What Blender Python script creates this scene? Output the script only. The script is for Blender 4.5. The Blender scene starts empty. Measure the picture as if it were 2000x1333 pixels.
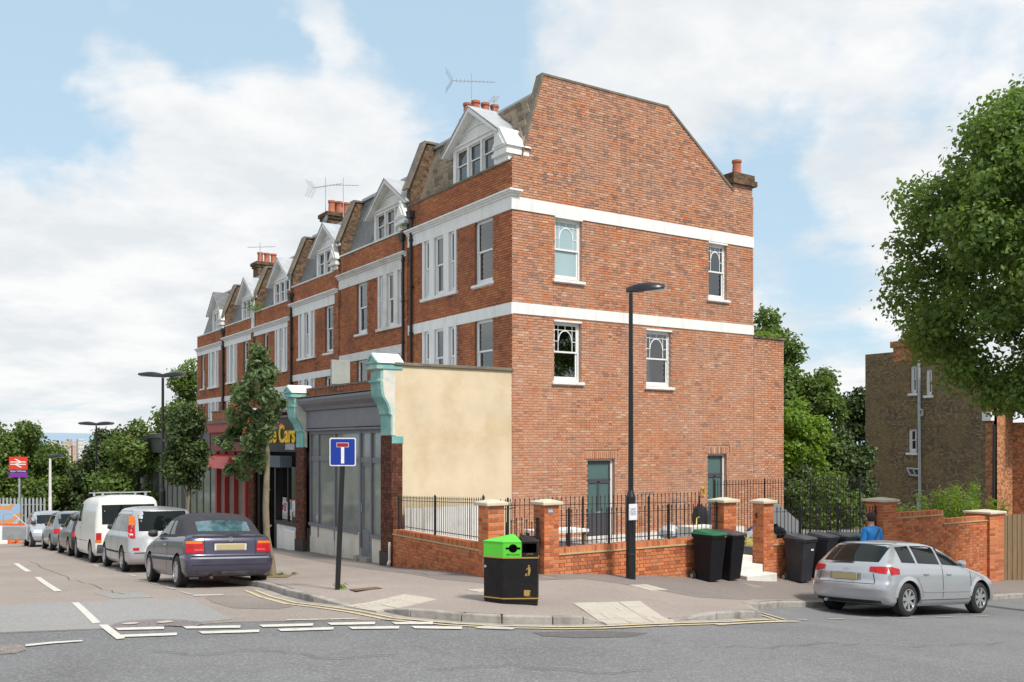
import bpy, bmesh, math, random
import numpy as np
from mathutils import Vector, Matrix, Euler
from mathutils.geometry import delaunay_2d_cdt
random.seed(7); RNG = np.random.default_rng(7)
R = math.radians
SC = bpy.context.scene
COL = SC.collection

# ------------------------------------------------------------------ camera, sky, sun
# the place is laid out square to the terrace: x runs back along the gable wall, y along the shop street
FPX, HY = 1853.0, 868.0
CAMZ = 2.6
CAM = (-14.277, -21.728)
YAW = math.atan2(.5491, .8357)
cd = bpy.data.cameras.new('camera'); cam = bpy.data.objects.new('camera', cd); COL.objects.link(cam)
cam.location = (CAM[0], CAM[1], CAMZ); cam.rotation_euler = (R(90), 0, -YAW)
cd.sensor_width = 36; cd.lens = 36 * FPX / 2000; cd.shift_y = (HY - 666.5) / 2000
cd.clip_end = 20000; cd.clip_start = .1
SC.camera = cam

SUN = Vector((.05, -.62, .80)).normalized()      # towards the sun
sun_el = math.asin(SUN.z); sun_az = math.atan2(SUN.x, SUN.y)
sl = bpy.data.lights.new('sun', 'SUN'); sl.energy = 3.6; sl.angle = R(9); sl.color = (1, .95, .88)
so = bpy.data.objects.new('sun', sl); COL.objects.link(so); so.rotation_euler = SUN.to_track_quat('Z', 'Y').to_euler()

world = bpy.data.worlds.new('World'); SC.world = world; world.use_nodes = True
nt = world.node_tree; nt.nodes.clear()
def N(t, **k):
    n = nt.nodes.new(t)
    for a, b in k.items():
        if a in n.inputs: n.inputs[a].default_value = b
        else: setattr(n, a, b)
    return n
def L(a, b): nt.links.new(a, b)
sky = N('ShaderNodeTexSky', sky_type='NISHITA'); sky.sun_disc = False; sky.sun_elevation = sun_el; sky.sun_rotation = sun_az
sky.air_density = 1.0; sky.dust_density = 1.2; sky.ozone_density = 1.0
bg_sky = N('ShaderNodeBackground', Strength=.12); L(sky.outputs[0], bg_sky.inputs[0])
tc = N('ShaderNodeTexCoord')
nrm = N('ShaderNodeVectorMath', operation='NORMALIZE'); L(tc.outputs['Generated'], nrm.inputs[0])
sep = N('ShaderNodeSeparateXYZ'); L(nrm.outputs[0], sep.inputs[0])
def M(op, a, b=None, c=None, clamp=False):
    n = N('ShaderNodeMath', operation=op); n.use_clamp = clamp
    for i, v in enumerate((a, b, c)):
        if v is None: continue
        if isinstance(v, (int, float)): n.inputs[i].default_value = v
        else: L(v, n.inputs[i])
    return n.outputs[0]
# clouds drift on a plane high above: project the direction on it so they flatten towards the horizon
zc = M('ADD', M('MAXIMUM', sep.outputs[2], 0.0), .22)
cx = M('DIVIDE', sep.outputs[0], zc); cy = M('DIVIDE', sep.outputs[1], zc)
cmb = N('ShaderNodeCombineXYZ'); L(cx, cmb.inputs[0]); L(cy, cmb.inputs[1])
mp = N('ShaderNodeMapping'); L(cmb.outputs[0], mp.inputs[0]); mp.inputs['Location'].default_value = (3.1, 1.7, 0)
n1 = N('ShaderNodeTexNoise', Scale=1.9, Detail=10.0, Roughness=.58, Distortion=.3); L(mp.outputs[0], n1.inputs[0])
n2 = N('ShaderNodeTexNoise', Scale=2.6, Detail=7.0, Roughness=.6); L(mp.outputs[0], n2.inputs[0])
wrp = N('ShaderNodeTexNoise', Scale=5.0, Detail=5.0, Roughness=.6); L(nrm.outputs[0], wrp.inputs[0])
wsub = N('ShaderNodeVectorMath', operation='SUBTRACT'); L(wrp.outputs['Color'], wsub.inputs[0]); wsub.inputs[1].default_value = (.5, .5, .5)
wsc = N('ShaderNodeVectorMath', operation='SCALE'); L(wsub.outputs[0], wsc.inputs[0]); wsc.inputs['Scale'].default_value = .24
wad = N('ShaderNodeVectorMath', operation='ADD'); L(nrm.outputs[0], wad.inputs[0]); L(wsc.outputs[0], wad.inputs[1])
wn = N('ShaderNodeVectorMath', operation='NORMALIZE'); L(wad.outputs[0], wn.inputs[0])
dens = M('ADD', M('MULTIPLY', M('SUBTRACT', n1.outputs[0], .5), 1.7), .585)
# broad openings and banks of the day's cloud field, by direction
def blob(px, py, rad, amt):
    X = (px - 1000) / FPX; Z = (HY - py) / FPX
    d = Vector((X * .8357 + .5491, -X * .5491 + .8357, Z)).normalized()
    dt = N('ShaderNodeVectorMath', operation='DOT_PRODUCT'); L(wn.outputs[0], dt.inputs[0]); dt.inputs[1].default_value = d
    mr = N('ShaderNodeMapRange', interpolation_type='SMOOTHSTEP'); L(dt.outputs['Value'], mr.inputs[0])
    mr.inputs[1].default_value = math.cos(rad * 1.5 / FPX); mr.inputs[2].default_value = 1.0; mr.inputs[3].default_value = 0; mr.inputs[4].default_value = amt
    return mr.outputs[0]
for b in [(100, 60, 300, -.27), (330, 50, 170, -.14), (30, 200, 120, -.16), (790, 140, 210, -.25), (930, 230, 150, -.22), (480, 190, 100, -.12), (1020, 120, 130, -.14),
          (1670, 285, 120, -.24), (1500, 360, 110, -.20), (1550, 480, 130, -.22), (1590, 590, 100, -.14), (1610, 90, 60, -.14), (1850, 50, 90, -.16), (1180, 60, 60, -.08), (60, 250, 80, -.10), (60, 620, 110, -.10),
          (620, 45, 75, .26), (290, 150, 75, .20), (330, 400, 330, .20), (110, 440, 220, .12), (720, 280, 130, .18), (1330, 150, 300, .18), (1690, 440, 90, .18), (1830, 200, 150, .12), (1650, 650, 170, .14), (200, 740, 300, .10)]:
    dens = M('ADD', dens, blob(*b))
cov = N('ShaderNodeMapRange', interpolation_type='SMOOTHSTEP'); L(dens, cov.inputs[0]); cov.inputs[1].default_value = .26; cov.inputs[2].default_value = .70
cover = M('MULTIPLY', cov.outputs[0], .97)
cr = N('ShaderNodeValToRGB'); L(n2.outputs[0], cr.inputs[0])
cr.color_ramp.elements[0].position = .40; cr.color_ramp.elements[0].color = (.71, .74, .765, 1)
cr.color_ramp.elements[1].position = .60; cr.color_ramp.elements[1].color = (.87, .872, .87, 1)
bg_cl = N('ShaderNodeBackground', Strength=1.0); L(cr.outputs[0], bg_cl.inputs[0])
# thin high veil over the blue
veil = N('ShaderNodeBackground', Strength=1.0); veil.inputs[0].default_value = (.56, .75, .88, 1)
mxv = N('ShaderNodeMixShader'); mxv.inputs[0].default_value = .68; L(bg_sky.outputs[0], mxv.inputs[1]); L(veil.outputs[0], mxv.inputs[2])
mx = N('ShaderNodeMixShader'); L(cover, mx.inputs[0]); L(mxv.outputs[0], mx.inputs[1]); L(bg_cl.outputs[0], mx.inputs[2])
out = N('ShaderNodeOutputWorld'); L(mx.outputs[0], out.inputs[0])
world.cycles.sampling_method = 'MANUAL'; world.cycles.sample_map_resolution = 512
vs = SC.view_settings; vs.view_transform = 'Standard'; vs.look = 'None'; vs.exposure = 0.18; vs.gamma = 1; vs.use_curve_mapping = False
SC.cycles.max_bounces = 6; SC.cycles.diffuse_bounces = 3; SC.cycles.glossy_bounces = 3; SC.cycles.transparent_max_bounces = 8
SC.cycles.use_denoising = True

# ------------------------------------------------------------------ measuring helpers
def ray(px, py):
    X = (px - 1000) / FPX
    return (X * .8357 + .5491, -X * .5491 + .8357, (HY - py) / FPX)
def onY(px, py, y0):
    d = ray(px, py); k = (y0 - CAM[1]) / d[1]; return CAM[0] + k * d[0], CAMZ + k * d[2]
def onX(px, py, x0):
    d = ray(px, py); k = (x0 - CAM[0]) / d[0]; return CAM[1] + k * d[1], CAMZ + k * d[2]
def at(px, py, Y):
    d = ray(px, py); return Vector((CAM[0] + Y * d[0], CAM[1] + Y * d[1], CAMZ + Y * d[2]))
GA = np.array([(-10.97,-10.74,.39),(-8.79,-11.69,.37),(-12.06,-10.03,.37),(-3.8,-7.19,.02),(2.28,-6.88,-.52),(12.57,-6.58,-1.37),(1.86,-10.79,-.67),(4.48,-10.72,-.87),
(1.8,-9.25,-.77),(4.4,-9.2,-.98),(-.2,-9.3,-.55),(8,-8.8,-1.2),(-2.2,-10.6,-.25),(1.0,-7.8,-.48),(4.6,-7.8,-.71),
(-9.96,-4.22,-.02),(-8.54,-4.2,-.1),(-9.1,7.77,-.85),(-6.76,19.99,-1.6),(-3.54,0,-.6),(-3.54,6.15,-.81),(-2.05,-7.39,-.14),(-5.11,-6.93,.04),
(-14.3,-21.7,.75),(-30,-12,.9),(-30,5,-.2),(20,-10,-2.0),(40,-10,-3.8),(-8,40,-2.9),(-8,65,-4.6),(-28,35,-2.2),(12,22,-2.8),(35,25,-4.5),(30,-32,-2.0),(-40,-35,1.0),(0,-25,0)])
def _tps(A, lam=.2):
    n = len(A); P = np.c_[np.ones(n), A[:, :2]]
    r2 = ((A[:, None, :2] - A[None, :, :2]) ** 2).sum(-1)
    K = np.where(r2 > 0, .5 * r2 * np.log(r2 + 1e-12), 0) + lam * np.eye(n)
    Mx = np.zeros((n + 3, n + 3)); Mx[:n, :n] = K; Mx[:n, n:] = P; Mx[n:, :n] = P.T
    return np.linalg.solve(Mx, np.r_[A[:, 2], np.zeros(3)])
GW = _tps(GA)
def gza(x, y):
    x = np.atleast_1d(np.asarray(x, float)); y = np.atleast_1d(np.asarray(y, float))
    r2 = (x[:, None] - GA[:, 0]) ** 2 + (y[:, None] - GA[:, 1]) ** 2
    return (GW[:-3] * .5 * r2 * np.log(r2 + 1e-12)).sum(1) + GW[-3] + GW[-2] * x + GW[-1] * y
def gz(x, y): return float(gza(x, y)[0])
KH = .11    # kerb height
def onG(px, py, off=0):
    d = ray(px, py); lo, hi = 4., 70.
    for _ in range(34):
        m = (lo + hi) / 2
        if CAMZ + m * d[2] > gz(CAM[0] + m * d[0], CAM[1] + m * d[1]) + off: lo = m
        else: hi = m
    return CAM[0] + m * d[0], CAM[1] + m * d[1]

# ------------------------------------------------------------------ object helpers
ORG = {}
def tag(o, label=None, cat=None, group=None, kind=None):
    if label: o['label'] = label
    if cat: o['category'] = cat
    if group: o['group'] = group
    if kind: o['kind'] = kind
    return o
def thing(name, label, cat, loc=(0, 0, 0), group=None, rot=None):
    o = bpy.data.objects.new(name, None); COL.objects.link(o); o.location = loc; o.empty_display_size = .2
    if rot: o.rotation_euler = rot
    ORG[o.name] = Vector((0, 0, 0)) if rot else Vector(loc)
    return tag(o, label, cat, group)
def link(name, me, mats, parent=None, smooth=False):
    for m in (mats if isinstance(mats, (list, tuple)) else [mats]): me.materials.append(m)
    if smooth: me.polygons.foreach_set('use_smooth', np.ones(len(me.polygons), bool))
    o = bpy.data.objects.new(name, me); COL.objects.link(o)
    if parent: o.parent = parent; ORG[o.name] = ORG.get(parent.name, Vector())
    return o
class Fr:
    """a wall's own frame: a along it, b up, c outward"""
    def __init__(s, o, a, c): s.o = Vector(o); s.a = Vector(a); s.c = Vector(c); s.b = Vector((0, 0, 1))
    def p(s, a, b, c): return s.o + s.a * a + s.b * b + s.c * c
FAC = Fr((0, 0, 0), (0, 1, 0), (-1, 0, 0))     # street front of the houses
GAB = Fr((0, 0, 0), (1, 0, 0), (0, -1, 0))     # gable
class MB:
    def __init__(s): s.v = []; s.f = []; s.m = []
    def poly(s, pts, m=0):
        i = len(s.v); s.v += [tuple(p) for p in pts]; s.f.append(tuple(range(i, i + len(pts)))); s.m.append(m)
    def hexa(s, p, m=0):      # 8 corners: 0-3 bottom ring, 4-7 top ring
        i = len(s.v); s.v += [tuple(q) for q in p]
        for f in ((3, 2, 1, 0), (4, 5, 6, 7), (0, 1, 5, 4), (1, 2, 6, 5), (2, 3, 7, 6), (3, 0, 4, 7)):
            s.f.append(tuple(i + k for k in f)); s.m.append(m)
        return s
    def box(s, x0, y0, z0, x1, y1, z1, m=0):
        return s.hexa([(x0, y0, z0), (x1, y0, z0), (x1, y1, z0), (x0, y1, z0), (x0, y0, z1), (x1, y0, z1), (x1, y1, z1), (x0, y1, z1)], m)
    def fb(s, F, a0, b0, c0, a1, b1, c1, m=0):
        return s.hexa([F.p(a0, b0, c0), F.p(a1, b0, c0), F.p(a1, b0, c1), F.p(a0, b0, c1), F.p(a0, b1, c0), F.p(a1, b1, c0), F.p(a1, b1, c1), F.p(a0, b1, c1)], m)
    def prism(s, pts, d, m=0):   # planar loop extruded by vector d
        n = len(pts); i = len(s.v); d = Vector(d)
        s.v += [tuple(Vector(p)) for p in pts] + [tuple(Vector(p) + d) for p in pts]
        s.f.append(tuple(range(i, i + n))); s.m.append(m); s.f.append(tuple(range(i + 2 * n - 1, i + n - 1, -1))); s.m.append(m)
        for k in range(n):
            j = (k + 1) % n; s.f.append((i + k, i + n + k, i + n + j, i + j)); s.m.append(m)
        return s
    def fprism(s, F, ab, c0, c1, m=0): return s.prism([F.p(a, b, c0) for a, b in ab], F.c * (c1 - c0), m)
    def tube(s, p0, p1, r0, r1=None, n=10, m=0, cap=True):
        p0 = Vector(p0); p1 = Vector(p1); r1 = r0 if r1 is None else r1
        q = (p1 - p0).to_track_quat('Z', 'Y'); i = len(s.v)
        for p, r in ((p0, r0), (p1, r1)):
            for k in range(n):
                s.v.append(tuple(p + q @ Vector((math.cos(2 * math.pi * k / n) * r, math.sin(2 * math.pi * k / n) * r, 0))))
        for k in range(n):
            j = (k + 1) % n; s.f.append((i + k, i + j, i + n + j, i + n + k)); s.m.append(m)
        if cap:
            s.f.append(tuple(range(i + n - 1, i - 1, -1))); s.m.append(m); s.f.append(tuple(range(i + n, i + 2 * n))); s.m.append(m)
        return s
    def path(s, pts, r, n=8, m=0):
        for a, b in zip(pts[:-1], pts[1:]): s.tube(a, b, r, n=n, m=m)
        return s
    def lathe(s, c, prof, n=16, m=0, axis='Z'):
        i = len(s.v); c = Vector(c)
        for r, z in prof:
            for k in range(n):
                a = 2 * math.pi * k / n
                p = Vector((r * math.cos(a), r * math.sin(a), z))
                if axis == 'Y': p = Vector((p.x, p.z, p.y))
                s.v.append(tuple(c + p))
        for q in range(len(prof) - 1):
            for k in range(n):
                j = (k + 1) % n; f = (i + q * n + k, i + q * n + j, i + (q + 1) * n + j, i + (q + 1) * n + k)
                s.f.append(f if axis == 'Z' else f[::-1]); s.m.append(m)
        return s
    def mesh(s, name, off=Vector((0, 0, 0))):
        me = bpy.data.meshes.new(name)
        v = [(a - off.x, b - off.y, c - off.z) for a, b, c in s.v]
        me.from_pydata(v, [], s.f)
        me.polygons.foreach_set('material_index', s.m)
        return me
    def build(s, name, mats, parent=None, smooth=False, bevel=0, seg=1, fix=False):
        off = ORG.get(parent.name, Vector()) if parent else Vector()
        me = s.mesh(name, off)
        if fix or smooth:
            bm = bmesh.new(); bm.from_mesh(me)
            if smooth: bmesh.ops.remove_doubles(bm, verts=bm.verts, dist=1e-5)
            bmesh.ops.recalc_face_normals(bm, faces=bm.faces); bm.to_mesh(me); bm.free()
        o = link(name, me, mats, parent, False)
        if smooth:
            me.polygons.foreach_set('use_smooth', np.ones(len(me.polygons), bool))
            try: me.set_sharp_from_angle(angle=R(38))
            except Exception: pass
        if bevel:
            b = o.modifiers.new('edge', 'BEVEL'); b.width = bevel; b.segments = seg; b.limit_method = 'ANGLE'; b.angle_limit = R(40)
        return o

# ------------------------------------------------------------------ materials
def mat(name, col, rough=.7, metal=0, var=.12, vscale=3., bump=0, bscale=60., spec=.5, dirt=None, dscale=.6, damt=.5, coat=0, stretch=None, detail=6.):
    """plain surface with tone variation, optional patches of a second colour (wear that belongs to the thing) and relief"""
    m = bpy.data.materials.new(name); m.use_nodes = True; t = m.node_tree; b = t.nodes['Principled BSDF']
    b.inputs['Roughness'].default_value = rough; b.inputs['Metallic'].default_value = metal
    b.inputs['Specular IOR Level'].default_value = spec
    if coat: b.inputs['Coat Weight'].default_value = coat; b.inputs['Coat Roughness'].default_value = .12
    tcn = t.nodes.new('ShaderNodeTexCoord'); co = tcn.outputs['Object']
    if stretch:
        mpn = t.nodes.new('ShaderNodeMapping'); mpn.inputs['Scale'].default_value = stretch; t.links.new(co, mpn.inputs[0]); co = mpn.outputs[0]
    nz = t.nodes.new('ShaderNodeTexNoise'); nz.inputs['Scale'].default_value = vscale; nz.inputs['Detail'].default_value = detail; nz.inputs['Roughness'].default_value = .62; t.links.new(co, nz.inputs[0])
    rp = t.nodes.new('ShaderNodeValToRGB'); t.links.new(nz.outputs[0], rp.inputs[0])
    rp.color_ramp.elements[0].position = .3; rp.color_ramp.elements[1].position = .7
    rp.color_ramp.elements[0].color = tuple(c * (1 - var) for c in col[:3]) + (1,); rp.color_ramp.elements[1].color = tuple(min(1, c * (1 + var)) for c in col[:3]) + (1,)
    cout = rp.outputs[0]
    if dirt:
        n3 = t.nodes.new('ShaderNodeTexNoise'); n3.inputs['Scale'].default_value = dscale; n3.inputs['Detail'].default_value = 8; n3.inputs['Roughness'].default_value = .65; t.links.new(co, n3.inputs[0])
        r3 = t.nodes.new('ShaderNodeMapRange'); r3.inputs[1].default_value = .48; r3.inputs[2].default_value = .68; r3.inputs[4].default_value = damt; t.links.new(n3.outputs[0], r3.inputs[0])
        mxn = t.nodes.new('ShaderNodeMix'); mxn.data_type = 'RGBA'; t.links.new(r3.outputs[0], mxn.inputs[0]); t.links.new(cout, mxn.inputs[6]); mxn.inputs[7].default_value = tuple(dirt) + (1,); cout = mxn.outputs[2]
    t.links.new(cout, b.inputs['Base Color'])
    if bump:
        nb = t.nodes.new('ShaderNodeTexNoise'); nb.inputs['Scale'].default_value = bscale; nb.inputs['Detail'].default_value = 4; t.links.new(co, nb.inputs[0])
        bp = t.nodes.new('ShaderNodeBump'); bp.inputs['Strength'].default_value = bump; bp.inputs['Distance'].default_value = .01; t.links.new(nb.outputs[0], bp.inputs['Height']); t.links.new(bp.outputs[0], b.inputs['Normal'])
    return m
def ramp(t, src, stops, interp='LINEAR'):
    r = t.nodes.new('ShaderNodeValToRGB'); r.color_ramp.interpolation = interp
    while len(r.color_ramp.elements) < len(stops): r.color_ramp.elements.new(.5)
    for e, (p, c) in zip(r.color_ramp.elements, stops): e.position = p; e.color = tuple(c) + (1,)
    t.links.new(src, r.inputs[0]); return r.outputs[0]
def mixc(t, fac, a, b, mode='MIX'):
    n = t.nodes.new('ShaderNodeMix'); n.data_type = 'RGBA'; n.blend_type = mode
    for s, v in ((0, fac), (6, a), (7, b)):
        if isinstance(v, (int, float)): n.inputs[s].default_value = v
        elif isinstance(v, (tuple, list)): n.inputs[s].default_value = tuple(v) + (1,)
        else: t.links.new(v, n.inputs[s])
    return n.outputs[2]
def noise(t, scale, detail=5, rough=.6, co=None, stretch=None):
    if co is None: co = t.nodes.new('ShaderNodeTexCoord').outputs['Object']
    if stretch:
        mpn = t.nodes.new('ShaderNodeMapping'); mpn.inputs['Scale'].default_value = stretch; t.links.new(co, mpn.inputs[0]); co = mpn.outputs[0]
    n = t.nodes.new('ShaderNodeTexNoise'); n.inputs['Scale'].default_value = scale; n.inputs['Detail'].default_value = detail; n.inputs['Roughness'].default_value = rough; t.links.new(co, n.inputs[0]); return n.outputs[0]
def mathn(t, op, a, b=None):
    n = t.nodes.new('ShaderNodeMath'); n.operation = op
    for i, v in enumerate((a, b)):
        if v is None: continue
        if isinstance(v, (int, float)): n.inputs[i].default_value = v
        else: t.links.new(v, n.inputs[i])
    return n.outputs[0]
def geo_pos(t): return t.nodes.new('ShaderNodeNewGeometry').outputs['Position']
def brick_piece(name, stops, stain=None, spatch=None, wash=None):
    """material of single built bricks: each brick its own tone"""
    m = bpy.data.materials.new(name); m.use_nodes = True; t = m.node_tree; b = t.nodes['Principled BSDF']
    g = t.nodes.new('ShaderNodeNewGeometry'); oi = t.nodes.new('ShaderNodeObjectInfo')
    r = mathn(t, 'FRACT', mathn(t, 'ADD', g.outputs['Random Per Island'], oi.outputs['Random']))
    if spatch:   # clusters of like bricks, as laid from one load
        nn = noise(t, spatch, 4, .6, g.outputs['Position'])
        r = mathn(t, 'FRACT', mathn(t, 'MAXIMUM', mathn(t, 'MINIMUM', mathn(t, 'ADD', mathn(t, 'MULTIPLY', r, .62), mathn(t, 'SUBTRACT', mathn(t, 'MULTIPLY', nn, 1.3), .46)), .999), 0.001))
    c = ramp(t, r, stops, 'LINEAR')
    c = mixc(t, .30, c, ramp(t, noise(t, 30, 5, .7, g.outputs['Position']), [(.3, (.25, .25, .25)), (.7, (.9, .9, .9))]), 'OVERLAY')
    if wash:
        c = mixc(t, mathn(t, 'MULTIPLY', noise(t, 7, 6, .7, g.outputs['Position']), wash[1]), c, wash[0])
    if stain:
        f = ramp(t, noise(t, stain[1], 6, .6, g.outputs['Position']), [(.5, (0, 0, 0)), (.72, (stain[2],) * 3)])
        c = mixc(t, f, c, stain[0])
    t.links.new(c, b.inputs['Base Color']); b.inputs['Roughness'].default_value = .85; b.inputs['Specular IOR Level'].default_value = .25
    bp = t.nodes.new('ShaderNodeBump'); bp.inputs['Strength'].default_value = .5; bp.inputs['Distance'].default_value = .006
    t.links.new(noise(t, 90, 3, .6, g.outputs['Position']), bp.inputs['Height']); t.links.new(bp.outputs[0], b.inputs['Normal'])
    return m
def gable_brick_mat():
    """old brickwork mended at different times: plain pinkish below, orange replacements by the windows, burnt headers in the attic"""
    m = bpy.data.materials.new('gable_brick'); m.use_nodes = True; t = m.node_tree; b = t.nodes['Principled BSDF']
    g = t.nodes.new('ShaderNodeNewGeometry'); oi = t.nodes.new('ShaderNodeObjectInfo'); P = g.outputs['Position']
    r = mathn(t, 'FRACT', mathn(t, 'ADD', g.outputs['Random Per Island'], oi.outputs['Random']))
    sp = t.nodes.new('ShaderNodeSeparateXYZ'); t.links.new(P, sp.inputs[0]); z = sp.outputs[2]
    def smooth(a, b_):
        n = t.nodes.new('ShaderNodeMapRange'); n.interpolation_type = 'SMOOTHSTEP'; n.inputs[1].default_value = a; n.inputs[2].default_value = b_; t.links.new(z, n.inputs[0]); return n.outputs[0]
    hi = smooth(9.2, 9.5); lo = mathn(t, 'SUBTRACT', 1., smooth(4.6, 6.4)); midz = mathn(t, 'SUBTRACT', mathn(t, 'SUBTRACT', 1., hi), lo)
    c = ramp(t, r, [(0, (.38, .185, .115)), (.3, (.47, .24, .15)), (.65, (.51, .255, .155)), (1, (.55, .275, .16))])
    low = ramp(t, r, [(0, (.45, .215, .13)), (.5, (.52, .26, .16)), (1, (.58, .30, .185))]); c = mixc(t, mathn(t, 'MULTIPLY', lo, .8), c, low)
    n1 = noise(t, .9, 5, .65, P, (1, 1, 1.5)); r2 = mathn(t, 'FRACT', mathn(t, 'MULTIPLY', r, 31.7)); r3 = mathn(t, 'FRACT', mathn(t, 'MULTIPLY', r, 17.3))
    # orange-red replacement bricks in drifts
    th = mathn(t, 'SUBTRACT', mathn(t, 'SUBTRACT', 1.52, mathn(t, 'MULTIPLY', n1, 1.35)), mathn(t, 'ADD', mathn(t, 'MULTIPLY', midz, .16), mathn(t, 'MULTIPLY', hi, .04)))
    c = mixc(t, mathn(t, 'MULTIPLY', mathn(t, 'GREATER_THAN', r2, th), .66), c, ramp(t, r3, [(0, (.50, .13, .05)), (.5, (.60, .19, .07)), (1, (.62, .27, .12))]))
    n2 = noise(t, .7, 5, .65, P, (1, 1, 2.2)); th2 = mathn(t, 'SUBTRACT', mathn(t, 'SUBTRACT', 1.55, mathn(t, 'MULTIPLY', n2, 1.15)), mathn(t, 'ADD', mathn(t, 'MULTIPLY', hi, .17), mathn(t, 'MULTIPLY', midz, .07)))
    c = mixc(t, mathn(t, 'MULTIPLY', mathn(t, 'GREATER_THAN', r3, th2), .62), c, (.15, .115, .11))
    c = mixc(t, mathn(t, 'MULTIPLY', mathn(t, 'GREATER_THAN', mathn(t, 'FRACT', mathn(t, 'MULTIPLY', r, 7.9)), .95), .7), c, (.62, .42, .30))
    # lime bloom and soot of the wall as a whole
    c = mixc(t, ramp(t, noise(t, .5, 7, .65, P), [(.42, (0, 0, 0)), (.7, (.42, .42, .42))]), c, (.50, .37, .30))
    c = mixc(t, ramp(t, noise(t, .9, 8, .7, P, (1.6, 1, .35)), [(.52, (0, 0, 0)), (.75, (.38, .38, .38))]), c, (.20, .13, .10))
    c = mixc(t, .3, c, ramp(t, noise(t, 28, 5, .7, P), [(.3, (.25, .25, .25)), (.7, (.85, .85, .85))]), 'OVERLAY')
    t.links.new(c, b.inputs['Base Color']); b.inputs['Roughness'].default_value = .88; b.inputs['Specular IOR Level'].default_value = .2
    bp = t.nodes.new('ShaderNodeBump'); bp.inputs['Strength'].default_value = .5; bp.inputs['Distance'].default_value = .006
    t.links.new(noise(t, 90, 3, .6, P), bp.inputs['Height']); t.links.new(bp.outputs[0], b.inputs['Normal'])
    return m
def brick_sheet(name, c1, c2, mortar, dark=(.06, .05, .045), stain=.35, scale=1., orange=None):
    """brickwork whose single bricks are too small in view to be built"""
    m = bpy.data.materials.new(name); m.use_nodes = True; t = m.node_tree; b = t.nodes['Principled BSDF']
    g = t.nodes.new('ShaderNodeNewGeometry'); P = t.nodes.new('ShaderNodeSeparateXYZ'); t.links.new(g.outputs['Position'], P.inputs[0])
    Nn = t.nodes.new('ShaderNodeSeparateXYZ'); t.links.new(g.outputs['True Normal'], Nn.inputs[0])
    fx = mathn(t, 'GREATER_THAN', mathn(t, 'ABSOLUTE', Nn.outputs[0]), .7)
    u = mathn(t, 'ADD', mathn(t, 'MULTIPLY', P.outputs[1], fx), mathn(t, 'MULTIPLY', P.outputs[0], mathn(t, 'SUBTRACT', 1., fx)))
    cb = t.nodes.new('ShaderNodeCombineXYZ'); t.links.new(u, cb.inputs[0]); t.links.new(P.outputs[2], cb.inputs[1])
    bt = t.nodes.new('ShaderNodeTexBrick'); t.links.new(cb.outputs[0], bt.inputs[0])
    bt.inputs['Scale'].default_value = 1; bt.inputs['Brick Width'].default_value = .225 * scale; bt.inputs['Row Height'].default_value = .075 * scale
    bt.inputs['Mortar Size'].default_value = .008; bt.inputs['Mortar Smooth'].default_value = .3; bt.inputs['Bias'].default_value = -.1
    bt.inputs['Color1'].default_value = tuple(c1) + (1,); bt.inputs['Color2'].default_value = tuple(c2) + (1,); bt.inputs['Mortar'].default_value = tuple(mortar) + (1,)
    bt.squash = .5; bt.squash_frequency = 1
    c = bt.outputs[0]
    # single dark headers
    wn = t.nodes.new('ShaderNodeTexWhiteNoise'); wn.noise_dimensions = '2D'
    c2n = t.nodes.new('ShaderNodeCombineXYZ'); t.links.new(mathn(t, 'FLOOR', mathn(t, 'DIVIDE', u, .1125 * scale)), c2n.inputs[0]); t.links.new(mathn(t, 'FLOOR', mathn(t, 'DIVIDE', P.outputs[2], .075 * scale)), c2n.inputs[1]); t.links.new(c2n.outputs[0], wn.inputs[0])
    f = mathn(t, 'MULTIPLY', mathn(t, 'GREATER_THAN', wn.outputs[0], .90), .40)
    c = mixc(t, f, c, dark)
    c = mixc(t, 1., c, ramp(t, mathn(t, 'FRACT', mathn(t, 'MULTIPLY', wn.outputs[0], 13.7)), [(0, (.62, .62, .62)), (1, (1.38, 1.38, 1.38))]), 'MULTIPLY')
    if orange: c = mixc(t, ramp(t, noise(t, .8, 5, .6, g.outputs['Position']), [(.42, (0, 0, 0)), (.62, (.6, .6, .6))]), c, orange)
    c = mixc(t, ramp(t, noise(t, .45, 8, .65, g.outputs['Position']), [(.5, (0, 0, 0)), (.75, (stain,) * 3)]), c, dark)
    c = mixc(t, .25, c, ramp(t, noise(t, 25, 5, .7, g.outputs['Position']), [(.3, (.3, .3, .3)), (.7, (.8, .8, .8))]), 'OVERLAY')
    t.links.new(c, b.inputs['Base Color']); b.inputs['Roughness'].default_value = .9; b.inputs['Specular IOR Level'].default_value = .2
    bp = t.nodes.new('ShaderNodeBump'); bp.inputs['Strength'].default_value = .6; bp.inputs['Distance'].default_value = .008
    t.links.new(mathn(t, 'SUBTRACT', 1., bt.outputs['Fac']), bp.inputs['Height']); t.links.new(bp.outputs[0], b.inputs['Normal'])
    return m
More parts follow.
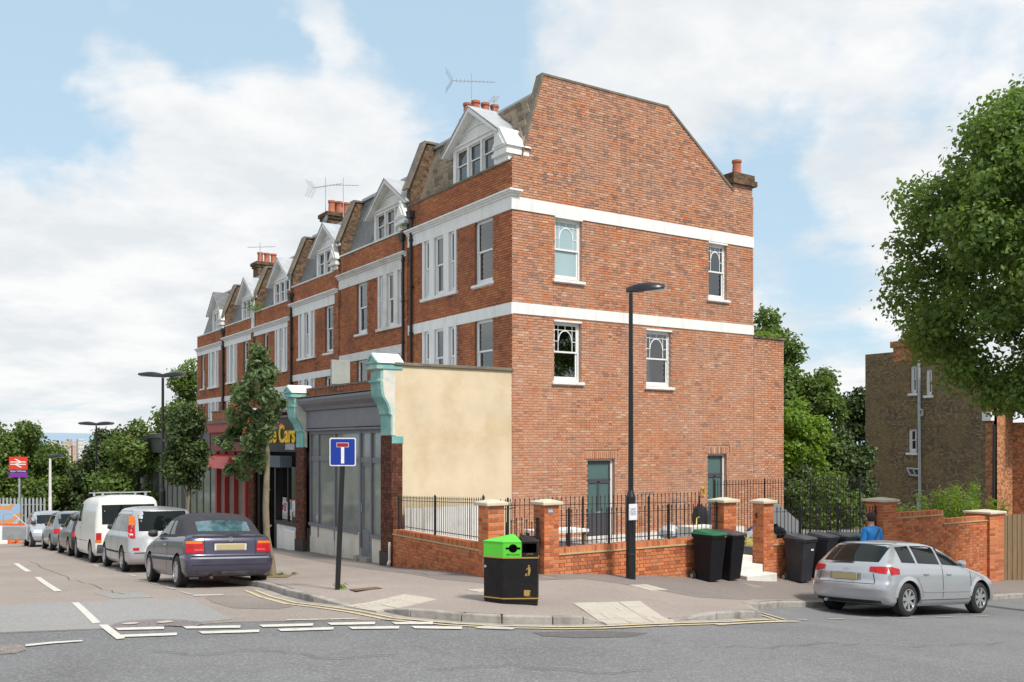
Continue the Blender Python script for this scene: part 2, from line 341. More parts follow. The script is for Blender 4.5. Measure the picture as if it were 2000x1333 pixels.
def glass(name, tint=(.5, .55, .55), refl=.16, rough=.01):
    m = bpy.data.materials.new(name); m.use_nodes = True; t = m.node_tree; t.nodes.clear()
    o = t.nodes.new('ShaderNodeOutputMaterial'); mx = t.nodes.new('ShaderNodeMixShader'); tr = t.nodes.new('ShaderNodeBsdfTransparent'); gl = t.nodes.new('ShaderNodeBsdfGlossy')
    tr.inputs[0].default_value = tuple(tint) + (1,); gl.inputs['Roughness'].default_value = rough
    fr = t.nodes.new('ShaderNodeFresnel'); fr.inputs[0].default_value = 1.5
    ad = t.nodes.new('ShaderNodeMath'); ad.operation = 'ADD'; ad.inputs[1].default_value = refl; ad.use_clamp = True; t.links.new(fr.outputs[0], ad.inputs[0])
    t.links.new(ad.outputs[0], mx.inputs[0]); t.links.new(tr.outputs[0], mx.inputs[1]); t.links.new(gl.outputs[0], mx.inputs[2]); t.links.new(mx.outputs[0], o.inputs[0])
    return m
def leaf_mat(name, cols, trans=.35):
    m = bpy.data.materials.new(name); m.use_nodes = True; t = m.node_tree; b = t.nodes['Principled BSDF']; o = t.nodes['Material Output']
    g = t.nodes.new('ShaderNodeNewGeometry')
    c = ramp(t, g.outputs['Random Per Island'], [(i / (len(cols) - 1), x) for i, x in enumerate(cols)])
    c = mixc(t, ramp(t, noise(t, .9, 4, .6, g.outputs['Position']), [(.35, (0, 0, 0)), (.65, (.5, .5, .5))]), c, tuple(x * 1.35 for x in cols[-1]))
    t.links.new(c, b.inputs['Base Color']); b.inputs['Roughness'].default_value = .45; b.inputs['Specular IOR Level'].default_value = .35
    tl = t.nodes.new('ShaderNodeBsdfTranslucent'); cc = mixc(t, .5, c, tuple(min(1, x * 2) for x in (cols[-1][0] * 1.1, cols[-1][1] * 1.2, cols[-1][2] * .5))); t.links.new(cc, tl.inputs[0])
    mx = t.nodes.new('ShaderNodeMixShader'); mx.inputs[0].default_value = trans; t.links.new(b.outputs[0], mx.inputs[1]); t.links.new(tl.outputs[0], mx.inputs[2]); t.links.new(mx.outputs[0], o.inputs[0])
    return m

MT = {}
MT['white'] = mat('white_paint', (.80, .80, .79), .5, var=.03, vscale=2, dirt=(.54, .52, .47), dscale=1.1, damt=.38, stretch=(3.5, 3.5, .8))
MT['white_old'] = mat('old_white_paint', (.72, .71, .68), .6, var=.05, vscale=2, dirt=(.40, .37, .32), dscale=1.6, damt=.45)
MT['upvc'] = mat('white_joinery', (.82, .82, .82), .35, var=.02)
MT['glass'] = glass('window_glass', (.60, .63, .63), .16)
MT['shopglass'] = mat('shop_glass', (.27, .285, .26), .07, var=.10, vscale=1.2, spec=.8, dirt=(.10, .13, .15), dscale=1.1, damt=.4)
MT['glass_dull'] = glass('dusty_shop_glass', (.42, .44, .42), .12, .03)
MT['frost'] = mat('frosted_blue_glass', (.34, .47, .50), .18, var=.05, vscale=1, spec=.6)
MT['frost_green'] = mat('frosted_green_glass', (.085, .150, .145), .12, var=.06, vscale=1, spec=.7)
MT['shop_dark'] = mat('window_backing', (.10, .11, .10), .8, var=.25, vscale=1.2)
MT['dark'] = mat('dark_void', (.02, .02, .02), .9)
MT['slate'] = mat('slate', (.13, .135, .14), .6, var=.25, vscale=4, bump=.4)
MT_rooftile = lambda: brick_piece('roof_tile_clay', [(0, (.20, .165, .13)), (.5, (.30, .25, .19)), (1, (.40, .34, .25))], stain=((.14, .12, .10), 1.5, .4))
MT['stone_tile'] = mat('weathered_tile', (.27, .22, .165), .85, var=.22, vscale=6, bump=.5, bscale=40, dirt=(.15, .13, .11), dscale=2, damt=.5)
MT['lead'] = mat('lead', (.40, .42, .44), .45, var=.15, vscale=3, spec=.5)
MT['coping'] = mat('old_stone_coping', (.16, .14, .12), .9, var=.3, vscale=4, bump=.6, dirt=(.30, .24, .08), dscale=3, damt=.5)
MT['pot'] = mat('terracotta', (.42, .14, .075), .8, var=.25, vscale=5, bump=.3)
MT['black'] = mat('black_paint', (.012, .012, .013), .35, var=.2, spec=.5)
MT['iron'] = mat('black_iron', (.014, .013, .014), .5, var=.3, vscale=20)
MT['pipe'] = mat('black_pipe', (.018, .017, .018), .45)
MT['alu'] = mat('aluminium', (.42, .43, .44), .4, .6, var=.1)
MT['render'] = mat('cream_render', (.66, .55, .385), .9, var=.09, vscale=1.1, bump=.3, bscale=25, dirt=(.53, .385, .205), dscale=.75, damt=.62)
MT['cap'] = mat('cast_stone_cap', (.58, .52, .40), .85, var=.1, vscale=6, bump=.3)
MT['greypaint'] = mat('grey_shop_paint', (.17, .175, .20), .5, var=.08, vscale=2, dirt=(.27, .26, .27), dscale=3, damt=.25)
MT['greydoor'] = mat('anthracite_door', (.07, .072, .085), .4, var=.06)
MT['teal'] = mat('peeling_teal_paint', (.16, .40, .37), .65, var=.15, vscale=4, dirt=(.60, .60, .52), dscale=2.2, damt=.55)
MT['peel'] = mat('flaking_white_paint', (.68, .64, .56), .75, var=.08, vscale=4, dirt=(.26, .50, .46), dscale=2.6, damt=.8)
MT['riser'] = mat('stall_riser_white', (.62, .60, .54), .7, var=.07, vscale=2, dirt=(.42, .37, .29), dscale=1.7, damt=.5)
MT['tilebrick'] = brick_sheet('glazed_brown_brick', (.155, .055, .032), (.09, .035, .024), (.05, .03, .024), stain=.5)
MT['facade'] = brick_sheet('terrace_brick', (.45, .165, .08), (.26, .085, .045), (.21, .125, .085), stain=.35, orange=(.48, .20, .085))
MT['facade_dark'] = brick_sheet('terrace_brick_sooty', (.33, .105, .055), (.22, .07, .04), (.17, .12, .09), stain=.6, orange=(.37, .14, .06))
MT['yellowbrick'] = brick_sheet('london_stock_brick', (.24, .18, .105), (.165, .122, .074), (.12, .10, .07), stain=.2, orange=(.25, .175, .085))
MT['orangebrick'] = brick_sheet('orange_facing_brick', (.52, .21, .09), (.42, .15, .06), (.30, .22, .15), stain=.2)
MT['stackbrick'] = brick_sheet('stack_brick', (.17, .105, .06), (.11, .07, .045), (.09, .07, .05), stain=.5)
MT['mortar_g'] = mat('gable_mortar', (.46, .295, .205), .95, var=.2, vscale=6, bump=.4, bscale=80)
MT['mortar_w'] = mat('yellow_mortar', (.64, .49, .31), .95, var=.1, vscale=8, bump=.4, bscale=80)
MT['gbrick'] = gable_brick_mat()
MT['fbrick'] = brick_piece('front_brick', [(0, (.14, .075, .06)), (.10, (.27, .10, .06)), (.3, (.37, .135, .07)), (.6, (.43, .16, .075)), (.85, (.50, .20, .085)), (1, (.52, .26, .12))], spatch=.8, stain=((.13, .075, .06), .6, .5))
MT['fmortar'] = mat('front_mortar', (.19, .12, .09), .95, var=.2, vscale=5)
MT['wbrick'] = brick_piece('new_red_brick', [(0, (.32, .085, .035)), (.25, (.45, .13, .052)), (.6, (.56, .175, .07)), (.85, (.60, .215, .09)), (1, (.38, .13, .075))], stain=((.22, .17, .12), 1.2, .3))
MT['creasing'] = mat('buff_creasing_tile', (.50, .37, .20), .8, var=.12, vscale=9)
MT['kerb'] = mat('granite_kerb', (.34, .315, .285), .85, var=.16, vscale=9, bump=.4, dirt=(.14, .125, .11), dscale=2.4, damt=.75)
MT['slab'] = mat('pale_tactile_slab', (.47, .425, .36), .85, var=.06, vscale=5, bump=.3, dirt=(.42, .38, .33), dscale=3, damt=.5)
MT['concrete'] = mat('white_concrete', (.72, .70, .66), .85, var=.06, vscale=3, bump=.3, dirt=(.44, .40, .34), dscale=3, damt=.5)
MT['rubber'] = mat('rubber', (.018, .018, .018), .8, var=.2)
MT['timber'] = mat('fence_timber', (.20, .135, .07), .85, var=.25, vscale=3, stretch=(6, 6, .5))
MT['galv'] = mat('galvanised_steel', (.42, .45, .47), .5, .4, var=.1)
MT['bark'] = mat('bark', (.20, .165, .11), .9, var=.35, vscale=9, bump=.8, bscale=40, stretch=(1, 1, .4))
MT['bark_dark'] = mat('dark_bark', (.07, .058, .045), .9, var=.35, vscale=9, bump=.8)
def asphalt(name, base, speck, dens=.7, tone=.18, stainc=(.09, .085, .08), tyre=True):
    m = bpy.data.materials.new(name); m.use_nodes = True; t = m.node_tree; b = t.nodes['Principled BSDF']; P = geo_pos(t)
    c = ramp(t, noise(t, .35, 7, .6, P), [(.3, tuple(x * (1 - tone) for x in base)), (.7, tuple(x * (1 + tone) for x in base))])
    c = mixc(t, ramp(t, noise(t, 1.3, 8, .7, P, (1, .35, 1)), [(.55, (0, 0, 0)), (.8, (.5, .5, .5))]), c, stainc)
    vo = t.nodes.new('ShaderNodeTexVoronoi'); vo.inputs['Scale'].default_value = 55; t.links.new(P, vo.inputs[0])
    sp = t.nodes.new('ShaderNodeSeparateColor'); t.links.new(vo.outputs['Color'], sp.inputs[0])
    c = mixc(t, mathn(t, 'MULTIPLY', mathn(t, 'GREATER_THAN', sp.outputs[0], dens), .38), c, speck)
    c = mixc(t, mathn(t, 'MULTIPLY', mathn(t, 'LESS_THAN', sp.outputs[1], .25), .3), c, tuple(x * .55 for x in base))
    t.links.new(c, b.inputs['Base Color']); b.inputs['Roughness'].default_value = .88; b.inputs['Specular IOR Level'].default_value = .3
    bp = t.nodes.new('ShaderNodeBump'); bp.inputs['Strength'].default_value = .7; bp.inputs['Distance'].default_value = .008
    t.links.new(noise(t, 70, 5, .7, P), bp.inputs['Height']); t.links.new(bp.outputs[0], b.inputs['Normal'])
    return m
MT['road'] = asphalt('road_asphalt', (.178, .178, .182), (.36, .36, .36), .78)
MT['road_pink'] = asphalt('side_street_asphalt', (.30, .255, .225), (.42, .37, .33), .7, .12, (.20, .17, .15))
MT['road_pale'] = asphalt('pale_patch_asphalt', (.285, .28, .275), (.42, .41, .4), .75, .06, (.23, .22, .21))
MT['road_dark'] = asphalt('dark_patch_asphalt', (.13, .12, .12), (.25, .24, .23), .8, .12)
MT['pave'] = asphalt('pavement_asphalt', (.315, .265, .235), (.40, .35, .32), .75, .14, (.17, .15, .135))
MT['pave_dark'] = asphalt('pavement_asphalt_new', (.225, .195, .178), (.31, .28, .26), .8, .08)
def paint(name, col, wear=.45):
    m = bpy.data.materials.new(name); m.use_nodes = True; t = m.node_tree; b = t.nodes['Principled BSDF']; P = geo_pos(t)
    c = mixc(t, ramp(t, noise(t, 9, 8, .75, P), [(.52, (0, 0, 0)), (.66, (wear,) * 3)]), col, (.2, .19, .18))
    t.links.new(c, b.inputs['Base Color']); b.inputs['Roughness'].default_value = .7; return m
MT['line_w'] = paint('road_paint_white', (.60, .58, .53))
MT['line_w2'] = paint('worn_road_paint', (.50, .48, .43), .9)
MT['line_y'] = paint('road_paint_yellow', (.58, .48, .30), .85)
MT['soil'] = mat('rough_ground', (.10, .09, .05), .95, var=.3, vscale=.5, dirt=(.06, .09, .03), dscale=.3, damt=.8)
# ------------------------------------------------------------------ ground, roads, kerbs
def grid_mesh(name, xs, ys, zf, mats):
    X, Y = np.meshgrid(xs, ys); Z = zf(X.ravel(), Y.ravel()); v = np.c_[X.ravel(), Y.ravel(), Z]
    nx, ny = len(xs), len(ys); i = np.arange(nx * ny).reshape(ny, nx)
    f = np.stack([i[:-1, :-1], i[:-1, 1:], i[1:, 1:], i[1:, :-1]], -1).reshape(-1, 4)
    me = bpy.data.meshes.new(name); me.from_pydata(v.tolist(), [], f.tolist())
    return link(name, me, mats, smooth=True)
def inpoly(P, x, y):
    c = np.zeros(len(x), bool); n = len(P)
    for i in range(n):
        x0, y0 = P[i]; x1, y1 = P[(i + 1) % n]
        if y0 == y1: continue
        k = ((y0 > y) != (y1 > y)) & (x < (x1 - x0) * (y - y0) / (y1 - y0) + x0); c ^= k
    return c
def sheet(name, poly, off, mats, step=.5, kind='structure', zf=None, parent=None, data=False):
    P = []
    for i in range(len(poly)):
        a = Vector(poly[i]).to_2d(); b = Vector(poly[(i + 1) % len(poly)]).to_2d(); n = max(1, int((b - a).length / step))
        P += [a + (b - a) * k / n for k in range(n)]
    xs = [p.x for p in P]; ys = [p.y for p in P]
    gx, gy = np.meshgrid(np.arange(min(xs) + step * .5, max(xs), step), np.arange(min(ys) + step * .5, max(ys), step)); gx = gx.ravel(); gy = gy.ravel()
    k = inpoly([(p.x, p.y) for p in P], gx, gy); gx = gx[k]; gy = gy[k]
    if len(gx):
        px_ = np.array(xs); py_ = np.array(ys)
        d = ((gx[:, None] - px_) ** 2 + (gy[:, None] - py_) ** 2).min(1); k = d > (step * .3) ** 2; gx = gx[k]; gy = gy[k]
    V = P + [Vector((a, b)) for a, b in zip(gx, gy)]
    vv, _, ff, _, _, _ = delaunay_2d_cdt(V, [], [list(range(len(P)))], 1, 1e-6)
    x = np.array([q[0] for q in vv]); y = np.array([q[1] for q in vv])
    z = (zf(x, y) if zf else gza(x, y)) + off
    me = bpy.data.meshes.new(name); me.from_pydata(np.c_[x, y, z].tolist(), [], [tuple(f) for f in ff])
    o = link(name, me, mats, parent, True)
    if kind: o['kind'] = kind
    return o
rd = grid_mesh('main_road', np.arange(-38, 44.1, .5), np.arange(-36, 64.1, .5), lambda x, y: gza(x, y), MT['road']); tag(rd, kind='structure')
def far_z(x, y):
    r = np.hypot(x + 5, y); g = np.clip(gza(np.clip(x, -45, 50), np.clip(y, -42, 70)), -6, 1.2) - .25
    prof = np.interp(r, [0, 60, 150, 600, 1500, 4000, 6500, 8500, 12000], [-3, -5, -12, -24, -27, -24, 45, 88, 60])
    prof = prof + 9 * np.sin(np.arctan2(y, x) * 23) * (r > 4500) + 5 * np.sin(np.arctan2(y, x) * 57) * (r > 4500)
    t = np.clip((r - 42) / 70, 0, 1); t = t * t * (3 - 2 * t)
    return g * (1 - t) + prof * t
def far_ground():
    rr = np.concatenate([np.linspace(26, 120, 40), np.geomspace(130, 12000, 50)]); na = 180
    v = []; an = np.linspace(0, 2 * np.pi, na, endpoint=False)
    for r in rr: x = -5 + r * np.cos(an); y = r * np.sin(an); v.append(np.c_[x, y, far_z(x, y)])
    v = np.concatenate(v); f = []
    for i in range(len(rr) - 1):
        for k in range(na): j = (k + 1) % na; f.append((i * na + k, i * na + j, (i + 1) * na + j, (i + 1) * na + k))
    fm = bpy.data.materials.new('hazed_valley_ground'); fm.use_nodes = True; t = fm.node_tree; P = geo_pos(t)
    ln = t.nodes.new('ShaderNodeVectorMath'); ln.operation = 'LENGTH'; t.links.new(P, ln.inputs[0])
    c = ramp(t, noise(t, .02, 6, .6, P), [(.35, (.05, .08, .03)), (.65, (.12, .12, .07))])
    hill = ramp(t, noise(t, .0012, 6, .6, P), [(.35, (.22, .31, .40)), (.65, (.30, .39, .48))])  # distance haze painted into the ground colour as blue-grey
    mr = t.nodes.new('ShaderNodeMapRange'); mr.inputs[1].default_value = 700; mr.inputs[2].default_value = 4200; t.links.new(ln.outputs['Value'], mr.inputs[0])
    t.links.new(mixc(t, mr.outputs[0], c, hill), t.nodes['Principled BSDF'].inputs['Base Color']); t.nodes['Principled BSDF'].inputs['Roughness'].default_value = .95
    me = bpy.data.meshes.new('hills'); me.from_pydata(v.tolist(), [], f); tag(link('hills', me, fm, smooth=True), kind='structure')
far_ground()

# the kerb line, read along the road edge
K1 = [(-7.5, 42), (-7.95, 24), (-8.2, 10), (-8.35, 0), (-8.44, -4.3)] + [onG(*p) for p in [(560, 1165), (609, 1177), (672, 1184), (735, 1193), (800, 1206), (900, 1215), (980, 1219), (1080, 1221), (1140, 1220), (1185, 1218), (1320, 1213), (1400, 1211), (1487, 1207)]]
K1d = [0, 0, 0, 0, 0, 0, 0, 1, 1, 0, 0, 0, 0, 0, 1, 1, 0, 0]      # 1 = dropped to the road for a crossing
e = Vector(K1[-1])
K2 = [tuple(e), (e.x + .75, e.y + .85), (e.x + 1.25, -9.75), (.2, -9.12), (3.5, -8.86), (8, -8.75), (16, -8.7), (30, -8.7)]
def resample(P, D, L_):
    out = [(Vector(P[0]), D[0])]; 
    for i in range(len(P) - 1):
        a = Vector(P[i]); b = Vector(P[i + 1]); n = max(1, round((b - a).length / L_))
        for k in range(1, n + 1): out.append((a + (b - a) * k / n, D[i] + (D[i + 1] - D[i]) * k / n))
    return out
def build_kerb(P, D, name, wide=.14):
    root = bpy.data.objects.new(name, None); COL.objects.link(root); tag(root, kind='structure')
    S_ = resample(P, D, .9); inner = []
    nr = []
    for i in range(len(S_)):
        a = S_[max(0, i - 1)][0]; b = S_[min(len(S_) - 1, i + 1)][0]; d = (b - a).normalized(); nr.append(Vector((-d.y, d.x)))
    for i in range(len(S_)): inner.append(S_[i][0] + nr[i] * wide)
    for i in range(len(S_) - 1):
        (a, ha), (b, hb) = S_[i], S_[i + 1]; g = .006
        d = (b - a).normalized(); ia = inner[i] + d * g; ib = inner[i + 1] - d * g; a = a + d * g; b = b - d * g
        za = KH * (1 - .86 * ha) + random.uniform(-.004, .004); zb = KH * (1 - .86 * hb) + random.uniform(-.004, .004)
        m = MB(); pts = []
        for q, z in ((a, -.2), (b, -.2), (ib, -.2), (ia, -.2)): pts.append((q.x, q.y, gz(q.x, q.y) + z))
        for q, z in ((a, za), (b, zb), (ib, zb), (ia, za)): pts.append((q.x, q.y, gz(q.x, q.y) + z))
        m.hexa(pts); o = m.build('kerb_stone', MT['kerb'], root, bevel=.018, seg=2, fix=True)
    return inner, S_
in1, S1 = build_kerb(K1, K1d, 'street_kerb')
in2, S2 = build_kerb(K2, [0, .15, 0, 0, 0, 0, 0, 0], 'side_road_kerb')
# pavement top follows the dropped kerbs
DR = [(s[0], s[1]) for s in S1]
def pave_z(x, y):
    z = gza(x, y) + KH; dr = np.zeros(len(z))
    for p, d in DR:
        if d > .01: dr = np.maximum(dr, d * np.clip(1.12 - np.hypot(x - p.x, y - p.y) / 1.3, 0, 1))
    return z - .095 * dr
def pz(x, y): return float(pave_z(np.array([x]), np.array([y]))[0])
pp = [tuple(p) for p in in1] + [tuple(p) for p in in2[1:]] + [(30, -6.85), (-5.0, -6.85), (-3.4, .2), (-3.4, 42)]
sheet('pavement', pp, 0, MT['pave'], .45, zf=pave_z)
sheet('wall_foot_strip', [(-4.6, 14), (-4.5, 0), (-5.95, -6.6), (-5.7, -7.9), (-3.4, -7.75), (-3.4, 14)], .004, MT['pave_dark'], .6, zf=pave_z)
def pxs(P, off=0): return [onG(p[0], p[1], off) for p in P]
sheet('side_pavement', [(-2.3, -9.55), (.2, -8.9), (3.5, -8.65), (8, -8.55), (16, -8.5), (16, -6.9), (-4.4, -6.9), (-3.4, -7.9)], .004, MT['pave_dark'], .6, zf=pave_z)
sheet('yard', [(-5.0, -6.95), (14, -6.95), (14, 12), (9.6, 12), (9.6, .0), (-3.5, .0)], 0, mat('yard_flags', (.24, .225, .215), .9, var=.2, vscale=3), 1.5, zf=lambda x, y: np.full(len(x), -.27))
sheet('side_street', pxs([(0, 1238), (180, 1231), (330, 1224), (450, 1216), (700, 1213), (850, 1212)]) + [(-8.2, -9.5), (-8.35, -4.3), (-8.2, 0), (-8.05, 10), (-7.8, 24), (-7.4, 42), (-15.5, 42), (-16.5, 5), (-17, -8)], .004, MT['road_pink'], .5)
sheet('asphalt_patch', pxs([(0, 1185), (100, 1178), (290, 1172), (375, 1171), (455, 1211), (330, 1223), (180, 1230), (0, 1237)]), .008, MT['road_pale'], .5)
sheet('asphalt_patch', pxs([(400, 1168), (430, 1164), (480, 1165), (540, 1175), (572, 1186), (540, 1191), (455, 1189), (415, 1178)]), .008, asphalt('worn_patch_asphalt', (.235, .205, .185), (.34, .3, .27), .75, .2), .4)
sheet('asphalt_patch', pxs([(0, 1262), (20, 1258), (45, 1262), (52, 1270), (30, 1277), (0, 1279)]), .006, asphalt('broken_patch', (.24, .20, .19), (.5, .45, .4), .6, .5), .2)
sheet('asphalt_patch', pxs([(185, 1160), (280, 1158), (300, 1168), (220, 1170)]), .008, MT['road_pale'], .4)
sheet('asphalt_patch', pxs([(1040, 1236), (1160, 1233), (1265, 1237), (1230, 1245), (1130, 1247), (1060, 1243)]), .004, MT['road_dark'], .3)
sheet('asphalt_patch', pxs([(212, 1226), (226, 1219), (250, 1214), (300, 1211), (350, 1212), (385, 1215), (398, 1221), (370, 1227), (330, 1224), (290, 1228), (240, 1228)]), .012, asphalt('old_cobble_patch', (.20, .185, .20), (.42, .32, .28), .55, .45), .2)

# small pale patches on the road, paving slabs, drain
def disc(name, c, r, mt_, off, n=20, asp=1.):
    m = MB(); pts = [(c[0] + r * math.cos(2 * math.pi * k / n), c[1] + r * asp * math.sin(2 * math.pi * k / n)) for k in range(n)]
    m.poly([(x, y, gz(x, y) + off) for x, y in pts]); o = m.build(name, mt_); o['kind'] = 'structure'; return o
for p, r in (((255, 1221), .10), ((322, 1218), .10)): disc('pale_spot', onG(*p), r, MT['slab'], .022)
def mark(P, mt_='line_w', name='road_marking', off=.013, step=.5):
    return sheet(name, pxs(P), off, MT[mt_], step)
for x0, x1, ya, yb in [(231, 320, 1233, 1231), (364, 469, 1230, 1228.5), (513, 611, 1227, 1224.5), (646, 732, 1223, 1221.5), (772, 845, 1221.5, 1221.5), (231, 345, 1247, 1243), (395, 506, 1240, 1237), (549, 651, 1235, 1232), (688, 779, 1231, 1230), (810, 902, 1229.5, 1231)]:
    mark([(x0, ya), (x1, yb), (x1 + 1, yb - 5), (x0 - 7, ya - 4.5)])
mark([(925, 1229), (1000, 1232), (1010, 1228), (945, 1224)], 'line_w2')
mark([(140, 1179), (154, 1178.5), (197, 1218), (181, 1220)]); mark([(192, 1222.5), (210, 1222), (245, 1249), (228, 1251)])
mark([(26, 1101.5), (36, 1101.5), (62, 1117.5), (50, 1118)]); mark([(67, 1128.5), (79, 1128.5), (122, 1156.5), (106, 1157)])
mark([(49, 1265), (51, 1261), (100, 1256), (161, 1252.5), (161, 1255), (100, 1259.5)])
for a in [(180, 1105, 192, 1108), (215, 1112, 226, 1115), (250, 1124, 264, 1127), (272, 1135, 288, 1138), (292, 1140.5, 311, 1143.5), (320, 1148.5, 341, 1152.5), (352, 1158, 374, 1163)]:
    mark([(a[0], a[1]), (a[0] + 5, a[1] - .6), (a[2] + 4, a[3] - .6), (a[2] - 2, a[3])], 'line_w2')
mark([(376, 1163.5), (436, 1162), (436, 1164.5), (378, 1166)], 'line_w2'); mark([(560, 1212), (700, 1209), (700, 1211), (560, 1214)], 'line_w2')
def stripe(P, w, mt_, off, name='road_marking'):
    S_ = [s[0] for s in resample(P, [0] * len(P), .4)]; a = []; b = []
    for i in range(len(S_)):
        d = (S_[min(len(S_) - 1, i + 1)] - S_[max(0, i - 1)]).normalized(); n = Vector((-d.y, d.x)); a.append(S_[i] + n * w / 2); b.append(S_[i] - n * w / 2)
    m = MB()
    for i in range(len(S_) - 1): m.poly([(q.x, q.y, gz(q.x, q.y) + off) for q in (a[i], a[i + 1], b[i + 1], b[i])])
    o = m.build(name, mt_, fix=True); o['kind'] = 'structure'; return o
def offs(P, d):
    o = []
    for i in range(len(P)):
        t = (P[min(len(P) - 1, i + 1)] - P[max(0, i - 1)]).normalized(); o.append(P[i] - Vector((-t.y, t.x)) * d)
    return o
ky = [s[0] for s in S1 if s[0].y < -4.6]
stripe(offs(ky, .25), .07, MT['line_y'], .013); stripe(offs(ky, .42), .07, MT['line_y'], .013)
q = [Vector(a) for a in pxs([(1487, 1198), (1535, 1212)])]; stripe(q, .07, MT['line_y'], .013)
q = [Vector(a) for a in pxs([(1478, 1200), (1520, 1213)])]; stripe(q, .07, MT['line_y'], .013)
stripe([Vector(a) for a in pxs([(1400, 1222), (1560, 1215)])], .09, MT['line_y'], .013)
for a, b in ((1560, 1575), (1620, 1650), (1680, 1700), (1760, 1790), (1830, 1860), (1900, 1930)): stripe([Vector(x) for x in pxs([(a, 1209 + (1700 - a) * .02), (b, 1209 + (1700 - b) * .02)])], .07, MT['line_w2'], .013)
stripe([Vector((a, b)) for a, b in ((-7.95, -2.0), (-7.9, -4.0), (-8.1, -4.6))], .02, MT['line_w2'], -.5)
gut = offs([s[0] for s in S1], .1); stripe(gut, .16, MT['kerb'], .006, 'gutter')

def slab_field(px, step, name):
    """tactile crossing slabs laid side by side between four corners read from the view"""
    C = [Vector(onG(p[0], p[1], KH * .6)) for p in px]
    n = max(1, round((C[1] - C[0]).length / step)); k = max(1, round((C[3] - C[0]).length / step))
    root = bpy.data.objects.new(name, None); COL.objects.link(root); tag(root, kind='structure')
    def P(u, v): return C[0].lerp(C[1], u).lerp(C[3].lerp(C[2], u), v)
    for i in range(n):
        for j in range(k):
            e_ = .012; u0, u1, v0, v1 = (i + e_) / n, (i + 1 - e_) / n, (j + e_) / k, (j + 1 - e_) / k
            c = [P(u0, v0), P(u1, v0), P(u1, v1), P(u0, v1)]; m = MB(); h = random.uniform(.004, .010)
            m.hexa([(q.x, q.y, pz(q.x, q.y) - .02) for q in c] + [(q.x, q.y, pz(q.x, q.y) + h) for q in c])
            for a in range(3):
                for b in range(3):   # blisters
                    s_ = P(u0 + (u1 - u0) * (a + .5) / 3, v0 + (v1 - v0) * (b + .5) / 3); z = pz(s_.x, s_.y) + h
                    m.hexa([(s_.x + dx * .022, s_.y + dy * .022, z) for dx, dy in ((-1, -1), (1, -1), (1, 1), (-1, 1))] + [(s_.x + dx * .014, s_.y + dy * .014, z + .005) for dx, dy in ((-1, -1), (1, -1), (1, 1), (-1, 1))])
            m.build('paving_slab', MT['slab'], root, fix=True)
slab_field([(672, 1178), (735, 1189), (853, 1174), (790, 1164)], .4, 'tactile_paving')
slab_field([(1185, 1213), (1318, 1209), (1250, 1180), (1118, 1183)], .4, 'tactile_paving')
slab_field([(1228, 1148), (1270, 1159), (1305, 1158), (1262, 1147)], .4, 'pale_paving')
slab_field([(908, 1158), (935, 1163), (960, 1160), (948, 1156)], .4, 'pale_paving')
sheet('drain_cover', pxs([(680, 1152), (695, 1155), (748, 1150), (735, 1147)], KH), KH + .006, mat('rusty_iron', (.16, .09, .06), .8), .5)
sheet('tree_pit', pxs([(505, 1128), (560, 1129), (572, 1124), (520, 1120)], KH), KH + .01, mat('tree_pit_soil', (.22, .16, .08), .95, var=.4, vscale=12), .5)

# ------------------------------------------------------------------ brick laying
def brick_mesh(w, h, d, name):
    m = MB(); c = .004; x = w / 2; z = h / 2
    m.v += [(-x, 0, -z), (x, 0, -z), (x, 0, z), (-x, 0, z)]      # back ring at the bed, front ring slightly worn in
    m.v += [(-x + c, -d, -z + c), (x - c, -d, -z + c), (x - c, -d, z - c), (-x + c, -d, z - c)]
    m.v += [(-x, -d + c, -z), (x, -d + c, -z), (x, -d + c, z), (-x, -d + c, z)]
    for f in ((4, 5, 6, 7), (0, 1, 9, 8), (1, 2, 10, 9), (2, 3, 11, 10), (3, 0, 8, 11), (8, 9, 5, 4), (9, 10, 6, 5), (10, 11, 7, 6), (11, 8, 4, 7)): m.f.append(f); m.m.append(0)
    return m.mesh(name)
BM = {}
def bmesh_for(w, h, d, mt_):
    k = (round(w, 3), round(h, 3), round(d, 3), mt_)
    if k not in BM: me = brick_mesh(w, h, d, 'brick'); me.materials.append(MT[mt_]); BM[k] = me
    return BM[k]
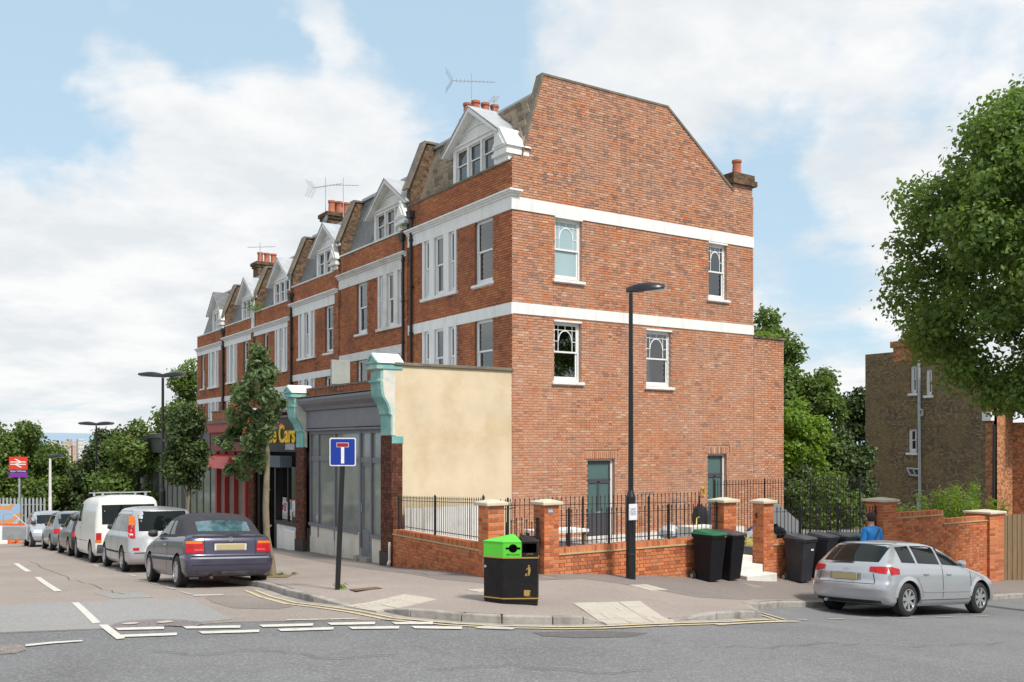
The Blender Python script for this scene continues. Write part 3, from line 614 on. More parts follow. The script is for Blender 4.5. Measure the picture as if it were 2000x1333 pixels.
def lay(parent, F, rects, mt_, depth=.012, limit=300, tilt=0., joined='brickwork', name='brick'):
    """rects = (a, b, w, h) bricks on frame F; the nearest become parts, the rest one joined mesh"""
    org = ORG.get(parent.name, Vector()); cam3 = Vector((CAM[0], CAM[1], CAMZ))
    C = [(F.p(a + w / 2, b + h / 2, 0), w, h) for a, b, w, h in rects]
    C.sort(key=lambda q: (q[0] - cam3).length / (q[1] ** .5))
    yaw = math.atan2(F.a.y, F.a.x); rot = Euler((0, -tilt, yaw)); q3 = rot.to_matrix()
    for p, w, h in C[:limit]:
        o = bpy.data.objects.new(name, bmesh_for(w, h, depth, mt_)); COL.objects.link(o); o.parent = parent
        o.location = p - org + F.c * random.uniform(-.0015, .0015); o.rotation_euler = rot
    rest = C[limit:]
    if rest:
        n = len(rest); P = np.array([tuple(p - org) for p, _, _ in rest]); W = np.array([w for _, w, _ in rest]) / 2; H = np.array([h for _, _, h in rest]) / 2; c = .004
        A = np.array(q3 @ Vector((1, 0, 0))); B = np.array(q3 @ Vector((0, 0, 1))); D = np.array(q3 @ Vector((0, -1, 0)))
        jit = RNG.uniform(-.0015, .0015, n); v = np.zeros((n, 8, 3))
        for k, (sx, sz) in enumerate(((-1, -1), (1, -1), (1, 1), (-1, 1))):
            v[:, k] = P + (sx * W)[:, None] * A + (sz * H)[:, None] * B
            v[:, k + 4] = P + (sx * (W - c))[:, None] * A + (sz * (H - c))[:, None] * B + (depth + jit)[:, None] * D
        f = np.array([(4, 5, 6, 7), (0, 1, 5, 4), (1, 2, 6, 5), (2, 3, 7, 6), (3, 0, 4, 7)])
        Fc = (np.arange(n) * 8)[:, None, None] + f
        me = bpy.data.meshes.new(joined); me.from_pydata(v.reshape(-1, 3).tolist(), [], Fc.reshape(-1, 4).tolist())
        o = link(joined, me, MT[mt_], parent); o['kind'] = 'stuff'
def flemish(a0, a1, b0, b1, ok, S=.215, H_=.1025, j=.009, hh=.065, row=.075, keep=None):
    out = []; r = 0; b = b0
    while b < b1 - .03:
        a = a0 - (S * .5 + j) * (r % 2) - (H_ * .5 if r % 2 else 0); k = 0
        while a < a1:
            w = S if k % 2 == 0 else H_
            x0 = max(a, a0); x1 = min(a + w, a1); h = min(hh, b1 - b)
            if x1 - x0 > .04 and h > .03:
                # split a brick at openings by testing its two ends and middle
                t0 = ok(x0 + .012, b + h / 2); t1 = ok(x1 - .012, b + h / 2)
                if t0 and t1 and ok((x0 + x1) / 2, b + h / 2): out.append((x0, b, x1 - x0, h))
                elif t0 or t1:
                    n = 6; xs = [x0 + (x1 - x0) * i / n for i in range(n + 1)]; good = [i for i in range(n) if ok((xs[i] + xs[i + 1]) / 2, b + h / 2)]
                    if good and good[-1] - good[0] == len(good) - 1 and len(good) > 1: out.append((xs[good[0]], b, xs[good[-1] + 1] - xs[good[0]], h))
            a += w + j; k += 1
        b += row; r += 1
    return out
def wall_cells(m, F, a0, a1, b0, b1, holes, c0, c1, mi=0):
    """solid wall with rectangular openings, reveals included"""
    As = sorted({a0, a1, *[min(max(h[0], a0), a1) for h in holes], *[min(max(h[2], a0), a1) for h in holes]})
    Bs = sorted({b0, b1, *[min(max(h[1], b0), b1) for h in holes], *[min(max(h[3], b0), b1) for h in holes]})
    for i in range(len(As) - 1):
        run = None
        for k in range(len(Bs)):
            solid = k < len(Bs) - 1 and not any(h[0] < (As[i] + As[i + 1]) / 2 < h[2] and h[1] < (Bs[k] + Bs[k + 1]) / 2 < h[3] for h in holes)
            if solid and run is None: run = Bs[k]
            if not solid and run is not None: m.fb(F, As[i], run, c0, As[i + 1], Bs[k], c1, mi); run = None

crk = mat('tar_crack', (.035, .034, .034), .7)
for P in ([(300, 1275), (380, 1282), (520, 1272), (640, 1288), (800, 1280)], [(1350, 1262), (1480, 1268), (1620, 1258), (1790, 1266), (1990, 1256)], [(60, 1100), (130, 1130), (190, 1150), (260, 1168)], [(840, 1310), (1000, 1302), (1180, 1318), (1290, 1312)], [(700, 1135), (790, 1128), (860, 1140), (930, 1136)]):
    off = .018 if P[0][1] != 1135 else KH + .012
    q = []
    for a, b in zip(P[:-1], P[1:]):
        for k in range(6): u = k / 6; q.append(Vector(onG(a[0] + (b[0] - a[0]) * u + random.uniform(-6, 6), a[1] + (b[1] - a[1]) * u + random.uniform(-2.5, 2.5))))
    stripe(q, .012, crk, off, 'road_crack')
# ------------------------------------------------------------------ windows
def sash(parent, F, a0, b0, a1, b1, c=-.10, fancy=False, glassm='glass', lowm=None, sill=.09, open_=0., fr=.055, curtain=None, depth=.07):
    """box sash window in an opening: frame > panes, sill"""
    m = MB(); mid = b0 + (b1 - b0) * (.5 if not fancy else .49)
    m.fb(F, a0, b0, c - depth, a0 + fr, b1, c); m.fb(F, a1 - fr, b0, c - depth, a1, b1, c); m.fb(F, a0 + fr, b1 - fr, c - depth, a1 - fr, b1, c); m.fb(F, a0 + fr, b0, c - depth, a1 - fr, b0 + fr, c)
    s = .045; A0, A1 = a0 + fr, a1 - fr
    # upper sash outside, lower behind
    for (x0, x1, z0, z1, cc) in ((A0, A1, mid, b1 - fr, c - .012), (A0, A1, b0 + fr, mid + .03, c - .045)):
        m.fb(F, x0, z0, cc - .03, x0 + s, z1, cc); m.fb(F, x1 - s, z0, cc - .03, x1, z1, cc); m.fb(F, x0 + s, z1 - s * .8, cc - .03, x1 - s, z1, cc); m.fb(F, x0 + s, z0, cc - .03, x1 - s, z0 + (s if z0 > b0 + .2 else .09), cc)
    if fancy:
        g = .018; w = A1 - A0 - 2 * s; x0 = A0 + s; x1 = A1 - s; z0 = mid + s; z1 = b1 - fr - s * .8; cc = c - .016
        sw = w * .17; tz = z1 - (z1 - z0) * .17
        for x in (x0 + sw, x1 - sw): m.fb(F, x - g / 2, z0, cc - .02, x + g / 2, z1, cc)
        m.fb(F, x0, tz - g / 2, cc - .021, x1, tz + g / 2, cc + .001)
        m.fb(F, (x0 + x1) / 2 - g / 2, tz + g / 2, cc - .02, (x0 + x1) / 2 + g / 2, z1, cc)
        for xa, xb in ((x0, x0 + sw), (x1 - sw, x1)): m.fb(F, xa, z0 + (tz - z0) * .45, cc - .019, xb, z0 + (tz - z0) * .45 + g, cc - .001)
        r = (w - 2 * sw) / 2; cx_ = (x0 + x1) / 2; spring = tz - r * 1.25; n = 14
        def ar(t, rr): return (cx_ - rr * math.cos(t), spring + rr * 1.25 * math.sin(t))
        for k in range(n):
            t0, t1 = math.pi * k / n, math.pi * (k + 1) / n
            m.fprism(F, [ar(t0, r), ar(t1, r), ar(t1, r - g * 1.3), ar(t0, r - g * 1.3)], cc - .02, cc + .002)
    w = m.build('window', MT['upvc'], parent, fix=True)
    for (x0, x1, z0, z1, cc, gm) in ((A0 + s * .5, A1 - s * .5, mid + .02, b1 - fr - .01, c - .03, glassm), (A0 + s * .5, A1 - s * .5, b0 + fr + .05, mid + .015, c - .062, lowm or glassm)):
        MB().fb(F, x0, z0, cc - .006, x1, z1, cc).build('pane', MT[gm], w, fix=True)
    if sill:
        q = MB(); q.fb(F, a0 - .09, b0 - sill, -.14, a1 + .09, b0 - .012, .09).fb(F, a0 - .06, b0 - sill - .02, -.1, a1 + .06, b0 - sill, .05)
        q.build('sill', MT['white'], w, bevel=.008)
    if curtain:
        k = MB(); n = 7
        for i in range(n):
            x = A0 + (A1 - A0) * (i + .1) / n
            if curtain == 'half' and i > 3: break
            k.fb(F, x, b0 + .05, c - .16 - .02 * (i % 2), x + (A1 - A0) * .95 / n, b1 - .05, c - .14 - .02 * (i % 2))
        k.build('curtain', MT['curtain'], w)
    return w
MT['curtain'] = mat('net_curtain', (.52, .52, .49), .9, var=.1, vscale=4, stretch=(9, 9, 1))

# the six houses; s = run along the street, lv = level drop of that house
HS = [dict(s0=0, s1=6.2, par=10.45, ct=9.57, cb=9.04, bt=6.49, bb=6.17, g=-.8),
      dict(s0=6.2, s1=11.9, par=9.72, ct=8.95, cb=8.42, bt=5.93, bb=5.64, g=-1.1),
      dict(s0=11.9, s1=17.0, par=9.27, ct=8.50, cb=7.97, bt=5.50, bb=5.24, g=-1.4),
      dict(s0=17.0, s1=21.9, par=8.78, ct=8.01, cb=7.62, bt=5.10, bb=4.86, g=-1.7),
      dict(s0=21.9, s1=26.7, par=8.60, ct=7.98, cb=7.52, bt=5.02, bb=4.78, g=-2.),
      dict(s0=26.7, s1=31.7, par=8.55, ct=7.84, cb=7.44, bt=5.03, bb=4.79, g=-2.3)]
LBL = ['end of terrace house with the long bare red brick gable and white bands',
       'second house of the terrace, behind the grey blank hanging sign',
       'third house of the terrace, with a black rainwater pipe at its far edge',
       'fourth house of the terrace, with the white post on its parapet',
       'fifth house of the terrace, with weeds by its dormer',
       'far end house of the terrace, its dormer roof grey and overhanging']
WIN = [dict(tri=(3.0, 5.15), one=(1.0, 1.97)), dict(tri=(6.52, 8.45), one=(9.4, 10.3)), dict(tri=(14.35, 16.1), one=(12.5, 13.3)), dict(tri=(17.45, 18.97), one=(20.0, 20.6)), dict(tri=(24.5, 26.1), one=(22.8, 23.5)), dict(tri=(27.6, 29.4), one=(30.25, 30.9))]
# gable windows: a0, b0, a1, b1
GW_ = [(1.45, 7.27, 2.40, 9.01), (7.46, 7.23, 8.27, 8.99), (1.42, 4.38, 2.37, 6.07), (4.86, 4.35, 5.86, 6.05)]
GD = [(2.60, -.20, 3.62, 2.16), (7.42, -.20, 8.26, 2.28)]
GTOP = [(0, 10.55), (0, 10.55), (.33, 10.72), (1.04, 12.97), (5.70, 12.97), (8.55, 10.82)]
HB = 9.49
def gtop(a):
    if a <= .33: return 10.55 if a < .30 else 10.72
    return float(np.interp(a, [.33, 1.04, 5.70, 8.87], [10.75, 12.97, 12.97, 10.58])) if a < 8.6 else 10.78
for i, (h, w) in enumerate(zip(HS, WIN)):
    t = thing('terraced_house', LBL[i], 'house', (0, h['s0'], h['g']), 'houses of the red brick terrace')
    h['t'] = t; s0, s1 = h['s0'], h['s1']; dn = h['par'] - 10.45
    z0w, z1w = 7.22 + (h['cb'] - 9.04), h['cb'] + .02           # upper storey openings
    z0l, z1l = 4.33 + (h['bb'] - 6.17), h['bb'] + .02
    one, tri = w['one'], w['tri']
    tw = (tri[1] - tri[0]); lights = [(tri[0] + tw * .05, tri[0] + tw * .21), (tri[0] + tw * .36, tri[0] + tw * .64), (tri[0] + tw * .79, tri[0] + tw * .95)]
    holes = []
    for (zb, zt) in ((z0w, z1w), (z0l, z1l)):
        holes.append((one[0], zb, one[1], zt)); holes += [(a, zb, b, zt) for a, b in lights]
    m = MB(); wall_cells(m, FAC, s0 + (.312 if i == 0 else .0), s1, h['g'], h['par'] - .06, holes, -.30, -.012)
    if i == 0: m.fb(FAC, .0, h['g'], -.02, .312, h['par'] - .06, -.0115)
    m.build('wall', MT['fmortar'], t, fix=True)
    def okf(a, b, hs=[(s1 - q_[2], q_[1], s1 - q_[0], q_[3]) for q_ in holes] + [(s1 - tri[1], q_[1], s1 - tri[0], q_[3]) for q_ in holes], h=h):
        if h['cb'] - .01 < b < h['ct'] + .005 or h['bb'] < b < h['bt']: return False
        return not any(q_[0] < a < q_[2] and q_[1] < b < q_[3] for q_ in hs)
    lay(t, Fr((0, s1, 0), (0, -1, 0), (-1, 0, 0)), flemish(0, s1 - s0, 2.9 if i < 3 else 1.8, h['par'] - .07, okf, S=.219, H_=.107, j=.004, hh=.064, row=.0715), 'fbrick', limit=0, joined='front_brickwork')
    # back and roof body
    b = MB(); b.box(HB - .3, s0 + .3, h['g'], HB, s1, 9.9 + dn); b.build('rear_wall', MT['yellowbrick'], t)
    b = MB(); b.box(.3, s0 + .3, z1l + .1, HB - .3, s1 - .01, z1l + .25); b.box(.3, s0 + .3, 1.0, HB - .3, s1 - .01, 1.2); b.box(3.2, s0 + .31, 1.3, 3.3, s1 - .02, 9. + dn); b.build('floor', MT['shop_dark'], t)
    # mansard roof
    rz = 12.42 + dn if i == 0 else 12.62 + dn
    prof = [(.22, h['par'] - .12), (.95, rz), (5.6, rz + .02), (8.7, h['par'] - .15)]
    r = MB(); r.prism([(x, s0 + (.24 if i == 0 else .12), z) for x, z in prof], (0, s1 - s0 - (.24 if i == 0 else .12) - .1, 0)); r.build('roof', MT['stone_tile' if i == 0 else 'slate'], t, fix=True)
    q = MB(); q.box(.86, s0 + .25, rz - .03, 1.06, s1 - .12, rz + .07); q.build('ridge_flashing', MT['lead'], t)
    # parapet coping, cornice, bands
    q = MB(); q.fb(FAC, s0 + .02, h['par'] - .06, -.33, s1 - .02, h['par'], .035); q.build('coping', MT['coping' if i in (0,) else 'white_old'], t)
    e0 = s0 + (.0 if i == 0 else .02); q = MB()
    wm = MT['white' if i != 1 else 'white_old']
    e1 = s1 - .02
    q.fb(FAC, e0, h['cb'], -.012, e1, h['ct'] - .16, .045); q.fb(FAC, e0, h['ct'] - .16, -.012, e1, h['ct'] - .10, .09); q.fb(FAC, e0, h['ct'] - .10, -.012, e1, h['ct'] - .05, .14); q.fb(FAC, e0, h['ct'] - .05, -.012, e1, h['ct'], .19)
    if i == 0: pass
    q.build('cornice', wm, t, fix=True)
    q = MB(); q.fb(FAC, s0 + (-.026 if i == 0 else .01), h['bb'], -.012, s1 - .02, h['bt'], .035); q.build('band', wm, t)
    if i > 0:   # the pier between two houses, stepping up to the neighbour
        q = MB(); q.fb(FAC, s0 - .02, h['g'] + 3.2, .0, s0 + .34, h['par'] + .35, .06); q.build('pier', MT['facade_dark' if i > 3 else 'facade'], t)
    # windows
    for (zb, zt) in ((z0w, z1w), (z0l, z1l)):
        sash(t, FAC, one[0], zb, one[1], zt, curtain='half' if (i + (zb > 6)) % 2 else 'all', c=-.07)
        for (a, bb_) in lights: sash(t, FAC, a, zb, bb_, zt, sill=0, c=-.02, curtain='all', fr=.05)
        q = MB(); nb = [tri[0], lights[0][0], lights[0][1], lights[1][0], lights[1][1], lights[2][0], lights[2][1], tri[1]]
        for k in range(0, 8, 2): q.fb(FAC, nb[k], zb, -.12, nb[k + 1], zt - .022, .05)
        q.fb(FAC, tri[0] - .08, zb - .10, -.14, tri[1] + .08, zb - .004, .10)
        q.build('window_surround', wm, t, bevel=.006)
    # dormer
    da, db = (tri[0] + tri[1]) / 2, 0
    if i == 0: d0, d1 = .95, 3.45
    else:
        c_ = (one[0] * .45 + tri[0] * .55 + (tri[1] - tri[0]) * .35) if False else None
        d0, d1 = [None, (6.55, 9.1), (12.2, 14.5), (17.5, 19.6), (22.2, 24.2), (27.3, 29.2)][i]
    dc = (d0 + d1) / 2; zb = h['par'] - .02; zh = zb + 1.02 if i == 0 else zb + .95; hw = (d1 - d0) / 2 + .38; za = zh + 1.02; ze = zh - .02
    F2 = Fr((.12, 0, 0), (0, 1, 0), (-1, 0, 0))
    dm = MB(); ws = [(d0 + .12 + k * (d1 - d0 - .24) / 3 + .05, d0 + .12 + (k + 1) * (d1 - d0 - .24) / 3 - .05) for k in range(3)]
    wall_cells(dm, F2, d0, d1, zb, zh + .12, [(a, zb + .1, b_, zh) for a, b_ in ws], -.14, 0)
    dm.fprism(F2, [(dc - hw + .1, ze), (dc + hw - .1, ze), (dc, za - .06)], -.12, -.05)
    dm.fprism(F2, [(dc - hw, ze - .08), (dc - hw + .13, ze - .08), (dc, za - .13), (dc, za)], -.1, .22); dm.fprism(F2, [(dc + hw, ze - .08), (dc, za), (dc, za - .13), (dc + hw - .13, ze - .08)], -.1, .22)
    # arched panel in the pediment
    for k in range(10):
        t0, t1 = math.pi * (.12 + .76 * k / 10), math.pi * (.12 + .76 * (k + 1) / 10); r1, r2 = (d1 - d0) * .46, (d1 - d0) * .42
        dm.fprism(F2, [(dc - r1 * math.cos(t0), ze + .08 + r1 * .42 * math.sin(t0)), (dc - r1 * math.cos(t1), ze + .08 + r1 * .42 * math.sin(t1)), (dc - r2 * math.cos(t1), ze + .08 + r2 * .42 * math.sin(t1)), (dc - r2 * math.cos(t0), ze + .08 + r2 * .42 * math.sin(t0))], -.05, -.01)
    dm.fb(F2, d0 - .02, zh + .10, -.05, d1 + .02, zh + .17, .04)
    D = dm.build('dormer', wm, t, fix=True)
    for a, b_ in ws:
        # joinery and panes of the dormer stay on the dormer
        g = MB(); md = (zb + .1 + zh) / 2; f_ = .035
        for z0_, z1_, cc in ((zb + .10, md + .03, -.09), (md - .01, zh, -.06)):
            g.fb(F2, a, z0_, cc - .03, a + f_, z1_, cc); g.fb(F2, b_ - f_, z0_, cc - .03, b_, z1_, cc); g.fb(F2, a + f_, z0_, cc - .03, b_ - f_, z0_ + f_, cc); g.fb(F2, a + f_, z1_ - f_, cc - .03, b_ - f_, z1_, cc)
        g.build('window', MT['upvc'], D, fix=True)
        MB().fb(F2, a + .02, zb + .13, -.115, b_ - .02, zh - .02, -.105).build('pane', MT['glass'], D, fix=True)
    rl = 1.5
    for ya_, yb_ in ((d0 + .02, d0 + .08), (d1 - .08, d1 - .02)): g = MB(); g.box(.262, ya_, zb - .1, 1.3, yb_, zh + .1); g.build('dormer_cheek', MT['lead'], D)
    g = MB()
    for sg in (-1, 1):
        a0_, a1_ = dc + sg * (hw + .03), dc
        g.prism([(-.12, a0_, ze - .07), (-.12, a1_, za + .015), (-.12, a1_, za + .055), (-.12, a0_, ze - .03)], (rl, 0, 0))
    g.build('dormer_roof', MT['lead' if i in (1, 2, 4) else ('slate' if i == 5 else 'lead')], D, fix=True)
    h['dorm'] = (d0, d1, dc, za)
    # pedimented block finial between houses
    if True:
        f0 = [(-.02, .74), (6.12, 6.8), (11.85, 12.5), (17.0, 17.6), (21.75, 22.0), (26.6, 27.2)][i]; fz = h['par'] + .12
        if i == 3 or i == 4: continue
        q = MB(); a, b_ = f0; c_ = (a + b_) / 2; F3 = FAC
        q.fb(F3, a + .06, fz - .16, -.45, b_ - .06, fz, .10); q.fb(F3, a, fz, -.55, b_, fz + .10, .20); q.fb(F3, a + .03, fz + .10, -.55, b_ - .03, fz + .24, .15)
        q.fprism(F3, [(a - .03, fz + .22), (b_ + .03, fz + .22), (c_, fz + .80)], -.62, .19)
        q.fprism(F3, [(a + .13, fz + .27), (b_ - .13, fz + .27), (c_, fz + .60)], .18, .215)
        q.build('pediment_block', MT['white' if i < 2 else 'white_old'], t, fix=True)
q = MB(); q.fb(FAC, 21.82, 7.9, .0, 22.15, 9.3, .08).build('parapet_post', MT['white_old'], HS[3]['t'])

# party walls that rise through the roofs, with chimney stacks
for i in range(1, 6):
    h = HS[i]; z = h['par'] + 3.05; s = h['s0']; q = MB(); up = HS[i - 1]['par']
    q.prism([(-.02, s - .16, up - .1), (.02, s - .16, up + .5), (.62, s - .16, up + 2.05), (5.5, s - .16, up + 2.05), (8.6, s - .16, up), (8.6, s - .16, up - 2), (-.02, s - .16, up - 2)], (0, .30, 0))
    q.build('party_wall', MT['stackbrick'], h['t'], fix=True)
    q = MB(); q.prism([(-.08, s - .19, up + .5), (.57, s - .19, up + 2.10), (5.5, s - .19, up + 2.10), (5.5, s - .19, up + 2.17), (.50, s - .19, up + 2.17), (-.16, s - .19, up + .5)], (0, .36, 0))
    q.build('party_coping', MT['coping'], h['t'], fix=True)
def chimney(parent, x, y, zb, zt, w, d, pots, s=1., mt_='stackbrick'):
    q = MB(); q.box(x - w / 2, y - d / 2, zb, x + w / 2, y + d / 2, zt - .28); q.box(x - w / 2 - .06, y - d / 2 - .06, zt - .28, x + w / 2 + .06, y + d / 2 + .06, zt - .16); q.box(x - w / 2 - .12, y - d / 2 - .12, zt - .16, x + w / 2 + .12, y + d / 2 + .12, zt)
    ch = q.build('chimney', MT[mt_], parent)
    for (px_, py_) in pots:
        p = MB(); c = (x + px_, y + py_, zt); r = .14 * s
        p.lathe(c, [(r * 1.15, -.02), (r * 1.1, .06), (r, .1), (r * .93, .42 * s), (r * 1.12, .44 * s), (r * 1.12, .52 * s), (r * .75, .52 * s), (r * .7, .2)], 14)
        p.build('chimney_pot', MT['pot'], ch, smooth=True)
    return ch
# stack positions read on the roofs
chimney(HS[1]['t'], 2.9, 6.2, 10.5, 13.82, 1.15, .75, [(-.38, -.1), (0, -.1), (.38, -.1), (-.5, .25)], 1.0)
chimney(HS[3]['t'], 2.2, 16.9, 9.5, 12.55, 1.5, .8, [(-.5, -.15), (-.17, -.15), (.17, -.15), (.5, -.15), (-.3, .2), (.3, .2)], 1.05)
chimney(HS[5]['t'], 2.2, 26.6, 9.0, 12.0, 1.2, .8, [(-.35, 0), (0, 0), (.35, 0)], 1.05)

# ---- gable of the first house
t = HS[0]['t']; m = MB()
holes = [*GW_, *GD]
F_in = Fr((0, .012, 0), (1, 0, 0), (0, -1, 0))
wall_cells(m, F_in, 0.013, HB, -.8, 10.5, holes, -.30, 0)
m.prism([F_in.p(a, b, 0) for a, b in [(.013, 10.5), (.3, 10.55), (.33, 10.75), (1.04, 12.95), (5.70, 12.95), (8.55, 10.80), (8.87, 10.56), (9.49, 10.5)]], (0, .22, 0))
m.build('gable_wall', MT['mortar_g'], t, fix=True)
def okg(a, b):
    if b > 10.5 and b > gtop(a) - .04: return False
    for hl in holes:
        if hl[0] < a < hl[2] and hl[1] < b < hl[3]: return False
    for d in GD:      # gauged arches over the doors are laid on end
        if d[0] - .12 < a < d[2] + .12 and d[3] <= b < d[3] + .26: return False
    if 9.04 < b < 9.40 or 6.20 < b < 6.48: return False
    return True
rects = flemish(0.0, HB, -.21, 12.97, okg, S=.219, H_=.107, j=.004, hh=.064, row=.0715)
for d in GD:
    n = int((d[2] - d[0] + .24) / .075)
    for k in range(n): rects.append((d[0] - .12 + k * .075, d[3] + .02, .065, .215))
lay(t, GAB, rects, 'gbrick', limit=300)
for b0_, b1_, out_ in ((9.05, 9.40, .03), (6.19, 6.50, .03)):
    q = MB()
    wall_cells(q, GAB, 0.003 if b0_ < 7 else .21, HB + .01, b0_, b1_, [(w[0], w[1], w[2], w[3]) for w in GW_], -.012, out_)
    q.build('band', MT['white'], t, fix=True)
q = MB(); q.fb(GAB, -.19, 9.52, .002, .24, 9.57, .19); q.fb(GAB, -.14, 9.47, .002, .21, 9.52, .14); q.fb(GAB, -.09, 9.41, .002, .20, 9.47, .09); q.fb(GAB, -.045, 9.04, .002, .20, 9.41, .05); q.build('cornice_return', MT['white'], t)
# rubbed window heads: lintel soffits shown as pale strips over each window
for w in GW_:
    MB().fb(GAB, w[0] - .02, w[3] - .003, -.11, w[2] + .02, w[3] + .045, .034).build('lintel', MT['white'], t)
sash(t, GAB, *GW_[0], fancy=True, glassm='frost', lowm='frost'); sash(t, GAB, *GW_[1], fancy=True); sash(t, GAB, *GW_[2], fancy=True); w4 = sash(t, GAB, *GW_[3], fancy=True)
# stair seen through the fourth window
q = MB()
for k in range(14):
    a = GW_[3][0] + .02 + k * .075; q.box(a, .24, 4.1, a + .028, .27, 4.45 + (a - GW_[3][0]) * .62)
q.build('balusters', MT['white'], t)
q = MB(); a0_, a1_ = GW_[3][0] - .05, GW_[3][2] + .1
q.prism([(a0_, .23, 4.42), (a1_, .23, 4.42 + (a1_ - a0_) * .62), (a1_, .23, 4.49 + (a1_ - a0_) * .62), (a0_, .23, 4.49)], (0, .05, 0)); q.build('handrail', mat('stair_handrail', (.10, .04, .02), .4), t, fix=True)
MB().box(1.2, .75, 4.2, 2.6, .8, 5.15).build('added_backing_board', mat('added_backing_board', (.16, .13, .10), .7), t)  # plain board added behind the third window to relieve its black interior
MB().box(7.52, .42, 7.3, 7.85, .46, 8.3).build('window_board', MT['white'], t)
# doors
for d in GD:
    a0_, b0_, a1_, b1_ = d; fw = .07; q = MB(); c = -.11
    q.fb(GAB, a0_, b0_, c - .05, a0_ + fw, b1_, c); q.fb(GAB, a1_ - fw, b0_, c - .05, a1_, b1_, c); q.fb(GAB, a0_ + fw, b1_ - fw * .6, c - .05, a1_ - fw, b1_, c)
    x0, x1 = a0_ + fw, a1_ - fw
    q.build('door_frame', MT['upvc'], t)
    q = MB(); c2 = c - .01; tr = b0_ + (b1_ - b0_) * .73; s_ = .055; mid = (x0 + x1) / 2
    q.fb(GAB, x0, tr, c2 - .05, x1, tr + .07, c2); 
    for xa, xb in ((x0, x0 + s_), (x1 - s_, x1)): q.fb(GAB, xa, b0_, c2 - .05, xb, b1_ - .05, c2)
    q.fb(GAB, x0 + s_, b1_ - .12, c2 - .05, x1 - s_, b1_ - .05, c2)
    q.fb(GAB, mid - .04, b0_ + .75, c2 - .05, mid + .04, tr, c2); q.fb(GAB, x0 + s_, tr - .07, c2 - .05, x1 - s_, tr, c2); q.fb(GAB, x0 + s_, b0_, c2 - .05, x1 - s_, b0_ + .75, c2)
    q.fb(GAB, x0 + s_ + .06, b0_ + .12, c2, x1 - s_ - .06, b0_ + .62, c2 + .012)
    D = q.build('door', MT['greydoor'], t, bevel=.005)
    for (xa, xb, za, zb) in ((x0 + s_, mid - .04, b0_ + .75, tr - .07), (mid + .04, x1 - s_, b0_ + .75, tr - .07), (x0 + s_, x1 - s_, tr + .07, b1_ - .12)):
        MB().fb(GAB, xa, za, c2 - .035, xb, zb, c2 - .025).build('pane', MT['frost_green'], D)
    MB().fb(GAB, mid - .13, b0_ + .78, c2, mid + .13, b0_ + .83, c2 + .012).build('letterbox', MT['alu'], D)
MB().fb(GAB, .0, -.27, 0, 9.0, -.07, .10).build('plinth', MT['concrete'], t)
# verge coping and the lichen on its foot
q = MB()
vp = [(-.02, 10.56), (.30, 10.60), (.99, 12.99), (5.72, 12.99), (8.60, 10.84)]
vo = [(-.02, 10.50), (.34, 10.56), (1.05, 12.93), (5.68, 12.93), (8.56, 10.77)]
for k in range(1, 4): q.prism([(vo[k][0], -.035, vo[k][1]), (vo[k + 1][0], -.035, vo[k + 1][1]), (vp[k + 1][0], -.035, vp[k + 1][1]), (vp[k][0], -.035, vp[k][1])], (0, .30, 0))
q.build('verge_coping', MT['coping'], t, fix=True)
# end chimney at the back of the gable
q = MB(); q.box(8.62, .03, 10.3, 9.48, .55, 11.05); q.build('end_stack', MT['mortar_g'], t)
lay(t, Fr((0, .03, 0), (1, 0, 0), (0, -1, 0)), flemish(8.62, 9.48, 10.50, 11.05, lambda a, b: True), 'gbrick', limit=0, joined='stack_brickwork')
q = MB(); q.box(8.50, -.09, 11.05, 9.60, .67, 11.22); q.box(8.56, -.03, 11.22, 9.54, .61, 11.42)
ch = q.build('chimney', MT['stackbrick'], t)
p = MB(); p.lathe((9.02, .28, 11.42), [(.17, -.02), (.16, .05), (.145, .1), (.13, .40), (.16, .43), (.16, .50), (.1, .50), (.1, .2)], 16); p.build('chimney_pot', MT['pot'], ch, smooth=True)
# roof tiles near the gable, seen one by one
tl = MB(); 
def roof_tiles():
    base = Vector((.22, 0, 10.33)); top = Vector((.95, 0, 12.42)); up = (top - base).normalized(); nrm_ = Vector((-up.z, 0, up.x)); n = 0
    Ls = (top - base).length; me = {}
    for r_ in range(int(Ls / .19)):
        for k in range(17):
            y = .27 + k * .30 + (.15 if r_ % 2 else 0)
            if .75 < y < 3.55 and r_ < 9: continue
            if y > 5.9: continue
            mm = me.get(0)
            if mm is None:
                q = MB(); q.hexa([(-.140, 0, 0), (.140, 0, 0), (.140, -.045, 0), (-.140, -.045, 0), (-.140, 0, .24), (.140, 0, .24), (.140, -.012, .24), (-.140, -.012, .24)]); mm = q.mesh('roof_tile'); MT['rooftile'] = MT_rooftile(); mm.materials.append(MT['rooftile']); me[0] = mm
            o = bpy.data.objects.new('roof_tile', mm); COL.objects.link(o); o.parent = t
            p = base + up * (r_ * .19) + nrm_ * .015; p.y = y
            o.location = p - ORG[t.name]
            o.rotation_euler = Matrix(((0, -nrm_.x, up.x), (1, 0, 0), (0, -nrm_.z, up.z))).to_euler(); o.rotation_euler.y += random.uniform(-.01, .01); n += 1
roof_tiles()
# rear annex, flush with the gable, lower
ax = thing('rear_annex', 'lower brick extension at the back of the end house with weeds growing on its top', 'extension', (9.49, 0, -.8))
q = MB(); q.box(9.5, .012, -.8, 10.96, 5., 6.10); q.build('wall', MT['mortar_g'], ax)
lay(ax, GAB, flemish(9.5, 10.96, -.21, 6.10, lambda a, b: True), 'gbrick', limit=120)
q = MB(); q.box(9.5, -.05, 6.10, 11.02, .3, 6.17); q.build('coping', MT['coping'], ax)
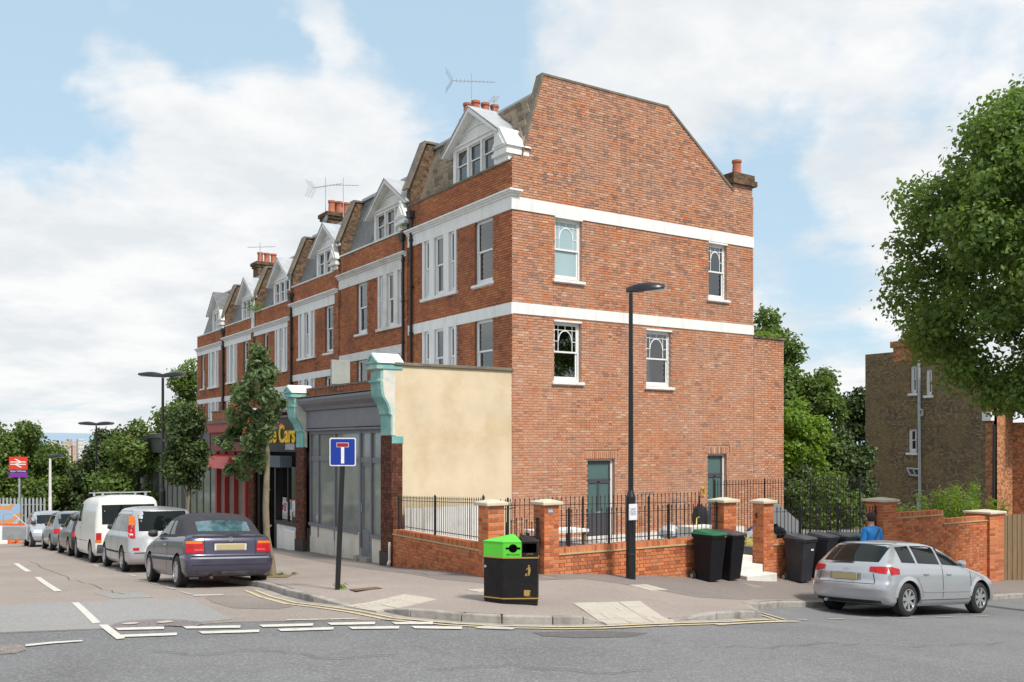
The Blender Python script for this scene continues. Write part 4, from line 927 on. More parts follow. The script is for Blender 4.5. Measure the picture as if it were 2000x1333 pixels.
# downpipes
def downpipe(y, zt, zb, label, x=-.09, r=.05):
    t = thing('downpipe', label, 'pipe', (x, y, zb), 'black rainwater pipes on the terrace front')
    m = MB(); m.tube((x, y, zb), (x, y, zt), r, n=10)
    m.build('pipe', MT['pipe'], t, smooth=True)
    m = MB()
    for k in range(4): z = zb + (zt - zb) * (k + .5) / 4; m.tube((x, y, z), (x, y, z + .07), r * 1.35, n=10); m.box(x, y - .09, z + .01, x + .1, y + .09, z + .05)
    m.build('bracket', MT['pipe'], t)
    m = MB(); m.hexa([(x - .09, y - .1, zt), (x + .09, y - .1, zt), (x + .09, y + .1, zt), (x - .09, y + .1, zt), (x - .13, y - .14, zt + .22), (x + .09, y - .14, zt + .22), (x + .09, y + .14, zt + .22), (x - .13, y + .14, zt + .22)]); m.build('hopper', MT['pipe'], t)
downpipe(5.85, 9.95, 3.9, 'black rainwater pipe on the end house, nearest the camera'); downpipe(6.42, 9.3, 3.9, 'black rainwater pipe at the junction of the first two houses'); downpipe(16.85, 8.75, 3.0, 'long black rainwater pipe between the third and fourth houses'); downpipe(26.6, 8.2, 2.6, 'black rainwater pipe between the two farthest houses')
# ------------------------------------------------------------------ shops along the street
SHX = -3.54
SF = Fr((SHX, 0, 0), (0, 1, 0), (-1, 0, 0))
def text(name, s, size, mt_, loc, rot, parent=None, extr=.006, kind=None, sx=1., align='CENTER', bold=0):
    cu = bpy.data.curves.new(name, 'FONT'); cu.body = s; cu.size = size; cu.extrude = extr; cu.align_x = align; cu.align_y = 'CENTER'; cu.offset = bold
    o = bpy.data.objects.new(name, cu); COL.objects.link(o); bpy.context.view_layer.update()
    me = bpy.data.meshes.new_from_object(o.evaluated_get(bpy.context.evaluated_depsgraph_get())); bpy.data.objects.remove(o); me.materials.clear(); me.materials.append(mt_)
    o = bpy.data.objects.new(name, me); COL.objects.link(o)
    off = ORG.get(parent.name, Vector()) if parent else Vector()
    o.parent = parent; o.location = Vector(loc) - off; o.rotation_euler = rot; o.scale = (sx, 1, 1); return o
RSF = (R(90), 0, R(-90))     # text on the street front, facing -x
# shop one: grey, empty
gy = lambda y: gz(SHX - .1, y) + KH
s1 = thing('corner_shop', 'vacant grey painted corner shop with bare stall risers and cream rendered flank', 'shop', (SHX, 0, -.7), 'shops of the terrace')
q = MB(); q.box(SHX + .002, .006, -.8, -.002, .12, 4.60); q.build('flank_wall', MT['render'], s1)
q = MB(); q.box(SHX - .02, -.05, 4.60, .02, .2, 4.68); q.build('flank_coping', MT['coping'], s1, bevel=.01)
q = MB(); q.box(SHX + .1, .12, 4.0, -.01, 6.7, 4.12); q.build('flat_roof', MT['lead'], s1)
q = MB(); q.fb(SF, .72, 3.98, -.3, 6.1, 4.26, .0); q.build('parapet', MT['facade_dark'], s1); q = MB(); q.fb(SF, .72, 4.26, -.34, 6.1, 4.31, .03); q.build('parapet_coping', MT['coping'], s1)
def pilaster(parent, y0, y1, zb, zt, mt_='tilebrick', p=.12):
    q = MB(); q.fb(SF, y0, zb, .003, y1, zt, p - .015); o = q.build('pilaster', MT[mt_], parent, bevel=.03, seg=2)
    q = MB(); q.fb(SF, y0 - .01, zb, .004, y1 + .01, gy((y0 + y1) / 2) + .35, p + .012); q.build('pilaster_base', MT['rubber'] if False else mat('dark_base', (.045, .035, .032), .7), o)
def scroll(parent, y0, y1, z0, z1, main='teal', side='peel'):
    """console bracket with a small pediment on top"""
    q = MB(); H = z1 - z0
    prof = [(0, 0), (.10, 0), (.10, .24), (.16, .26), (.16, .30), (.22, .38), (.36, .47), (.40, .56), (.40, .64), (.44, .65), (.44, .67), (.40, .68), (.40, .80), (.46, .82), (.50, .84), (.50, .87), (0, .87)]
    pts = [SF.p(y0, z0 + b * H, .02 + a * .95) for a, b in prof]
    q.prism(pts, (0, y1 - y0, 0))
    o = q.build('console_bracket', MT[main], parent, fix=True, bevel=.012, seg=2)
    q = MB(); q.prism([p + Vector((.012, 0, 0)) for p in [SF.p(y0 - .012, z0 + b * H, .0 + a * .86) for a, b in prof]], (0, y1 - y0 + .024, 0)); q.build('bracket_cheek', MT[side], o, fix=True)
    q = MB(); q.fb(SF, y0 - .04, z0 + H * .80, -.2, y1 + .04, z0 + H * .835, .53); q.fb(SF, y0 - .02, z0 + H * .83, -.2, y1 + .02, z0 + H * .87, .50); q.fb(SF, y0 + .03, z0 + H * .645, 0, y1 + .015, z0 + H * .665, .46); q.build('moulding', MT[main], o)
    c = (y0 + y1) / 2; zt = z0 + H * .87; q = MB()
    q.fprism(SF, [(y0 - .06, zt), (y1 + .06, zt), (c, z1)], -.25, .50); q.build('pediment_cap', MT['white'], o, fix=True)
    q = MB(); q.fprism(SF, [(y0 - .04, zt + .015), (y0 + .02, zt + .015), (c, z1 - .09), (c, z1 - .03)], .50, .535); q.fprism(SF, [(y1 + .04, zt + .015), (c, z1 - .03), (c, z1 - .09), (y1 - .02, zt + .015)], .50, .535); q.fb(SF, y0 - .04, zt, .50, y1 + .04, zt + .05, .54); q.fprism(SF, [(c - .1, zt + .06), (c + .1, zt + .06), (c, z1 - .14)], .50, .52); q.build('pediment_face', MT[main], o, fix=True)
    return o
q = MB(); q.box(SHX - .001, -.004, -.8, SHX + .20, .004, 2.62); q.build('pilaster_return', MT['tilebrick'], s1)
pilaster(s1, .0, .66, -.9, 2.82); pilaster(s1, 6.08, 6.78, -1.1, 2.52)
q = MB(); q.box(SHX - .1, -.012, 2.62, SHX + .22, .0, 2.80); q.build('bracket_foot', MT['teal'], s1)
scroll(s1, .02, .62, 2.82, 4.92); scroll(s1, 6.10, 6.72, 2.50, 4.42)
# cornice and fascia
q = MB(); prof = [(.05, 3.60), (.10, 3.62), (.14, 3.70), (.17, 3.72), (.28, 3.80), (.33, 3.90), (.33, 3.97), (-.1, 4.00), (-.1, 3.6)]
q.prism([SF.p(.70, b, a) for a, b in prof], (0, 5.38, 0)); q.build('cornice', MT['greypaint'], s1, fix=True)
q = MB(); q.fb(SF, .68, 3.08, -.1, 6.08, 3.60, .02); q.fb(SF, .66, 3.00, -.1, 6.08, 3.06, .06); q.build('fascia', MT['greypaint'], s1, bevel=.01)
q = MB(); q.fb(SF, .66, 4.0, .0, 6.08, 4.03, .34); q.build('cornice_lead', MT['coping'], s1)
# shop window frame
FB = -.10
gl0, gl1 = 2.14, 2.90
vert = [(5.95, .10), (5.30, .07), (4.05, .08), (2.30, .12), (1.58, .09), (.70, .06)]
q = MB(); q.fb(SF, .68, 2.90, FB - .06, 6.08, 3.00, FB + .04); q.fb(SF, .68, 2.10, FB - .05, 6.08, 2.24, FB + .03)
for y, w in vert: q.fb(SF, y - w / 2, -.2, FB - .07, y + w / 2, 2.95, FB + .05)
q.fb(SF, 2.36, .12, FB - .08, 6.0, .22, FB + .09); q.fb(SF, .73, .10, FB - .08, 1.54, .19, FB + .09)
fr_ = q.build('shop_window_frame', MT['greypaint'], s1)
for (a, b, z0, z1) in ((4.09, 5.27, .22, 2.10), (2.36, 4.01, .22, 2.10), (.73, 1.54, .19, 2.10), (4.09, 5.27, 2.24, 2.90), (2.36, 4.01, 2.24, 2.90), (1.63, 2.24, 2.24, 2.90), (.73, 1.54, 2.24, 2.90), (5.33, 5.9, .22, 2.9)):
    MB().fb(SF, a, z0, FB - .02, b, z1, FB - .01).build('pane', MT['shopglass'], fr_)
q = MB(); q.fb(SF, .7, -.9, FB - .62, 6.0, 3.0, FB - .56); q.build('window_backing', mat('papered_window', (.20, .215, .19), .85, var=.14, vscale=1.1, dirt=(.12, .16, .2), dscale=1.4, damt=.35), s1)
q = MB()
for a, b in ((2.42, 4.04), (4.08, 5.98), (.74, 1.52)): q = MB(); q.fb(SF, a, gy(a) - .3, FB - .04, b, .12, FB + .05); q.build('stall_riser', MT['riser'], s1, bevel=.006)
q = MB(); q.fb(SF, 2.3, -.2 - .6, FB - .06, 2.42, .2, FB + .07); q.build('riser_edge', MT['riser'], s1)
q = MB(); a, b = 1.63, 2.24; dz = -.44
q.fb(SF, a, dz, FB - .06, b, dz + .72, FB + .005); q.fb(SF, a, dz + .72, FB - .06, a + .09, 2.10, FB + .005); q.fb(SF, b - .09, dz + .72, FB - .06, b, 2.10, FB + .005); q.fb(SF, a + .09, 2.0, FB - .06, b - .09, 2.1, FB + .005); q.fb(SF, a + .12, dz + .12, FB + .005, b - .12, dz + .36, FB + .015); q.fb(SF, a + .12, dz + .42, FB + .005, b - .12, dz + .66, FB + .015)
D = q.build('shop_door', MT['greypaint'], s1); MB().fb(SF, a + .09, dz + .72, FB - .035, b - .09, 2.0, FB - .025).build('pane', MT['shopglass'], D)
q = MB(); q.tube(SF.p(b - .04, .75, FB + .03), SF.p(b - .04, 1.0, FB + .03), .015, n=6); q.build('handle', MT['alu'], D)
q = MB(); q.fb(SF, 1.55, -.75, -.3, 2.38, dz, .10); q.build('door_step', MT['kerb'], s1)
# hanging blank sign over shop one/two
hs = thing('hanging_sign', 'blank grey square projecting sign above the grey corner shop', 'sign', (SHX, 6.5, 4.4))
def rect_at(px0, py0, px1, py1, x0):
    (ya, za), (yb, zb_) = onX(px0, py0, x0), onX(px1, py1, x0); return min(ya, yb), min(za, zb_), max(ya, yb), max(za, zb_)
Ya = onY(647, 703, 7.0); Yb = onY(683, 752, 7.0)
q = MB(); q.box(Ya[0], 6.96, Yb[1], Yb[0], 7.06, Ya[1]); q.build('panel', mat('sign_back', (.33, .34, .31), .6), hs, bevel=.01)
q = MB(); cxs = (Ya[0] + Yb[0]) / 2 + .1; q.box(cxs - .04, 6.98, 4.1, cxs + .04, 7.04, Yb[1]); q.build('bracket', MT['iron'], hs)
# shop two: black cab office
s2 = thing('black_shop', 'black cab office shopfront with yellow lettering and pictures in its window', 'shop', (SHX, 6.8, -.9), 'shops of the terrace')
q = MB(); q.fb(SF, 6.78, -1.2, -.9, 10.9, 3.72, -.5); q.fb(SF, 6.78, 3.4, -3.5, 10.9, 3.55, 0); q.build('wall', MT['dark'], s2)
fm = mat('black_fascia', (.022, .021, .020), .45, var=.2)
q = MB(); q.hexa([SF.p(a, b, c) for a, b, c in ((6.78, 2.35, -.3), (10.9, 2.35, -.3), (10.9, 2.35, .06), (6.78, 2.35, .06), (6.78, 3.45, -.3), (10.9, 3.45, -.3), (10.9, 3.45, .10), (6.78, 3.45, .10))]); q.build('fascia', fm, s2, fix=True)
q = MB(); q.fb(SF, 6.78, 3.45, -.3, 10.9, 3.52, .18); q.fb(SF, 6.78, 3.62, -.3, 10.9, 3.70, .22); q.build('cornice', MT['coping'], s2)
yl = mat('yellow_lettering', (.85, .52, .015), .5); wl = mat('white_lettering', (.7, .7, .72), .5)
text('lettering', 'Mobile Cars', .78, yl, (SHX - .10, 8.75, 2.90), RSF, s2, .012, bold=.016)
for z, s_ in ((2.50, '020 8340 8888'), (2.40, '24 HOUR SERVICE')): text('lettering', s_, .115, wl, (SHX - .08, 9.9, z), RSF, s2, .004)
q = MB(); q.fb(SF, 6.95, 2.42, .06, 7.75, 2.62, .085); q.build('phone_panel', mat('phone_panel', (.33, .34, .38), .5, var=.5, vscale=14), s2)
q = MB(); q.fb(SF, 7.35, 1.86, 0, 10.7, 2.22, .42); q.build('shutter_box', mat('slate_blue_shutter', (.09, .11, .13), .5), s2, bevel=.01)
q = MB()
for y in (6.84, 7.55, 8.25, 8.95): q.fb(SF, y - .035, -.9, -.28, y + .035, 1.86, -.18)
q.fb(SF, 6.8, -.02, -.35, 9.0, .10, .02); q.fb(SF, 8.95, -1.2, -.35, 9.08, 1.86, -.02); q.fb(SF, 10.6, -1.2, -.35, 10.9, 1.9, -.02)
g = q.build('window_frame', MT['black'], s2)
for a, b in ((6.88, 7.51), (7.59, 8.21), (8.29, 8.91)): MB().fb(SF, a, .1, -.25, b, 1.86, -.24).build('pane', MT['glass_dull'], g)
pm = bpy.data.materials.new('window_picture'); pm.use_nodes = True; tt = pm.node_tree
cc = ramp(tt, noise(tt, 2.3, 2, .5, geo_pos(tt)), [(.30, (.02, .025, .03)), (.42, (.5, .5, .5)), (.50, (.75, .74, .72)), (.56, (.45, .03, .05)), (.62, (.1, .35, .5)), (.7, (.6, .5, .05))], 'CONSTANT'); tt.links.new(cc, tt.nodes['Principled BSDF'].inputs['Base Color'])
q = MB()
for a, b in ((6.88, 7.51), (7.59, 8.21), (8.29, 8.91)): q.fb(SF, a + .02, .12, -.235, b - .02, .86 + .1 * math.sin(a * 3), -.228)
q.build('window_picture', pm, s2)
q = MB(); q.fb(SF, 6.82, gy(7) - .2, -.4, 9.0, -.02, -.05); q.build('stall_riser', MT['white'], s2, bevel=.02)
q = MB(); q.fb(SF, 6.86, gy(7) - .05, -.05, 7.75, -.12, .12); q.build('meter_box', MT['white'], s2, bevel=.03)
q = MB(); q.fb(SF, 9.1, gy(10), -.42, 10.6, 1.85, -.38); q.build('door_glass', MT['glass_dull'], s2)
# red shop
s3 = thing('red_shop', 'red painted shopfront with tall narrow glazing and an awning panel', 'shop', (SHX, 11, -1.1), 'shops of the terrace')
red = mat('red_shop_paint', (.36, .035, .03), .5, var=.15, dirt=(.25, .06, .05), dscale=2); dred = mat('dull_red_paint', (.22, .045, .04), .6, var=.15)
pilaster(s3, 10.92, 11.45, -1.4, 2.1); scroll(s3, 10.95, 11.40, 2.05, 3.85, 'white_old', 'white_old')
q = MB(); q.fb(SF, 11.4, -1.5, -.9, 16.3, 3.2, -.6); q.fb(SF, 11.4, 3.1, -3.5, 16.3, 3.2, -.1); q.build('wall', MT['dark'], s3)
q = MB(); q.fb(SF, 11.45, 3.50, -.3, 16.3, 3.85, .0); q.build('parapet', MT['facade'], s3); q = MB(); q.fb(SF, 11.45, 3.38, -.3, 16.35, 3.50, .28); q.fb(SF, 11.45, 3.85, -.34, 16.3, 3.90, .04); q.build('cornice_cap', MT['coping'], s3)
q = MB(); q.fb(SF, 11.45, 2.35, -.3, 16.3, 3.05, .06); q.build('fascia', dred, s3); q = MB(); q.fb(SF, 11.45, 3.05, -.3, 16.3, 3.38, .20); q.build('cornice', red, s3)
q = MB(); q.hexa([SF.p(a, b, c) for a, b, c in ((12.2, 1.72, -.1), (16.4, 1.72, -.1), (16.4, 1.72, .75), (12.2, 1.72, .75), (12.2, 2.22, -.1), (16.4, 2.22, -.1), (16.4, 2.12, .55), (12.2, 2.12, .55))]); q.build('awning_panel', red, s3, fix=True)
text('lettering', 'cafe', .34, mat('awning_lettering', (.03, .02, .02), .6), (SHX - .78, 15.3, 1.93), RSF, s3, .004)
q = MB()
for y, w in ((11.55, .1), (12.6, .16), (13.9, .08), (15.1, .10), (16.2, .14)): q.fb(SF, y - w * .8, -1.5, -.36, y + w * .8, 2.3, -.12)
q.fb(SF, 11.5, -.35, -.37, 16.2, -.25, -.24); q.fb(SF, 11.5, 2.2, -.37, 16.2, 2.35, -.2)
g = q.build('window_frame', red, s3)
for a, b in ((11.6, 12.5), (12.7, 13.85), (13.95, 15.0), (15.2, 16.1)): MB().fb(SF, a, -.25, -.3, b, 2.2, -.29).build('pane', MT['shopglass'], g)
q = MB(); q.fb(SF, 11.5, -1.5, -.38, 15.1, -.35, -.25); q.build('stall_riser', MT['dark'], s3)
# further shops
for k, (y0, y1, lab, main, tri_, zt) in enumerate([(16.45, 21.8, 'white framed shop beyond the red one, half hidden by the round street tree', MT['greydoor'], mat('navy_paint', (.02, .02, .07), .5), 3.3), (21.9, 26.6, 'plain dull shopfront under the fifth house', MT['greydoor'], MT['greydoor'], 3.1), (26.7, 31.7, 'last shopfront of the terrace, dark fronted', MT['greydoor'], MT['white_old'], 3.0)]):
    t = thing('small_shop', lab, 'shop', (SHX, y0, -1.4), 'shops of the terrace')
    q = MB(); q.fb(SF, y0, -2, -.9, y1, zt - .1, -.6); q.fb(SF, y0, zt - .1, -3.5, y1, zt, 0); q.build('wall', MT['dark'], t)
    q = MB(); q.fb(SF, y0, zt - .9, -.3, y1, zt - .2, .05); q.fb(SF, y0, zt - .2, -.3, y1, zt, .2); q.build('fascia', main, t)
    q = MB(); n = 5
    for j in range(n + 1): y = y0 + .1 + (y1 - y0 - .2) * j / n; q.fb(SF, y - .06 - .1 * (j in (0, n)), -2.2, -.38, y + .06 + .1 * (j in (0, n)), zt - .9, -.27)
    g = q.build('window_frame', MT['greydoor'], t)
    for j in range(n): MB().fb(SF, y0 + .2 + (y1 - y0 - .2) * j / n, -1.1, -.3, y0 + (y1 - y0 - .2) * (j + 1) / n, zt - .95, -.29).build('pane', MT['shopglass'], g)
    q = MB(); q.fb(SF, y0 + .1, -2.4, -.38, y1 - .1, -1.1, -.05); q.build('stall_riser', tri_, t)
# dark low building past the terrace
db = thing('low_building', 'dark green and grey single storey building beyond the end of the terrace', 'building', (SHX, 34, -2.6))
gm_ = mat('olive_boards', (.05, .056, .038), .8, var=.25, vscale=3)
q = MB(); q.box(SHX, 32.2, -3.5, 3, 41, 2.2); q.build('wall', gm_, db); q = MB(); q.box(SHX - .15, 32.1, 2.2, 3.2, 41.2, 2.45); q.build('roof_edge', MT['stackbrick'], db)
q = MB()
for k in range(14): q.fb(SF, 32.6 + k * .6, -3.4, 0, 32.66 + k * .6, 2.1, .05)
q.build('batten', mat('dark_batten', (.03, .035, .03), .7), db)
q = MB(); q.fb(SF, 33.4, -1.4, 0, 35.0, .9, .04); q.fb(SF, 36, -1.4, 0, 38.2, .9, .04); w_ = q.build('window', MT['shop_dark'], db); MB().fb(SF, 33.5, -1.3, .04, 34.9, .8, .05).build('pane', MT['glass_dull'], w_)
q = MB(); q.box(-2, 41.5, 1.0, 2, 46, 3.3); q.build('upper_block', MT['orangebrick'], db)
# satellite dish
sd = thing('satellite_dish', 'small grey satellite dish beside the far chimney stack', 'dish', (1.4, 16.6, 11.9))
q = MB(); q.lathe((0, 0, 0), [(.02, .0), (.2, .03), (.33, .1), (.35, .1), (.2, .02), (.02, -.02)], 18); o = q.build('dish', MT['galv'], None, smooth=True); o.parent = sd; o.location = (0, 0, .2); o.rotation_euler = (R(-60), 0, R(60))
q = MB(); q.tube((1.4, 16.6, 11.6), (1.4, 16.6, 12.1), .02, n=6); q.build('arm', MT['iron'], sd)
def aerial(p, h, boom, yaw, label, els=7, refl=True, tilt=0):
    t = thing('tv_aerial', label, 'aerial', p, 'television aerials on the chimneys'); p = Vector(p)
    m = MB(); m.tube(p, p + Vector((0, 0, h)), .018, n=6); m.build('mast', MT['galv'], t)
    d = Vector((math.cos(yaw), math.sin(yaw), math.sin(tilt))).normalized(); s = Vector((-math.sin(yaw), math.cos(yaw), 0)); c = p + Vector((0, 0, h * .82))
    m = MB(); m.tube(c - d * boom * .45, c + d * boom * .55, .013, n=6); m.build('boom', MT['galv'], t)
    m = MB()
    for k in range(els): q_ = c + d * boom * (-.35 + .9 * k / els); l = .17 - .008 * k; m.tube(q_ - s * l, q_ + s * l, .006, n=5)
    m.build('element', MT['galv'], t)
    if refl:
        m = MB(); b = c - d * boom * .45
        for sg in (-1, 1):
            for k in range(6): q_ = b + Vector((0, 0, sg * (.04 + k * .06))) - d * (.0 + k * .04) * 1.0; m.tube(q_ - s * .24, q_ + s * .24, .005, n=5)
            for e_ in (-.22, 0, .22): m.tube(b + s * e_, b + s * e_ + Vector((0, 0, sg * .38)) - d * .24, .005, n=5)
        m.build('reflector', MT['galv'], t)
aerial((2.6, 6.5, 13.9), 1.55, 1.5, R(-28), 'long rooftop aerial with a mesh reflector above the end house dormer', 10)
aerial((3.2, 6.0, 13.9), .75, .8, R(40), 'short tilted rooftop aerial beside the long one', 6, False, .8)
aerial((1.6, 17.2, 12.1), 2.1, 1.6, R(-60), 'tall aerial over the six pot chimney', 8); aerial((2.0, 16.2, 12.3), 1.7, 1.2, R(-30), 'second aerial over the six pot chimney', 8, False)
aerial((1.7, 26.2, 11.6), 1.4, 1.5, R(-40), 'farthest thin rooftop aerial by the three pot chimney', 6, False)
aerial((9.3, .7, 8.3), .25, .9, R(0), 'aerial poking out behind the far edge of the gable', 8, False)

# ------------------------------------------------------------------ front walls, piers, railings
def brick_pier(label, x0, x1, y0, top, name='brick_pier', cap=.06, y1=None):
    """square pier of pinwheel courses: four whole bricks a course"""
    y1 = y1 if y1 is not None else y0 + (x1 - x0); cx_, cy_ = (x0 + x1) / 2, (y0 + y1) / 2
    zb = gz(cx_, cy_) + KH - .12
    t = thing(name, label, 'pier', (cx_, cy_, zb), 'brick piers of the front wall')
    w, d = x1 - x0, y1 - y0
    MB().box(x0 + .01, y0 + .01, zb - .1, x1 - .01, y1 - .01, top - .11).build('mortar', MT['mortar_w'], t)
    n = int((top - .11 - zb) / .075); b0 = top - .11 - n * .075
    # faces seen: -y (front) and -x (left)
    rf = []; rl = []
    for k in range(n):
        z = b0 + k * .075
        s_ = w * .645
        if k % 2: rf += [(x0, z, s_ - .005, .065), (x0 + s_ + .005, z, w - s_ - .005, .065)]; rl += [(0.0, z, d - s_ * d / w - .005, .065), (d - s_ * d / w + .005, z, s_ * d / w - .005, .065)]
        else: rf += [(x0, z, w - s_ - .005, .065), (x0 + w - s_ + .005, z, s_ - .005, .065)]; rl += [(0.0, z, s_ * d / w - .005, .065), (s_ * d / w + .005, z, d - s_ * d / w - .005, .065)]
    lay(t, Fr((0, y0 + .01, 0), (1, 0, 0), (0, -1, 0)), rf, 'wbrick', depth=.011)
    lay(t, Fr((x0 + .01, y1, 0), (0, -1, 0), (-1, 0, 0)), rl, 'wbrick', depth=.011)
    q = MB(); e_ = cap; q.hexa([(x0 - e_, y0 - e_, top - .11), (x1 + e_, y0 - e_, top - .11), (x1 + e_, y1 + e_, top - .11), (x0 - e_, y1 + e_, top - .11), (x0 - e_, y0 - e_, top - .045), (x1 + e_, y0 - e_, top - .045), (x1 + e_, y1 + e_, top - .045), (x0 - e_, y1 + e_, top - .045)])
    q.hexa([(x0 - e_ * .6, y0 - e_ * .6, top - .045), (x1 + e_ * .6, y0 - e_ * .6, top - .045), (x1 + e_ * .6, y1 + e_ * .6, top - .045), (x0 - e_ * .6, y1 + e_ * .6, top - .045), (cx_ - .05, cy_ - .05, top), (cx_ + .05, cy_ - .05, top), (cx_ + .05, cy_ + .05, top), (cx_ - .05, cy_ + .05, top)])
    q.build('cap', MT['cap'], t, bevel=.015, seg=3); return t
YW = -7.05
TOP1 = onY(1063, 976, YW)[1]
P1 = brick_pier('brick pier at the left of the gate, behind the recycling bin', -5.15, -4.80, YW, onY(960, 977, YW)[1])
P2 = brick_pier('brick pier right of the gate, with the small house number plate', -3.90, -3.555, YW, onY(1070, 976, YW)[1])
P3 = brick_pier('brick pier left of the white entrance steps', .87, 1.25, YW, onY(1414, 973, YW)[1])
P4 = brick_pier('brick pier right of the white entrance steps', 2.12, 2.45, YW, onY(1490, 975, YW)[1])
P5 = brick_pier('tall brick pier behind the walking man', 6.42, 6.95, YW - .02, onY(1725, 973, YW)[1])
P6 = brick_pier('low brick pier at the far end of the garden wall by the timber fence', 11.15, 11.86, YW - .02, onY(1940, 997, YW)[1])
q = MB(); q.box(-3.83, YW - .012, 1.28, -3.70, YW, 1.38); o = q.build('number_plate', mat('slate_plate', (.20, .21, .25), .4), P2)
q = MB(); q.box(-3.82, YW - .015, 1.30, -3.71, YW - .012, 1.36); q.build('number_plate_face', mat('plate_face', (.42, .45, .5), .4), o) if False else None
text('number', '285a', .055, mat('number_white', (.8, .8, .8), .5), (-3.765, YW - .014, 1.33), (R(90), 0, 0), P2, .002)
q = MB(); q.box(2.106, -6.86, .93, 2.118, -6.82, 1.05); q.build('latch_keep', MT['iron'], P4)
def garden_wall(label, F, L_, topf, base, cop=True, limit=300, tilt=0., step=None):
    """F: left-bottom origin, a along. bricks, creasing tile, brick on edge coping"""
    o0 = F.p(L_ / 2, 0, -.1); t = thing('garden_wall', label, 'wall', (o0.x, o0.y, base))
    m = MB(); th = .215
    # core
    top0, top1 = topf(0), topf(L_)
    p = [(0, base), (L_, base), (L_, top1 - .14), (0, top0 - .14)]
    m.prism([F.p(a, b, -.011) for a, b in p], -F.c * (th - .011)); m.build('mortar', MT['mortar_w'], t, fix=True)
    rows = []; sl = math.tan(tilt)
    def ok(a, b): return b > base - .02 + min(0, a * 0)
    zmin = base; H = top0 - .14 - zmin if tilt else min(top0, top1) - .14 - zmin
    n = int(H / .075)
    for a, b, w, h in flemish(0, L_, top0 - .15 - n * .075, top0 - .151, lambda a, b: True): rows.append((a, b + (a + w / 2) * sl, w, h))
    lay(t, F, rows, 'wbrick', depth=.011, limit=limit, tilt=tilt)
    q = MB(); q.prism([F.p(0, top0 - .14, .035), F.p(L_, top1 - .14, .035), F.p(L_, top1 - .115, .035), F.p(0, top0 - .115, .035)], -F.c * (th + .07)); q.build('creasing_tile', MT['creasing'], t, fix=True)
    k = int(L_ / .075); rr = [(i * .075 + .004, topf(i * .075) - .11, .065, .105) for i in range(k)]
    q = MB(); q.prism([F.p(0, top0 - .115, -.004), F.p(L_, top1 - .115, -.004), F.p(L_, top1 - .012, -.004), F.p(0, top0 - .012, -.004)], -F.c * (th - .01)); q.build('coping_bed', MT['mortar_w'], t, fix=True)
    m = MB()
    for a, b, w, h in rr[:]:
        pass
    key = ('cop', round(th, 2))
    if key not in BM:
        mm = MB(); mm.box(-.0325, 0, 0, .0325, th, .105); me = mm.mesh('coping_brick'); me.materials.append(MT['wbrick']); BM[key] = me
    yaw = math.atan2(F.a.y, F.a.x)
    for a, b, w, h in rr[:220]:
        o = bpy.data.objects.new('coping_brick', BM[key]); COL.objects.link(o); o.parent = t; o.location = F.p(a + w / 2, b, random.uniform(-.001, .003)) - ORG[t.name]; o.rotation_euler = (0, -tilt, yaw)
    return t
# left wall runs from the shop to pier one, its top falling away down the hill
A = Vector((-3.66, -.12, 0)); B = Vector((-5.10, -6.72, 0)); d = (B - A).normalized(); nL = Vector((d.y, -d.x, 0)) 
if nL.x > 0: nL = -nL
LL = (B - A).length; zA, zB = .64, .70
zA = onX(778, 1036, -3.7)[1]; zB = onX(934, 1060, -5.05)[1]
garden_wall('sloping brick garden wall from the shop to the gate pier', Fr(A, d, nL), LL, lambda a: zA + (zB - zA) * a / LL, -.9, tilt=math.atan((zB - zA) / LL), limit=300)
zt = onY(1120, 1069, YW)[1]
garden_wall('long low brick garden wall behind the lamp post', Fr((-3.555, YW + .06, 0), (1, 0, 0), (0, -1, 0)), .87 + 3.555, lambda a: zt, -.60, limit=300)
zt3 = onY(1525, 1053, YW)[1]; zt3b = onY(1700, 1050, YW)[1]; W3 = lambda a: zt3 + (zt3b - zt3) * a / 3.97
garden_wall('low brick garden wall behind the grey wheelie bins', Fr((2.45, YW + .06, 0), (1, 0, 0), (0, -1, 0)), 3.97, W3, -1.1, limit=300, tilt=math.atan((zt3b - zt3) / 3.97))
z4, z5 = onY(1760, 1002, YW)[1], onY(1850, 1014, YW)[1]
garden_wall('high brick garden wall right of the walking man', Fr((6.95, YW + .06, 0), (1, 0, 0), (0, -1, 0)), 2.13, lambda a: z4, -1.5, limit=300)
garden_wall('high brick garden wall one step lower, behind the silver estate car', Fr((9.08, YW + .06, 0), (1, 0, 0), (0, -1, 0)), 2.07, lambda a: z5, -1.6, limit=300)
# timber fence at the right edge
tf = thing('timber_fence', 'tall close boarded timber fence at the right edge beside the garden wall', 'fence', (13, YW, -1.3))
for k in range(34):
    q = MB(); x = 11.88 + k * .125; q.box(x, YW + .02 + .012 * (k % 2), -1.6, x + .118, YW + .045 + .012 * (k % 2), onY(1980, 1006, YW)[1] + random.uniform(-.01, .01)); q.build('board', MT['timber'], tf)
